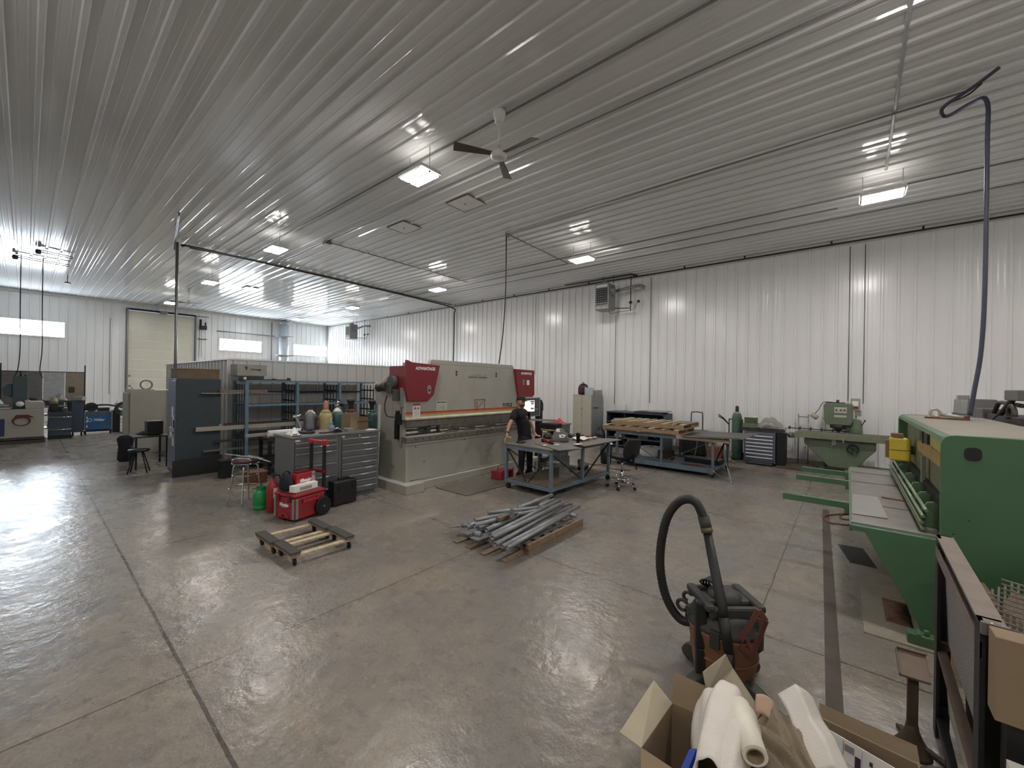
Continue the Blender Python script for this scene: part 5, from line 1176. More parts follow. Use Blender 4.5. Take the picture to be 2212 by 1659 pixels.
b.build('feed_rail', M_dsteel, t)
b = MB(); b.prism([(-.27, 1.2), (-.2, 1.14), (.22, 1.14), (.27, 1.25), (.27, 1.62), (.24, 1.66), (-.26, 1.66), (-.29, 1.6)], 'y', -.05, .4); hd = b.build('head', M_olive, t, .02)
b = MB(); b.bx(-.08, .15, -.056, -.05, 1.43, 1.57); b.bx(-.08, .15, -.056, -.05, 1.33, 1.38); b.build('control_plate', mat('control_plate', 'b8b8ac', .4, .3), hd)
for x in (-.04, .04): b = MB(); b.cyl((x, -.056, 1.5), (x, -.075, 1.5), .018, 12); b.build('knob', M_black, hd)
b = MB(); b.bx(.09, .13, -.07, -.056, 1.48, 1.52); b.build('red_switch', mat('faded_red', '8a4038', .5), hd)
b = MB(); b.lathe([(.05, 1.0), (.12, 1.06), (.15, 1.14)], (0, .1, 0), 18); b.cyl((0, .1, .96), (0, .1, 1.02), .03, 12); b.bx(-.16, .16, .05, .15, 1.06, 1.14); b.build('spindle', M_dsteel, hd)
b = MB(); b.cyl((-.02, .1, 1.66), (-.02, .1, 1.74), .03, 12); b.bx(-.12, .12, .0, .2, 1.66, 1.68); b.bx(-.25, -.12, .0, .15, 1.66, 1.69); b.build('top_fitting', M_dsteel, hd)
b = MB(); b.cyl((.3, .2, .95), (.3, .2, 1.25), .15, 22, .13); b.ball((.3, .2, 1.24), .13, 1, 1, .4); b.bx(.1, .3, .1, .4, .95, 1.2); b.build('column', M_olive, t, .008)
b = MB(); b.tube([(.42, .1, 1.15), (.48, .08, 1.26)], .01, 8); b.ball((.48, .08, 1.27), .02); b.build('lever', M_black, t)
b = MB(); b.bx(.22, .4, .25, .35, 1.48, 1.78); b.bx(.3, .42, .27, .33, 1.36, 1.5); bb = b.build('switch_box', mat('grey_box', '969890', .6), t, .006)
b = MB(); b.bx(.25, .36, .243, .25, 1.6, 1.72); b.build('switch_label', M_paper, bb); b = MB(); b.bx(.25, .36, .243, .25, 1.53, 1.59); b.build('red_label', mat('faded_red', '8a4038', .5), bb)
b = MB(); b.tube([(.32, .3, 1.36), (.32, .3, 1.1)], .02, 10); b.build('post', M_heat, t)
b = MB(); b.tube(arc([(-.18, .05, 1.69), (-.3, .0, 1.66), (-.38, -.02, 1.5), (-.48, -.02, 1.35)], 5), .008, 6); b.build('lamp_arm', M_dsteel, t)
b = MB(); b.cyl((-.46, -.03, 1.37), (-.6, -.05, 1.24) if False else (-.40, -.05, 1.26), .05, 16, .065); b.bm.free()
b = MB(); b.cyl((-.52, -.02, 1.37), (-.40, -.04, 1.28), .062, 16, .055); b.build('lamp_shade', mat('lamp_grey', 'a8a494', .5), t)
b = MB(); b.torus((.27, -.1, .6), .1, .016, 'y', 24); b.cyl((.27, -.12, .6), (.27, -.05, .6), .03, 12)
for k in range(3): a = k*2*PI/3+.3; b.bar((.27, -.1, .6), (.27+.1*math.cos(a), -.1, .6+.1*math.sin(a)), .02, .015)
b.build('hand_wheel', M_black, t); b = MB(); b.ball((.3, -.13, .51), .018); b.build('wheel_knob', M_chrome, t)
b = MB(); b.bx(.08, .11, -.2, -.16, .74, .86); b.bx(-.12, -.04, -.08, -.05, .66, .78); b.tube([(-.08, -.08, .66), (-.14, -.1, .6)], .012, 8); b.build('clamp', M_steel, t)
t = thing('upright_stand', 'thin steel upright frame standing beside the milling head on the feed rail', 'frame', (-.98, 13.08, 0))
b = MB(); b.tube([(0, 0, .02), (0, 0, 1.3)], .012, 8); b.tube([(.21, 0, .02), (.21, 0, 1.3)], .012, 8); b.tube([(0, 0, 1.26), (.21, 0, 1.26)], .012, 8); b.ball((0, 0, 1.31), .02); b.ball((.21, 0, 1.31), .02); b.bx(-.1, .3, -.1, .1, 0, .02); b.build('frame', M_steel, t)
t = thing('upright_stand', 'second thin steel upright frame left of the milling head', 'frame', (-.42, 13.08, 0))
b = MB(); b.tube([(0, 0, .02), (0, 0, 1.6)], .012, 8); b.tube([(0, 0, 1.55), (.15, 0, 1.55)], .01, 8); b.tube([(-.06, 0, 1.25), (.1, 0, 1.25)], .01, 8); b.bx(-.1, .1, -.1, .1, 0, .02); b.build('frame', M_steel, t)
# long rails on the floor at the wall
b = MB(); b.bx(-1.3, .9, 12.15, 12.19, .001, .045); tag(b.build('floor_rail', M_steel), 'long steel rail lying on the floor in front of the milling machine', 'rail')
b = MB(); b.bx(-.02, .16, 11.9, 12.05, .001, .16); tag(b.build('stop_block', M_olive, bevel=.01), 'small olive block on the floor rail in front of the milling machine', 'block')
b = MB(); b.tube(arc([(-5.4, 9.3, .012), (-4.9, 9.1, .012), (-4.7, 9.25, .012), (-4.3, 9.0, .012), (-3.9, 9.1, .012)], 8), .008, 6); tag(b.build('floor_cable', M_cord), 'thin dark cable snaking on the floor behind the work table', 'cable')
t = thing('bucket', 'black bucket with a white lid on the floor beyond the work table', 'bucket', (-4.75, 9.55, 0))
b = MB(); b.lathe([(.13, 0), (.16, .5)], n=20); b.build('pail', M_black, t); b = MB(); b.lathe([(.165, .5), (.165, .52)], n=20); b.build('lid', M_paper, t)
# ------------------------------------------------------------------ green guillotine shear
M_gtop = mat('dusty_green_top', '8e887c', .7, var=.05, scale=2); M_bed = mat('bed_steel', '84807c', .38, .6, var=.15, scale=5)
M_gold = mat('old_green', '4c6a4a', .5, var=.12)
def shear():
    t = thing('guillotine_shear', 'big green sheet metal guillotine shear standing at the right', 'shear', (0, 0, 0))
    side = [(.04, .835), (.57, .835), (.57, 1.59), (.576, 1.62), (.592, 1.643), (.617, 1.656), (.65, 1.66), (1.36, 1.66), (1.36, .03), (.47, .03), (.47, .11), (.13, .79), (.04, .79)]
    for y0, y1 in ((4.56, 4.61), (7.95, 8.0)):
        b = MB(); b.prism(side, 'y', y0, y1); s_ = b.build('side_plate', M_green, t, .006)
        if y0 < 5:
            b = MB(); b.prism([(.735+.045*math.cos(a)*abs(math.cos(a))**-.3, 1.525+.05*math.sin(a)*(abs(math.sin(a))+.01)**-.3) for a in [2*PI*k/24+.01 for k in range(24)]], 'y', 4.553, 4.56); b.build('lifting_hole', M_black, s_)
            for p in ((.72, 1.02), (.64, .9)): b = MB(); b.cyl((p[0], 4.56, p[1]), (p[0], 4.557, p[1]), .006, 8); b.build('screw', M_black, s_)
    b = MB(); b.bx(.39, 1.0, 4.46, 4.56, .012, .09); b.cyl((.5, 4.5, .09), (.5, 4.5, .13), .018, 12); b.bx(.44, .47, 4.46, 4.56, .09, .1); b.build('foot', M_gold, t, .006)
    b = MB(); b.bx(.39, 1.0, 8.0, 8.1, .0, .09); b.build('foot', M_gold, t, .006)
    # bed
    b = MB(); b.bx(.045, .6, 4.62, 7.94, .78, .83); bd = b.build('bed', M_bed, t, .003)
    b = MB(); b.bx(.03, .05, 4.6, 7.96, .77, .822); b.build('bed_lip', M_green, t)
    for y in (5.5, 6.76, 7.5):
        b = MB(); b.bx(.06, .5, y-.012, y+.012, .8305, .832); b.build('slot', M_black, bd)
    b = MB(); b.bx(.04, .6, 4.61, 4.65, .835, .85); b.build('edge_strip', M_heat, t)
    b = MB(); b.bx(.12, .16, 4.62, 7.94, .3, .78); b.bm.free()
    b = MB(); b.bx(.5, .6, 4.62, 7.94, .35, .78); b.build('bed_beam', M_gold, t)
    # housing
    b = MB(); b.bx(.62, 1.36, 4.611, 7.949, 1.62, 1.655); b.build('top_cover', M_gtop, t, .006)
    b = MB(); b.prism([(.575, 1.6), (.585, 1.635), (.63, 1.655), (.63, 1.62), (.6, 1.6)], 'y', 4.615, 7.945); b.build('top_edge', M_gold, t)
    b = MB(); b.bx(.66, .7, 4.62, 7.94, .98, 1.62); b.build('front_apron', mat('dirty_olive', '6c7050', .5, var=.15), t)
    b = MB(); b.bx(1.3, 1.34, 4.62, 7.94, .1, 1.62); b.build('rear_panel', M_green, t)
    b = MB(); b.prism([(6.6, 1.41), (6.1, 1.47), (4.95, 1.44), (4.7, 1.42), (4.7, 1.34), (5.5, 1.33), (6.5, 1.32)], 'x', .63, .66); b.build('blade_guard', mat('worn_orange', 'a08448', .5, var=.2), t)
    b = MB(); b.bx(.64, .66, 4.72, 5.8, 1.44, 1.58); b.build('yellow_panel', mat('dull_yellow', 'a8a058', .5), t)
    b = MB(); b.bx(.62, .655, 5.75, 6.3, 1.46, 1.58); b.bx(.61, .63, 6.0, 6.06, 1.45, 1.6); b.build('linkage', M_dsteel, t)
    b = MB(); b.bx(.6, .63, 5.9, 5.98, 1.05, 1.32); b.build('pale_strip', M_heat, t)
    # finger guard: rods with bracket plates
    b = MB()
    for x, z in ((.49, .87), (.485, .92), (.49, .97), (.51, 1.02)): b.tube([(x, 4.7, z), (x, 7.93, z)], .013, 8)
    b.build('guard_rod', mat('rod_green', '7c8a72', .4, .3), t)
    for y in (4.85, 5.3, 5.8, 6.4, 7.1, 7.7):
        b = MB(); b.prism([(.5, .85), (.6, .85), (.6, 1.04), (.57, 1.07), (.53, 1.06), (.5, 1.0)], 'y', y, y+.025); b.build('guard_bracket', M_gold, t, .004)
    b = MB(); b.bx(.61, .655, 4.62, 7.94, .84, 1.08); b.build('hold_down', M_black, t)
    # yellow box at the far end
    b = MB(); b.bx(.42, .62, 7.0, 7.12, 1.11, 1.40); g = b.build('yellow_guard_box', M_yel, t, .02); b = MB(); b.bx(.421, .619, 6.995, 7.0, 1.245, 1.25); b.build('seam', M_rust, g)
    b = MB(); b.bx(.39, .42, 7.02, 7.12, 1.14, 1.36); b.bx(.44, .55, 7.0, 7.12, 1.41, 1.45); b.build('guard_bracket', mat('brown_bracket', '7a5a34', .6), t)
    b = MB(); b.bar((.62, 7.06, 1.25), (.68, 7.3, 1.25), .1, .1); b.build('guard_mount', M_gold, t)
    # squaring arms
    for y, ln in ((5.46, .58), (6.75, .56), (7.45, .55)):
        b = MB(); b.bx(.04-ln, .03, y-.03, y+.03, .765, .83); a = b.build('squaring_arm', M_green, t, .003)
        b = MB(); b.prism([(-.1, .825), (.02, .825), (.02, .76), (-.0, .75), (-.02, .765)], 'y', y-.035, y-.031) ; b.build('gusset', M_gold, a)
        b = MB(); b.bx(-.005, .035, y-.05, y-.036, .72, .82); b.build('arm_bracket', M_green, a)
    return t
shear()
b = MB(); b.bx(-.6, .05, 8.0, 8.07, .77, .83) if False else b.bm.free()
for l, p in (('thin steel sheet lying on the near end of the shear bed', [(.05, 4.97, .8325), (.3, 5.0, .8325), (.27, 5.92, .8325), (.06, 5.9, .8325)]),):
    b = MB(); b.panel(p, .004); tag(b.build('steel_sheet', mat('bright_sheet', '9c9894', .3, .6, var=.08)), l, 'sheet')
b = MB(); b.bar((.3, 5.93, .838), (.48, 5.9, .838), .012, .01); tag(b.build('scribe_rod', M_rust), 'thin brown rod on the shear bed beside the sheet', 'rod')
b = MB(); b.tube(arc([(.1, 5.0, .72), (-.12, 5.05, .69), (-.16, 5.3, .68), (-.02, 5.45, .70), (.1, 5.5, .72)], 6), .009, 6); b.tube(arc([(.1, 5.2, .72), (-.03, 5.25, .70), (-.02, 5.42, .70), (.1, 5.45, .72)], 6), .009, 6); tag(b.build('foot_switch_cable', mat('red_brown_cable', '5a3026', .6)), 'red-brown cable looping out from under the shear bed', 'cable')
b = MB(); b.bar((.78, 7.0, 1.672), (1.0, 6.0, 1.672), .03, .02, (0, 0, 1)) if False else b.bar((.75, 7.15, 1.668), (1.1, 7.0, 1.668), .035, .02, (0, 0, 1)); tag(b.build('flat_bar', M_rust), 'rusty flat bar lying on top of the green shear', 'bar')
t = thing('torch_lamp', 'pale metal hand tool with a ring end lying on top of the green shear', 'tool', (.86, 7.35, 1.662), 0)
b = MB(); b.torus((0, 0, .06), .045, .016, 'y'); b.cyl((0, -.03, .06), (0, .03, .06), .052, 20, hollow=.012); b.build('ring', mat('pale_metal', 'b8b8b0', .35, .5), t)
b = MB(); b.cyl((.04, 0, .04), (.24, -.1, .022), .022, 12, .018); b.build('shaft', mat('pale_metal', 'b8b8b0', .35, .5), t); b = MB(); b.cyl((.24, -.1, .022), (.27, -.115, .022), .022, 12); b.build('tip', M_rust, t)
# pipe bending machine behind the shear
t = thing('hydraulic_machine', 'dark machine with bent hoses and levers standing behind the green shear', 'machine', (1.45, 0, 0))
b = MB(); b.bx(0, .9, 7.0, 10.6, 0, 1.62); b.build('cabinet', mat('machine_slate', '4a5460', .5, .2), t, .01)
b = MB(); b.bx(.03, .3, 7.1, 9.4, 1.62, 1.7); b.build('slide', M_dsteel, t)
b = MB(); b.prism([(9.85, 1.62), (10.5, 1.62), (10.45, 1.86), (9.95, 1.86)], 'x', 0, .2); b.bx(.02, .16, 10.25, 10.4, 1.86, 1.93); b.build('motor_block', M_heat, t, .01)
b = MB(); b.prism([(9.0, 1.62), (9.6, 1.62), (9.5, 1.88), (9.1, 1.88)], 'x', .02, .25); b.bx(.0, .2, 8.5, 9.0, 1.62, 1.76); b.build('motor_block', mat('block_grey', '5c5a58', .5), t, .01)
b = MB(); b.bx(.0, .12, 7.0, 7.5, 1.9, 2.02); b.build('head_block', mat('block_grey', '5c5a58', .5), t, .01)
b = MB(); b.tube(arc([(.05, 7.4, 1.92), (.05, 7.8, 1.75), (.05, 8.2, 1.62)], 4), .03, 10)
b.tube(arc([(.1, 8.5, 1.66), (.1, 8.3, 1.82), (.1, 8.1, 1.86), (.1, 7.3, 1.84)], 5), .025, 10); b.torus((.02, 7.3, 1.72), .12, .025, 'x', a0=-.3, a1=PI); b.build('hydraulic_hose', M_dsteel, t)
b = MB(); b.bx(1.2, 1.9, 4.2, 4.9, .62, .9) if False else b.bm.free()

# things on the floor around the shear
b = MB(); b.panel([(-.295, 8.5, .001), (-.205, 8.5, .001), (.02, 3.0, .001), (-.07, 3.0, .001)], .012); tag(b.build('floor_strip', mat('dark_rubber_strip', '4c423c', .75, var=.2)), 'long dark brown strip lying on the floor between the vacuum and the shear', 'strip')
b = MB(); b.panel([(-.07, 6.72, .001), (.18, 6.75, .001), (.29, 6.1, .001), (.05, 6.1, .001)], .02); tag(b.build('rubber_mat', M_blackm), 'small black slab on the floor under the front edge of the shear bed', 'mat')
b = MB(); b.panel([(.13, 4.42, .0005), (1.6, 4.42, .0005), (1.6, 5.9, .0005), (.13, 5.9, .0005)], .011); tag(b.build('floor_board', mat('dusty_board', '8d8778', .7, var=.1)), 'thin dusty board lying on the floor under the near end of the shear', 'board')
b = MB(); b.sheet(lambda u, v: (.28+.17*u, 4.75+.5*v, .014+.07*math.sin(PI*u)*math.sin(PI*v)*(.6+.4*math.sin(9*v+5*u)**2)), 8, 10, .003); tag(b.build('scrap_heap', mat('brown_scrap', '5a4030', .8, var=.4, scale=20)), 'small heap of brown scrap on the board under the shear', 'scrap')

# ------------------------------------------------------------------ pipes on the old pallet
t = thing('pallet', 'old weathered low pallet on the floor carrying the loose pile of pipes', 'pallet', (0, 0, 0))
b = MB(); b.bx(-2.875, -2.83, 3.76, 5.02, .0, .05); b.bx(-2.87, -2.83, 3.76, 5.02, .056, .125); b.build('stringer', M_dwood, t)
for x in (-2.95, -3.3, -3.72):
    b = MB(); b.prism([(3.8, .018), (4.05, .018), (4.08, .05), (4.22, .05), (4.25, .018), (4.65, .018), (4.68, .05), (4.8, .05), (4.83, .018), (5.0, .018), (5.0, .1), (3.8, .1)], 'x', x-.035, x); b.build('stringer', M_dwood, t)
for y in (3.8, 3.98, 4.18, 4.38, 4.58, 4.78, 4.9): b = MB(); b.bx(-3.76, -2.872 if y > 3.9 else -2.872, y, y+.1, .101, .118); b.build('deck_board', M_dwood, t)
for x in (-2.98, -3.3, -3.55, -3.8): b = MB(); b.bx(x, x+.09, 3.42+.06*abs(x+3.3), 5.0, .001, .017); b.build('bottom_board', M_dwood, t)
P_ = [((-3.68, 3.97, .27), (-3.24, 4.68, .28)), ((-3.55, 4.45, .25), (-3.48, 5.2, .30)), ((-3.62, 3.66, .26), (-3.50, 4.25, .24)), ((-3.56, 3.60, .22), (-3.42, 4.38, .24)),
      ((-3.01, 3.32, .29), (-3.18, 5.14, .27)), ((-2.96, 3.32, .23), (-3.2, 5.2, .22)), ((-3.09, 3.38, .28), (-3.28, 5.11, .28)), ((-2.93, 3.40, .19), (-3.03, 5.25, .21)),
      ((-2.88, 3.43, .18), (-2.97, 4.85, .2)), ((-3.39, 3.63, .2), (-3.42, 4.27, .2)), ((-3.73, 3.62, .15), (-3.73, 4.1, .15)), ((-3.53, 3.55, .15), (-3.42, 3.58, .15)),
      ((-3.38, 4.23, .25), (-3.11, 5.17, .25)), ((-2.9, 4.77, .22), (-2.80, 4.79, .23)), ((-3.54, 3.64, .19), (-3.53, 3.86, .19)), ((-3.2, 3.5, .16), (-3.35, 5.0, .16)),
      ((-3.08, 3.42, .17), (-3.12, 5.1, .16)), ((-3.47, 3.9, .16), (-3.5, 5.05, .16)), ((-3.62, 3.95, .16), (-3.6, 5.0, .2)), ((-3.85, 3.66, .15), (-3.78, 3.7, .15)), ((-3.3, 4.6, .3), (-3.32, 5.0, .3))]
lbl = ['grey steel pipe lying across the left back of the pile', 'pipe pointing back toward the blue work table leg', 'pipe with its open end toward the left, second from the left top', 'thick pipe below the left top one', 'topmost long pipe in the middle of the pile', 'long pipe just right of the topmost one', 'long pipe just left of the topmost one', 'long pipe reaching farthest back at the right side',
       'rightmost long pipe along the wooden edge', 'short pipe at the front centre left', 'stubby pipe at the left front', 'very short pipe piece lying crosswise at the front', 'pipe crossing the middle of the pile diagonally', 'short tee stub at the right rear of the pile', 'short stub behind the crosswise piece', 'lower pipe under the middle of the pile', 'lower pipe under the right of the pile', 'lower pipe under the left of the pile', 'thin lower pipe at the left back', 'tiny pipe stub at the far left front', 'short pipe lying on top near the back']
for i, (p, q) in enumerate(P_):
    r = [.028, .028, .024, .03, .027, .027, .027, .027, .024, .03, .034, .036, .026, .028, .032, .026, .026, .026, .024, .034, .024][i]
    b = MB(); b.cyl(p, q, r, 18, hollow=.006); tag(b.build('steel_pipe', M_galv), lbl[i], 'pipe', 'pipes piled on the weathered pallet')
b = MB(); b.cyl((-3.33, 4.05, .27), (-3.33, 4.05, .4), .03, 14); b.cyl((-3.37, 4.1, .3), (-3.29, 4.0, .3), .028, 14); b.cyl((-3.37, 4.1, .37), (-3.29, 4.0, .37), .028, 14); tag(b.build('pipe_tee', M_galv), 'galvanised tee fitting standing on the pipe pile', 'pipe fitting')
b = MB(); b.bx(-3.47, -3.40, 3.9, 4.12, .235, .28); tag(b.build('wood_block', M_dwood, bevel=.003), 'small brown wood block on the pipe pile', 'block')
for l, p in (('flat steel plate strip sticking out at the far left of the pallet', [(-4.02, 3.55, .12), (-3.93, 3.52, .12), (-3.7, 4.1, .12), (-3.8, 4.12, .12)]), ('bent plate lying under the crosswise pipe piece', [(-3.72, 3.52, .121), (-3.58, 3.5, .121), (-3.55, 3.76, .121), (-3.7, 3.76, .121)]),
             ('second flat plate at the front of the pipe pile', [(-3.5, 3.46, .121), (-3.36, 3.46, .121), (-3.34, 3.72, .121), (-3.46, 3.74, .121)]), ('flat grey angle iron along the right edge of the pallet', [(-3.0, 3.48, .12), (-2.94, 3.47, .12), (-2.885, 4.82, .12), (-2.95, 4.82, .12)])):
    b = MB(); b.panel(p, .01); tag(b.build('steel_plate', M_galv), l, 'plate')
b = MB(); b.bar((-4.02, 5.36, .03), (-3.78, 5.48, .03), .05, .05, (0, 0, 1)); b.bar((-3.97, 5.28, .02), (-3.85, 5.5, .02), .04, .03, (0, 0, 1)); tag(b.build('red_clamp', mat('dull_red', '8a2a30', .5)), 'small reddish offcuts on the floor behind the pipe pile', 'offcut')

# ------------------------------------------------------------------ shop vacuum
M_vorg = mat('dusty_orange_drum', '7d553c', .55, var=.12, scale=5); M_vblk = mat('dusty_black_plastic', '35342f', .6, var=.25, scale=6); M_vhose = mat('vac_hose', '1d1d1a', .55)
t = thing('shop_vacuum', 'dusty orange and black shop vacuum with a tall looping black hose on the floor', 'vacuum', (-.62, 3.02, 0), math.radians(40))
b = MB(); b.lathe([(.155, .05), (.175, .06), (.195, .2), (.218, .38), (.226, .40), (.226, .42)], n=36); dr = b.build('drum', M_vorg, t)
b = MB(); b.lathe([(.20, .23), (.206, .235), (.208, .25), (.204, .255)], n=36, cap=False); b.build('drum_band', M_vorg, dr)
b = MB(); b.lathe([(.228, .42), (.234, .43), (.23, .45), (.2, .47), (.195, .5), (.17, .53), (.12, .55), (.02, .555)], n=36); lid = b.build('lid', M_vblk, t)
b = MB(); b.bx(-.16, .16, -.07, .07, .54, .60); b.bx(-.17, .17, -.16, -.12, .52, .6); b.bx(-.17, .17, .12, .16, .52, .6); b.bx(-.19, -.13, -.16, .16, .56, .61); b.bx(.13, .19, -.16, .16, .56, .61); b.build('carry_handle', M_vblk, t, .018)
b = MB(); b.lathe([(.11, .555), (.1, .62), (.07, .64), (.02, .645)], n=24); b.build('motor_cover', M_vblk, t)
for a in (0, PI/2, PI, 1.5*PI):
    c_, s_ = math.cos(a+.4), math.sin(a+.4)
    b = MB(); b.at(.19*c_, .19*s_, 0, a+.4); b.prism([(-.05, .02), (.12, .02), (.14, .06), (.1, .12), (.0, .15), (-.05, .15)], 'y', -.04, .04); f = b.build('caster_foot', M_vblk, t, .012)
    b = MB(); b.at(.29*c_, .29*s_, 0, a+1.2); b.cyl((0, -.018, .024), (0, .018, .024), .024, 16); b.build('caster_wheel', M_rubber, f)
for a in (.9, 2.5, 4.0, 5.3):
    b = MB(); b.at(0, 0, 0, a); b.bx(.2, .24, -.03, .03, .35, .46); b.build('latch', M_vblk, t, .006)
# accessories are in world space relative to the drum: hose and wand
Mi = (Matrix.Translation((-.62, 3.02, 0)) @ Matrix.Rotation(math.radians(40), 4, 'Z')).inverted()
def vp(p): return tuple(Mi @ Vector(p))
hp = [(-.78, 2.97, .38), (-.88, 2.95, .37), (-.97, 2.94, .48), (-1.015, 2.93, .66), (-1.02, 2.94, .85), (-.985, 2.95, 1.05), (-.92, 2.96, 1.17), (-.85, 2.96, 1.215), (-.79, 2.96, 1.2), (-.745, 2.955, 1.12), (-.725, 2.95, 1.06)]
b = MB(); pts = arc([vp(p) for p in hp], 14)
b.tube(pts, [.029+.0022*(k % 2) for k in range(len(pts))], 14); b.build('hose', M_vhose, t)
b = MB(); b.tube([vp((-.742, 2.953, 1.12)), vp((-.715, 2.945, 1.03))], .036, 16); b.build('hose_cuff', M_vblk, t)
b = MB(); b.tube([vp((-.722, 2.947, 1.05)), vp((-.712, 2.943, 1.02))], .037, 16); b.build('tape_band', mat('dull_tape', '5a563c', .5), t)
b = MB(); b.tube([vp((-.715, 2.945, 1.03)), vp((-.60, 2.86, .60)), vp((-.585, 2.83, .54))], [.028, .033, .036], 14); b.tube([vp((-.585, 2.83, .55)), vp((-.54, 2.79, .36))], [.034, .028], 14); b.tube([vp((-.54, 2.79, .36)), vp((-.52, 2.77, .25))], [.034, .02], 4); b.build('wand', M_vhose, t)
b = MB(); b.M = Mi @ Matrix.Translation((-.72, 2.84, .3)) @ Matrix.Rotation(.4, 4, 'Z'); b.bx(-.035, .035, -.03, .03, 0, .3); b.bx(-.03, .03, -.025, .03, -.22, 0); b.build('floor_tool_tube', M_vhose, t, .012)
b = MB()
nz = [(-.395, 2.85, .655), (-.36, 2.86, .60), (-.425, 2.86, .36), (-.505, 2.84, .40)]
for i in range(4): b.bar(vp(nz[i]), vp(nz[(i+1) % 4]), .014, .03)
b.bar(vp((-.41, 2.85, .60)), vp((-.37, 2.855, .59)), .01, .02); b.bar(vp((-.46, 2.85, .46)), vp((-.42, 2.855, .38)), .01, .02); b.build('nozzle', mat('red_brown_plastic', '6a4038', .5), t)
b = MB(); b.M = Mi @ Matrix.Translation((-.84, 2.96, .47)); b.torus((-.03, 0, .0), .035, .012, 'y', a0=.6, a1=5.2); b.torus((0, .02, .06), .03, .012, 'y', a0=.6, a1=4.6); b.build('cord_hook', M_vblk, t)
b = MB()
for k in range(4): b.tube(arc([vp((-.74+.02*k, 3.1, .58)), vp((-.78+.02*k, 3.05, .63)), vp((-.72, 3.0+.02*k, .68)), vp((-.66, 2.98, .66)), vp((-.62+.02*k, 3.05, .6))], 5), .007, 6)
b.build('coiled_cord', M_black, t)

# ------------------------------------------------------------------ open cartons in the foreground
M_fl = mat('carton_flap_pale', 'aaa08a', .85, var=.05)
def panel(parent, name, pts, m, th=.004):
    b = MB(); b.panel(pts, th); return b.build(name, m, parent)
t = thing('open_carton', 'open brown carton with spread flaps at the bottom of the view, left one', 'box', (0, 0, 0))
A, B_, C_, D_ = (-.67, 1.72), (-.65, 2.06), (-.36, 2.10), (-.34, 1.70)
z0 = .43
for p, q in ((A, B_), (B_, C_), (C_, D_), (D_, A)):
    panel(t, 'side', [(p[0], p[1], .002), (q[0], q[1], .002), (q[0], q[1], z0), (p[0], p[1], z0)], M_card)
panel(t, 'bottom', [(A[0], A[1], .002), (D_[0], D_[1], .002), (C_[0], C_[1], .002), (B_[0], B_[1], .002)], M_card)
panel(t, 'flap', [(A[0], A[1], z0), (B_[0], B_[1], z0), (-.735, 2.04, .515), (-.76, 1.70, .46)], M_fl)
panel(t, 'flap', [(B_[0], B_[1], z0), (C_[0], C_[1], z0), (-.40, 2.15, .53), (-.655, 2.12, .55)], M_card)
panel(t, 'flap', [(A[0], A[1], z0), (D_[0], D_[1], z0), (-.34, 1.60, .40), (-.62, 1.6, .38)], M_card)
t = thing('open_carton', 'carton behind the foam wrap with one tall pale flap standing up', 'box', (0, 0, 0))
E1 = [(-.33, 2.12), (-.33, 2.38), (-.14, 2.38), (-.14, 2.12)]
for i in range(4):
    p, q = E1[i], E1[(i+1) % 4]
    panel(t, 'side', [(p[0], p[1], .002), (q[0], q[1], .002), (q[0], q[1], .40), (p[0], p[1], .40)], M_card)
f = panel(t, 'flap', [(-.52, 2.18, .48), (-.33, 2.14, .40), (-.30, 2.28, .44), (-.43, 2.30, .58)], M_fl)
panel(t, 'flap_tab', [(-.52, 2.18, .482), (-.43, 2.30, .582), (-.455, 2.26, .66), (-.545, 2.2, .56)], M_fl)
t = thing('open_carton', 'long open carton with a white printed panel at the lower right of the view', 'box', (0, 0, 0))
E2 = [(-.06, 2.36), (.02, 1.80), (.30, 1.84), (.24, 2.42)]
panel(t, 'side', [(-.08, 2.40, .002), (.26, 2.40, .002), (.26, 2.40, .44), (-.08, 2.40, .46)], M_card, .008)
panel(t, 'flap', [(-.08, 2.40, .40), (.26, 2.42, .385), (.25, 2.48, .46), (-.085, 2.46, .485)], M_card, .008)
lp = panel(t, 'printed_panel', [(-.075, 2.33, .30), (.20, 2.30, .28), (.205, 2.33, .42), (-.072, 2.36, .45)], M_paper, .006)
for (u0, u1, v0, v1, m) in ((.16, .18, .25, .9, 'g'), (.28, .29, .2, .95, 'g'), (.3, .42, .72, .9, 'g'), (.43, .5, .42, .72, 'b'), (.51, .515, .35, .95, 'g'), (.6, .64, .68, .8, 'b'), (.2, .24, .55, .72, 'g'), (.86, .87, .5, .6, 'b'), (.02, .5, .4, .41, 'g')):
    def pp(u, v): 
        a = Vector((-.075, 2.33, .30)).lerp(Vector((.20, 2.30, .28)), u); c = Vector((-.072, 2.36, .45)).lerp(Vector((.205, 2.33, .42)), u); return a.lerp(c, v)+Vector((0, -.0065, .0))
    panel(lp, 'print', [pp(u0, v0), pp(u1, v0), pp(u1, v1), pp(u0, v1)], mat('print_grey', '8c8a94', .6) if m == 'g' else mat('print_dark', '3a3644', .6), .001)
panel(t, 'side', [(.25, 2.41, .002), (.32, 1.6, .002), (.32, 1.6, .40), (.25, 2.41, .44)], M_card, .006)
panel(t, 'side', [(-.08, 2.40, .002), (-.08, 2.40, .4), (-.12, 1.9, .36), (-.12, 1.9, .002)], M_card, .006)
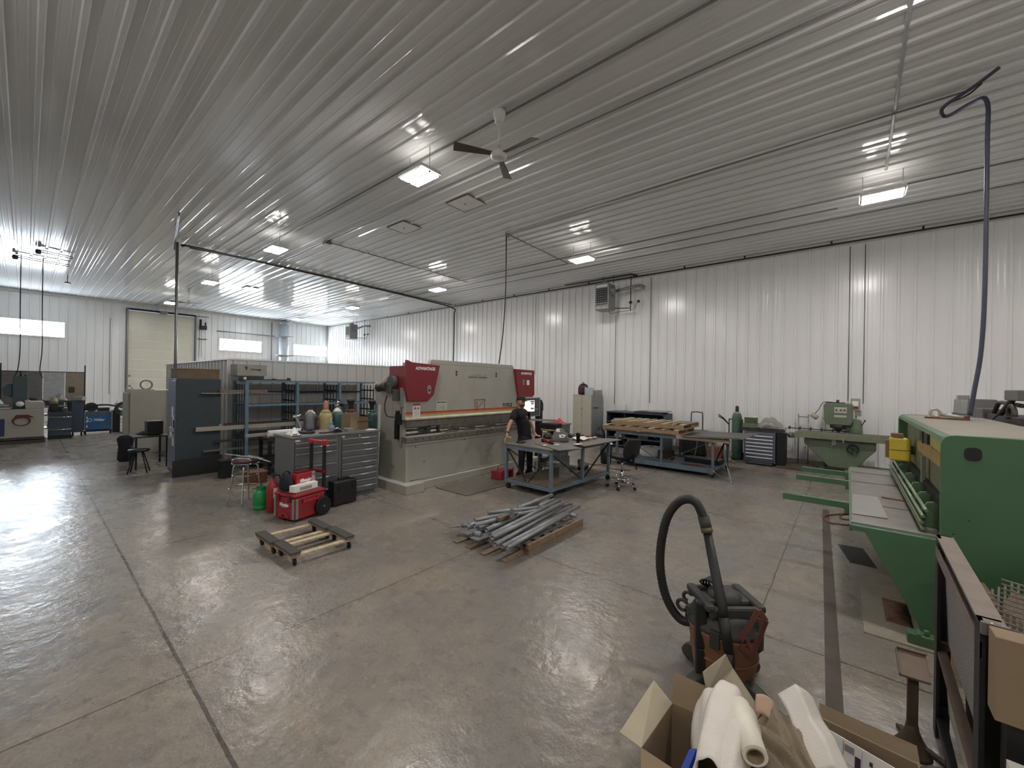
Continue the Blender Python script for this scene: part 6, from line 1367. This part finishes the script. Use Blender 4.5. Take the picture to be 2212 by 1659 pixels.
# packing
def heap(seed, pts, zfun, nu=30, nv=24, cr=.02, th=.003):   # a crumpled sheet spanning four ground corners
    rnd = random.Random(seed); ks = [(rnd.uniform(1, 8), rnd.uniform(1, 8), rnd.uniform(0, 6), rnd.uniform(.3, 1)) for _ in range(6)]
    p = [Vector((a, c, 0)) for a, c in pts]
    def f(u, v):
        q = p[0].lerp(p[1], u).lerp(p[3].lerp(p[2], u), v)
        h = sum(w*(1-2*abs(((a*u+c*v+k)) % 2-1)) for a, c, k, w in ks)
        return (q.x+cr*.5*math.sin(7*v+seed), q.y+cr*.5*math.sin(8*u+seed), zfun(u, v)+cr*h*.5)
    return f
def foam(u, v):
    a = PI*(u*1.0); x0, y0 = -.385+.0*v, 2.08-.42*v
    rx = .115+.012*math.sin(5*v+1); x = x0-.02-rx*math.cos(a)*(1-.12*v)+.04*v; z = .38+(.235-.05*v+.025*math.sin(3*v))*math.sin(a)**.7
    fold = .012*math.sin(5*a+3*math.sin(2.4*v))+.006*math.sin(11*a+5*v)
    return (x-fold*math.cos(a), y0+.03*math.sin(a), z+fold*math.sin(a))
b = MB(); b.sheet(foam, 40, 24, .003); tag(b.build('foam_sheet', M_foam), 'crumpled white foam wrap bulging out of the cartons, left of the roll', 'packing foam')
b = MB(); b.sheet(lambda u, v: (-.45+.16*u, 2.085+.03*math.sin(PI*u)-.0*v, .36+.235*math.sin(PI*u)**.6*v), 16, 8, .003); tag(b.build('foam_sheet', M_foam), 'upright end fold of the white foam wrap behind the roll', 'packing foam')
t = thing('foam_roll', 'white roll with an open cardboard core lying on the packing heap', 'roll', (0, 0, 0))
r0, r1 = Vector((-.355, 2.04, .585)), Vector((-.258, 1.83, .565))
b = MB(); b.cyl(r0, r1, .046, 32, hollow=.014); b.build('roll_body', mat('white_roll', 'e2dccb', .6, var=.03), t)
b = MB(); b.cyl(r0+(r1-r0)*.02, r1+(r1-r0)*.01, .032, 24, hollow=.004); b.build('core_tube', M_card, t); b = MB(); b.cyl(r0+(r1-r0)*.04, r0+(r1-r0)*.12, .027, 20); b.build('core_plug', M_card, t)
b = MB(); b.sheet(heap(5, [(-.30, 1.72), (.10, 1.72), (-.04, 2.14), (-.32, 2.20)], lambda u, v: .38+.17*(max(0, math.sin(PI*u))**.45)*(.45+.55*v), 56, 50, .034), 56, 50, .002); ob = b.build('kraft_paper', M_kraft); tag(ob, 'crumpled brown kraft paper heap filling the right carton', 'packing paper')
for f in ob.data.polygons: f.use_smooth = False
b = MB(); b.sheet(lambda u, v: (-.23+.13*u+.15*v, 2.23-.22*v+.05*u, .60+.05*(1-abs(2*u-1))-.12*v+.012*(1-2*abs((3.3*v+1.2*u) % 2-1))), 14, 26, .002); tag(b.build('foam_sheet', M_foam), 'long white foam strip draped over the kraft paper', 'packing foam')
b = MB(); b.sheet(lambda u, v: (-.31+.07*u, 2.20-.05*v, .565-.06*v+.015*math.sin(PI*u)), 8, 6, .003); tag(b.build('paper_scrap', mat('peach_paper', 'b89a84', .8)), 'small peach coloured paper piece behind the foam roll', 'paper')
b = MB(); b.panel([(-.50, 1.83, .45), (-.475, 1.84, .46), (-.50, 1.70, .37), (-.53, 1.69, .36)], .03); tag(b.build('blue_tool_handle', mat('bright_blue', '2a48a8', .5)), 'blue plastic piece standing inside the left carton', 'plastic part')

# ------------------------------------------------------------------ steel frame rack at the lower right
t = thing('sheet_rack', 'dark angle iron rack frame in the right foreground holding mesh sheets on edge', 'rack', (0, 0, 0))
M_ang = mat('angle_iron', '2c2a2b', .5, .4, var=.2); M_dust = mat('dusty_steel_top', '80746a', .75, .1, var=.12)
for y, x in ((3.40, .43), (2.27, .40)):
    b = MB(); b.bx(x-.015, x+.0, y-.03, y+.05, 0, 1.15); b.bx(x, x+.05, y+.035, y+.05, 0, 1.15); b.build('post', M_ang, t)
for y, x in ((3.40, 1.25), (2.27, 1.22)):
    b = MB(); b.bx(x-.015, x+.0, y-.03, y+.05, 0, 1.15); b.build('post', M_ang, t)
b = MB(); b.panel([(.415, 3.45, 1.15), (.485, 3.45, 1.15), (.455, 2.24, 1.15), (.385, 2.24, 1.15)], .012); b.panel([(.415, 3.45, 1.085), (.42, 3.45, 1.085), (.39, 2.24, 1.085), (.385, 2.24, 1.085)], .06) ; b.build('top_beam', M_dust, t)
b = MB(); b.bx(.385, .455, 2.225, 2.24, 1.12, 1.163); b.cyl((.388, 2.24, 1.15), (.452, 2.24, 1.15), .014, 12); b.build('end_weld', mat('shiny_weld', 'a8a6a4', .25, .9), t)
for z in (.12, .5):
    b = MB(); b.panel([(.42, 3.4, z), (.46, 3.4, z), (.43, 2.28, z), (.39, 2.28, z)], .02); b.bx(.42, 1.25, 3.4, 3.44, z, z+.04); b.bx(.4, 1.22, 2.28, 2.31, z, z+.04); b.build('lower_rail', mat('rail_brown', '5e5044', .7, .1) if z > .3 else M_ang, t)
for l, x0, x1, z1, m, th in (('dusty perforated sheet standing on edge just inside the rack', .445, .42, 1.07, 'perf', .004), ('brown board standing on edge in the rack behind the first sheet', .53, .50, .74, M_dwood, .015), ('pale white board standing on edge low in the rack', .46, .44, .46, mat('pale_board', 'a8a698', .6), .012)):
    zb = .56 if m == 'perf' else .16
    if m == 'perf': m = mat('perforated_sheet', '86817e', .6, .2, var=.5, scale=140)
    b = MB(); b.panel([(x0+.02, 3.38, zb), (x1+.02, 2.32, zb), (x1, 2.32, z1), (x0, 3.38, z1)], th); tag(b.build('board', m), l, 'sheet')
# expanded metal mesh
b = MB(); o_ = Vector((.545, 3.10, .66)); e1 = Vector((.62, -.30, .0)).normalized(); e2 = Vector((.03, .12, .42)).normalized(); w_, h_ = .55, .40; nu, nv = 26, 18
for i in range(nu+1):
    b.bar(o_+e1*w_*i/nu, o_+e1*w_*i/nu+e2*h_*min(1, .8+.05*i), .008, .005, (0, -1, 0))
for j in range(nv+1):
    b.bar(o_+e2*h_*j/nv+e1*(0 if j < 15 else .05), o_+e2*h_*j/nv+e1*w_, .005, .008, (0, -1, 0))
tag(b.build('metal_mesh', mat('mesh_metal', 'a09a94', .4, .6)), 'pale open wire mesh panel standing in the right foreground rack', 'mesh')
t = thing('carton', 'plain brown carton at the right edge of the view beside the rack post', 'box', (.40, 2.12, 0), 0)
b = MB(); b.bx(0, .5, 0, .09, .88, 1.165); b.build('box', M_card, t, .003)
b = MB(); b.bx(0.03, .49, .02, .08, .0, .879); b.build('stand', M_ang, t)
t = thing('plastic_sack', 'white printed sack below the brown carton at the lower right corner', 'sack', (.395, 1.92, 0))
b = MB(); b.sheet(lambda u, v: (.0+.42*u, -.02*math.sin(PI*u*2)+.05*(1-v), .35+.49*v+.012*math.sin(12*u)), 14, 14, .01); sk = b.build('sack_front', mat('sack_white', 'd8d2c6', .5, var=.05, bump=.4, bscale=20), t)
b = MB(); b.bx(.02, .4, .06, .14, .0, .8); b.build('sack_body', mat('sack_white', 'd8d2c6', .5), t)
b = MB(); b.tube(arc([(.03, -.01, .78), (.04, -.012, .72), (.1, -.015, .64), (.3, -.012, .58)], 5), .003, 6); b.build('printed_line', mat('print_grey', '8c8a94', .6), sk)
b = MB()
for k in range(4): b.bx(.14, .38-.04*k, -.026, -.024, .70-.028*k, .712-.028*k)
b.build('printed_text', mat('print_grey', '8c8a94', .6), sk)
# adjustable stand
t = thing('pedestal_stand', 'rusty brown pedestal stand with a tilted square plate at the lower right', 'stand', (.30, 3.16, 0))
b = MB(); b.lathe([(.085, 0), (.08, .02), (.05, .07), (.03, .12), (.026, .15)], n=20); b.build('base', mat('dark_rust', '4a3c32', .75, .2, var=.2), t)
for a in (-.3, 1.8, 3.9): b = MB(); b.bar((.05*math.cos(a), .05*math.sin(a), .05), (.17*math.cos(a), .17*math.sin(a), .012), .03, .02); b.build('foot', mat('dark_rust', '4a3c32', .75, .2, var=.2), t)
b = MB(); b.bx(-.022, .022, -.022, .022, .14, .43); b.build('post', mat('dark_rust', '4a3c32', .75, .2, var=.2), t, .004)
b = MB(); b.at(0, 0, .47, math.radians(4), math.radians(32)); b.bx(-.06, .06, -.075, .075, -.006, .012); b.bx(-.065, -.06, -.075, .075, -.006, .02); b.bx(-.06, .06, .07, .08, -.006, .03); b.build('plate', mat('plate_brown', '7a6a5c', .7, .1), t, .002)
b = MB(); b.bx(-.03, .03, -.02, .02, .42, .46); b.build('hinge', M_rust, t)
# cartons on the floor between rack and shear
for l, c, s_, a in (('brown carton with raised flaps between the rack and the shear, left', (.76, 4.2, 0), (.26, .26, .5), .3), ('brown carton with raised flaps between the rack and the shear, right', (1.14, 3.86, 0), (.3, .26, .52), -.2)):
    t = thing('open_carton', l, 'box', c, a)
    x, y, z = s_
    for q in ((-x/2, x/2, -y/2, -y/2+.005, 0, z), (-x/2, x/2, y/2-.005, y/2, 0, z), (-x/2, -x/2+.005, -y/2+.006, y/2-.006, 0, z), (x/2-.005, x/2, -y/2+.006, y/2-.006, 0, z)): b = MB(); b.bx(*q); b.build('side', M_card, t)
    panel(t, 'flap', [(-x/2, -y/2, z), (-x/2, y/2, z), (-x/2-.08, y/2-.03, z+.1), (-x/2-.08, -y/2+.03, z+.1)], M_card)
    panel(t, 'flap', [(-x/2, y/2, z), (x/2, y/2, z), (x/2-.05, y/2+.08, z+.12), (-x/2+.05, y/2+.08, z+.12)], M_card)
    panel(t, 'flap', [(x/2, -y/2, z), (x/2, y/2, z), (x/2+.06, y/2, z+.13), (x/2+.06, -y/2, z+.13)], M_card)
t = thing('tool_chest', 'dark green steel chest with pale rim at the right edge, before the shear', 'chest', (1.02, 4.17, 0))
b = MB(); b.bx(.0, .5, 0, .24, 0, .82); b.build('body', mat('chest_green', '22382c', .5), t, .006); b = MB(); b.bx(-.012, .51, -.012, 0, .80, .85); b.bx(-.012, 0, -.012, .25, .8, .85); b.bx(-.014, -.0, -.014, .0, 0, .8); b.build('rim', M_heat, t)
b = MB(); b.bx(-10.0, -9.9, -.5, -.27, 0, .6); tag(b.build('cardboard_box', M_card), 'tall brown carton just entering the left edge of the view', 'box')
# ------------------------------------------------------------------ machines at the far left
M_tealm = mat('machine_teal', '3c4e50', .5, var=.12)
t = thing('milling_machine', 'beige based milling machine with a dark teal column at the left edge', 'machine', (-18.8, -.05, 0))
b = MB(); b.bx(-1.1, 0, -1.3, .42, .18, 1.02); b.prism([(.05, 1.02), (.42, 1.02), (.42, 1.2), (.38, 1.24), (.14, 1.24), (.12, 1.28), (.03, 1.28)], 'x', -.9, -.02); b.build('base_cabinet', M_beige, t, .015)
b = MB(); b.bx(-1.15, .05, -1.35, .45, .0, .1); b.bx(-1.1, .03, -1.3, .43, .12, .18); b.build('plinth', M_dsteel, t)
b = MB(); b.bx(-.65, -.25, -.2, .1, 1.02, 2.0); b.prism([(-.2, 1.35), (-.36, 1.45), (-.4, 1.62), (-.3, 1.75), (-.2, 1.78)], 'x', -.6, -.3); b.build('column', M_tealm, t, .015)
b = MB(); b.cyl((-.45, -.05, 2.0), (-.45, -.05, 2.14), .02, 10); b.tube([(-.45, -.14, 2.15), (-.45, .06, 2.15)], .014, 8); b.bx(-.48, -.42, .02, .06, 2.0, 2.05); b.build('top_handle', M_blackm, t)
b = MB(); b.bx(-.6, .02, -1.3, -.22, 1.03, 1.09); b.bx(-.5, -.05, -1.2, -.25, 1.12, 1.16); b.build('work_surface', M_steel, t)
b = MB(); b.torus((.012, -.02, .68), .17, .012, 'x', sy=.8); b.torus((.012, -.02, .66), .15, .01, 'x', sy=.75); b.prism([(-.18, .74), (.22, .78), (.1, .86), (-.12, .86)], 'x', .0, .02); b.build('coiled_hose', mat('red_brown_cable', '5a3026', .6), t)
b = MB(); b.bx(.0, .02, -.5, -.33, .25, .75); b.build('blue_panel', mat('deep_blue', '24305c', .5), t)
b = MB(); b.ball((-18.86, -.1, 1.175), .085, 1, 1, .95); tag(b.build('white_helmet', M_white), 'round white ball shaped bag on top of the beige machine base', 'helmet')
b = MB(); b.lathe([(.1, 0), (.08, .06), (.03, .14), (.005, .17)], (-19.1, -.5, 1.17), 14); tag(b.build('white_rag', M_white), 'white rag heap at the extreme left on the machine table', 'cloth')
# screen panels behind
t = thing('welding_screen', 'long grey and tan panelled screen standing behind the machines at the far left', 'screen', (-20.9, 0, 0))
for y0, y1, m in ((-1.6, .36, mat('screen_grey_board', '6c6a68', .7)), (.38, .86, mat('screen_white_board', 'a8aaac', .6)), (.88, 1.34, mat('screen_tan_board', '8c8070', .7))):
    b = MB(); b.bx(0, .03, y0, y1, 1.0, 2.15); b.build('panel', m, t)
for y in (-.5, 1.36): b = MB(); b.bx(-.03, .04, y-.03, y+.0, 0, 2.42); b.build('post', M_blackm, t)
b = MB(); b.bx(-.02, .035, -1.6, 1.33, 2.151, 2.18); b.bx(-.02, .035, -1.6, 1.33, .95, .99); b.build('rail', M_dsteel, t)
b = MB(); b.bx(.03, .035, .95, 1.1, 1.45, 1.66); b.build('pinned_picture', mat('dark_print', '3a3838', .6), t)
# benches with clutter
t = thing('work_bench', 'dark cluttered work bench in front of the panelled screen', 'bench', (-20.4, .5, 0))
b = MB(); b.bx(-.4, .35, -.45, .48, 1.15, 1.2); b.build('top', M_dsteel, t); b = MB(); b.bx(-.4, .35, -.45, .48, .72, .76); b.bx(-.4, .35, -.45, .48, .3, .33); b.build('shelf', M_steel, t)
for x in (-.38, .3):
    for y in (-.43, .43): b = MB(); b.bx(x, x+.05, y, y+.05, 0, 1.149); b.build('leg', M_blackm, t)
for k, (y, z, sy, sz, m, l) in enumerate(((.1, 1.201, .3, .1, M_black, 'black case on the dark bench, left'), (.45, 1.201, .25, .06, M_steel, 'steel block in the middle of the dark bench'), (.1, .761, .4, .3, M_navy, 'dark blue machine under the dark bench'), (.66, .761, .3, .25, M_blackm, 'dark drum part on the bench shelf, right'), (.15, .331, .35, .3, M_black, 'black motor low under the dark bench'), (.68, .331, .34, .32, mat('machine_slate', '4a5460', .5), 'slate gearbox low under the dark bench'), (1.17, 1.201, .2, .14, M_heat, 'grey tool on top of the narrow dark blue cabinet'))):
    b = MB(); b.at(-20.25, y, z, .15*k); b.prism([(-sy/2, 0), (sy/2, 0), (sy/2*.9, sz*.7), (sy/3, sz), (-sy/2*.8, sz*.9)], 'x', -.15, .15); tag(b.build('machine_part', m, bevel=.01), l, 'machine part')
b = MB(); b.sheet(lambda u, v: (-20.3+.3*(u-.5), .74+.4*(v-.5), 1.202+.26*max(0, 1-2*abs(v-.5))*math.sin(PI*u)+.005), 10, 12, .003); tag(b.build('plastic_bag', mat('cloudy_plastic', 'c8c8c0', .25, trans=.45)), 'pointed pale plastic bag on the dark bench before the white board', 'plastic bag')
t = thing('tall_cabinet', 'narrow dark blue cabinet on casters between the bench and the blue welder', 'cabinet', (-20.2, .99, 0))
b = MB(); b.bx(-.4, 0, 0, .3, .12, 1.2); b.build('body', M_navy, t, .01)
for y in (.05, .25): b = MB(); b.cyl((-.05, y-.02, .06), (-.05, y+.02, .06), .06, 16); b.build('caster', M_rubber, t)
t = thing('welder', 'blue welding power source with a white logo on a wheeled cart at the far left', 'welder', (-20.35, 1.34, 0))
b = MB(); b.bx(-.45, 0, 0, .64, .15, .8); bd = b.build('case', mat('welder_blue', '245a88', .4, var=.08), t, .02)
b = MB(); b.bx(0, .004, .0, .62, .66, .78); b.bx(0, .004, .42, .6, .2, .32); b.build('panel', mat('panel_slate', '4c555c', .5), bd)
text('Miller', .12, face_x(.006, .33, .5), M_wtext, bd, shear=.2, bold=.002); b = MB(); b.torus((.006, .1, .5), .05, .008, 'x'); b.build('logo_ring', M_wtext, bd)
for k, z in enumerate((.25, .42, .55)): b = MB(); b.bx(0, .005, .02, .045, z, z+.08); b.build('white_tag', M_paper, bd)
b = MB(); b.bx(-.48, .05, -.03, .7, .1, .14); b.build('cart_deck', M_blackm, t)
for y in (.0, .62):
    b = MB(); b.cyl((-.02, y-.02, .055), (-.02, y+.02, .055), .055, 16); b.build('wheel', M_rubber, t)
b = MB(); b.tube(arc([(-.1, -.02, .85), (-.1, .2, 1.0), (-.1, .55, 1.02), (-.1, .85, .95)], 5), .03, 8); b.cyl((-.3, .15, .95), (-.1, .15, .95), .16, 18); b.bx(-.42, -.1, .3, .6, .8, .92); b.build('wire_feeder', M_black, t)
t = thing('cable_stand', 'dark post with coils of welding cable right of the blue welder', 'stand', (-20.2, 2.28, 0))
b = MB(); b.cyl((0, 0, 0), (0, 0, 1.15), .03, 10); b.lathe([(.18, 0), (.16, .02), (.03, .03)], n=16); b.build('post', M_blackm, t)
for k in range(3):
    b = MB(); b.torus((.04+.03*k, 0, .95-.05*k), .2+.02*k, .028, 'x', sy=.8); b.build('cable_coil', M_cord, t)
t = thing('welding_table', 'dark table with steel bars beside the overhead door', 'table', (-21.0, 2.35, 0))
b = MB(); b.bx(-.6, .2, -.1, .75, .88, .94); b.build('top', M_dsteel, t); 
for y in (0, .6): b = MB(); b.bx(-.1, .0, y, y+.08, 0, .88); b.build('leg', M_blackm, t)
b = MB(); b.bar((-20.95, 2.25, 1.0), (-20.95, 3.1, .98), .05, .03); tag(b.build('steel_bar', M_chrome), 'bright steel bar on the table beside the overhead door', 'bar')
b = MB(); b.bar((-20.9, 2.55, 1.65), (-20.9, 3.0, 1.02), .04, .04); b.bar((-20.9, 3.0, 1.02), (-20.9, 3.15, .6), .04, .04); tag(b.build('steel_bar', M_chrome), 'bright bar leaning up against the table by the door', 'bar')
b = MB(); b.at(-20.7, 2.75, 0, .3); b.prism([(-.3, .0), (.3, .0), (.22, .16), (.0, .22), (-.25, .18)], 'x', -.15, .15); tag(b.build('floor_jack', M_blackm, bevel=.02), 'low dark jack on the floor before the overhead door', 'jack')

t = thing('metal_lathe', 'dark navy lathe standing between the beige machine and the blue welder', 'lathe', (-19.55, .47, 0))
b = MB(); b.bx(-.35, 0, .0, .5, .1, .78); b.bx(-.3, .02, .0, .5, .78, .86); b.build('bed', M_navy, t, .01)
b = MB(); b.bx(-.33, .01, .02, .2, .86, 1.12); b.cyl((.01, .11, 1.0), (.08, .11, 1.0), .07, 16); b.build('headstock', M_blackm, t, .01)
b = MB(); b.bx(-.2, .03, .28, .4, .86, .98); b.cyl((.03, .34, .9), (.08, .34, .9), .05, 14); b.build('carriage', M_dsteel, t)
b = MB(); b.tube([(.03, .0, .7), (.03, .5, .7)], .012, 8); b.tube([(.03, .0, .3), (.03, .5, .3)], .015, 8); b.build('feed_screw', M_chrome, t)
b = MB(); b.bx(-.4, .03, .0, .52, 0, .1); b.build('plinth', M_blackm, t)
b = MB(); b.lathe([(.09, 0), (.1, .1), (.06, .2), (.01, .22)], (-19.72, .58, 1.121), 12); tag(b.build('yellow_helmet', mat('dull_tan', '8a8068', .6)), 'small tan rounded cover sitting on the dark lathe', 'cover')
t = thing('scrap_bin', 'dark bin with bent metal pieces right of the blue welder', 'bin', (-20.9, 2.05, 0))
b = MB(); b.bx(-.3, .2, -.0, .2, 0, .8); b.build('tub', M_blackm, t, .01)
for k in range(5): b = MB(); b.tube([(-.25+.1*k, .1, .7), (-.3+.13*k, .12+.02*k, 1.05+.05*(k % 3))], .02, 8); b.build('metal_piece', [M_dsteel, M_heat, M_steel][k % 3], t)
# ------------------------------------------------------------------ camera, world, colour
cam = bpy.data.cameras.new('camera'); co = bpy.data.objects.new('camera', cam); COL.objects.link(co)
cam.sensor_fit = 'HORIZONTAL'; cam.sensor_width = 36.; cam.lens = 36.*872/2212; cam.clip_start = .05; cam.clip_end = 200
roll = math.atan(.0158); yaw = math.radians(39.7)
co.matrix_world = Matrix.Translation((0, 0, 2.0)) @ Matrix.Rotation(yaw, 4, 'Z') @ Matrix.Rotation(PI/2, 4, 'X') @ Matrix.Rotation(roll, 4, 'Z')
SC.camera = co
w = bpy.data.worlds.new('world'); SC.world = w; w.use_nodes = True
bg = w.node_tree.nodes['Background']; bg.inputs[0].default_value = (.6, .75, 1, 1); bg.inputs[1].default_value = .6
SC.view_settings.view_transform = 'Standard'; SC.view_settings.look = 'None'; SC.view_settings.gamma = 1; SC.view_settings.exposure = 0.12; SC.view_settings.use_curve_mapping = False
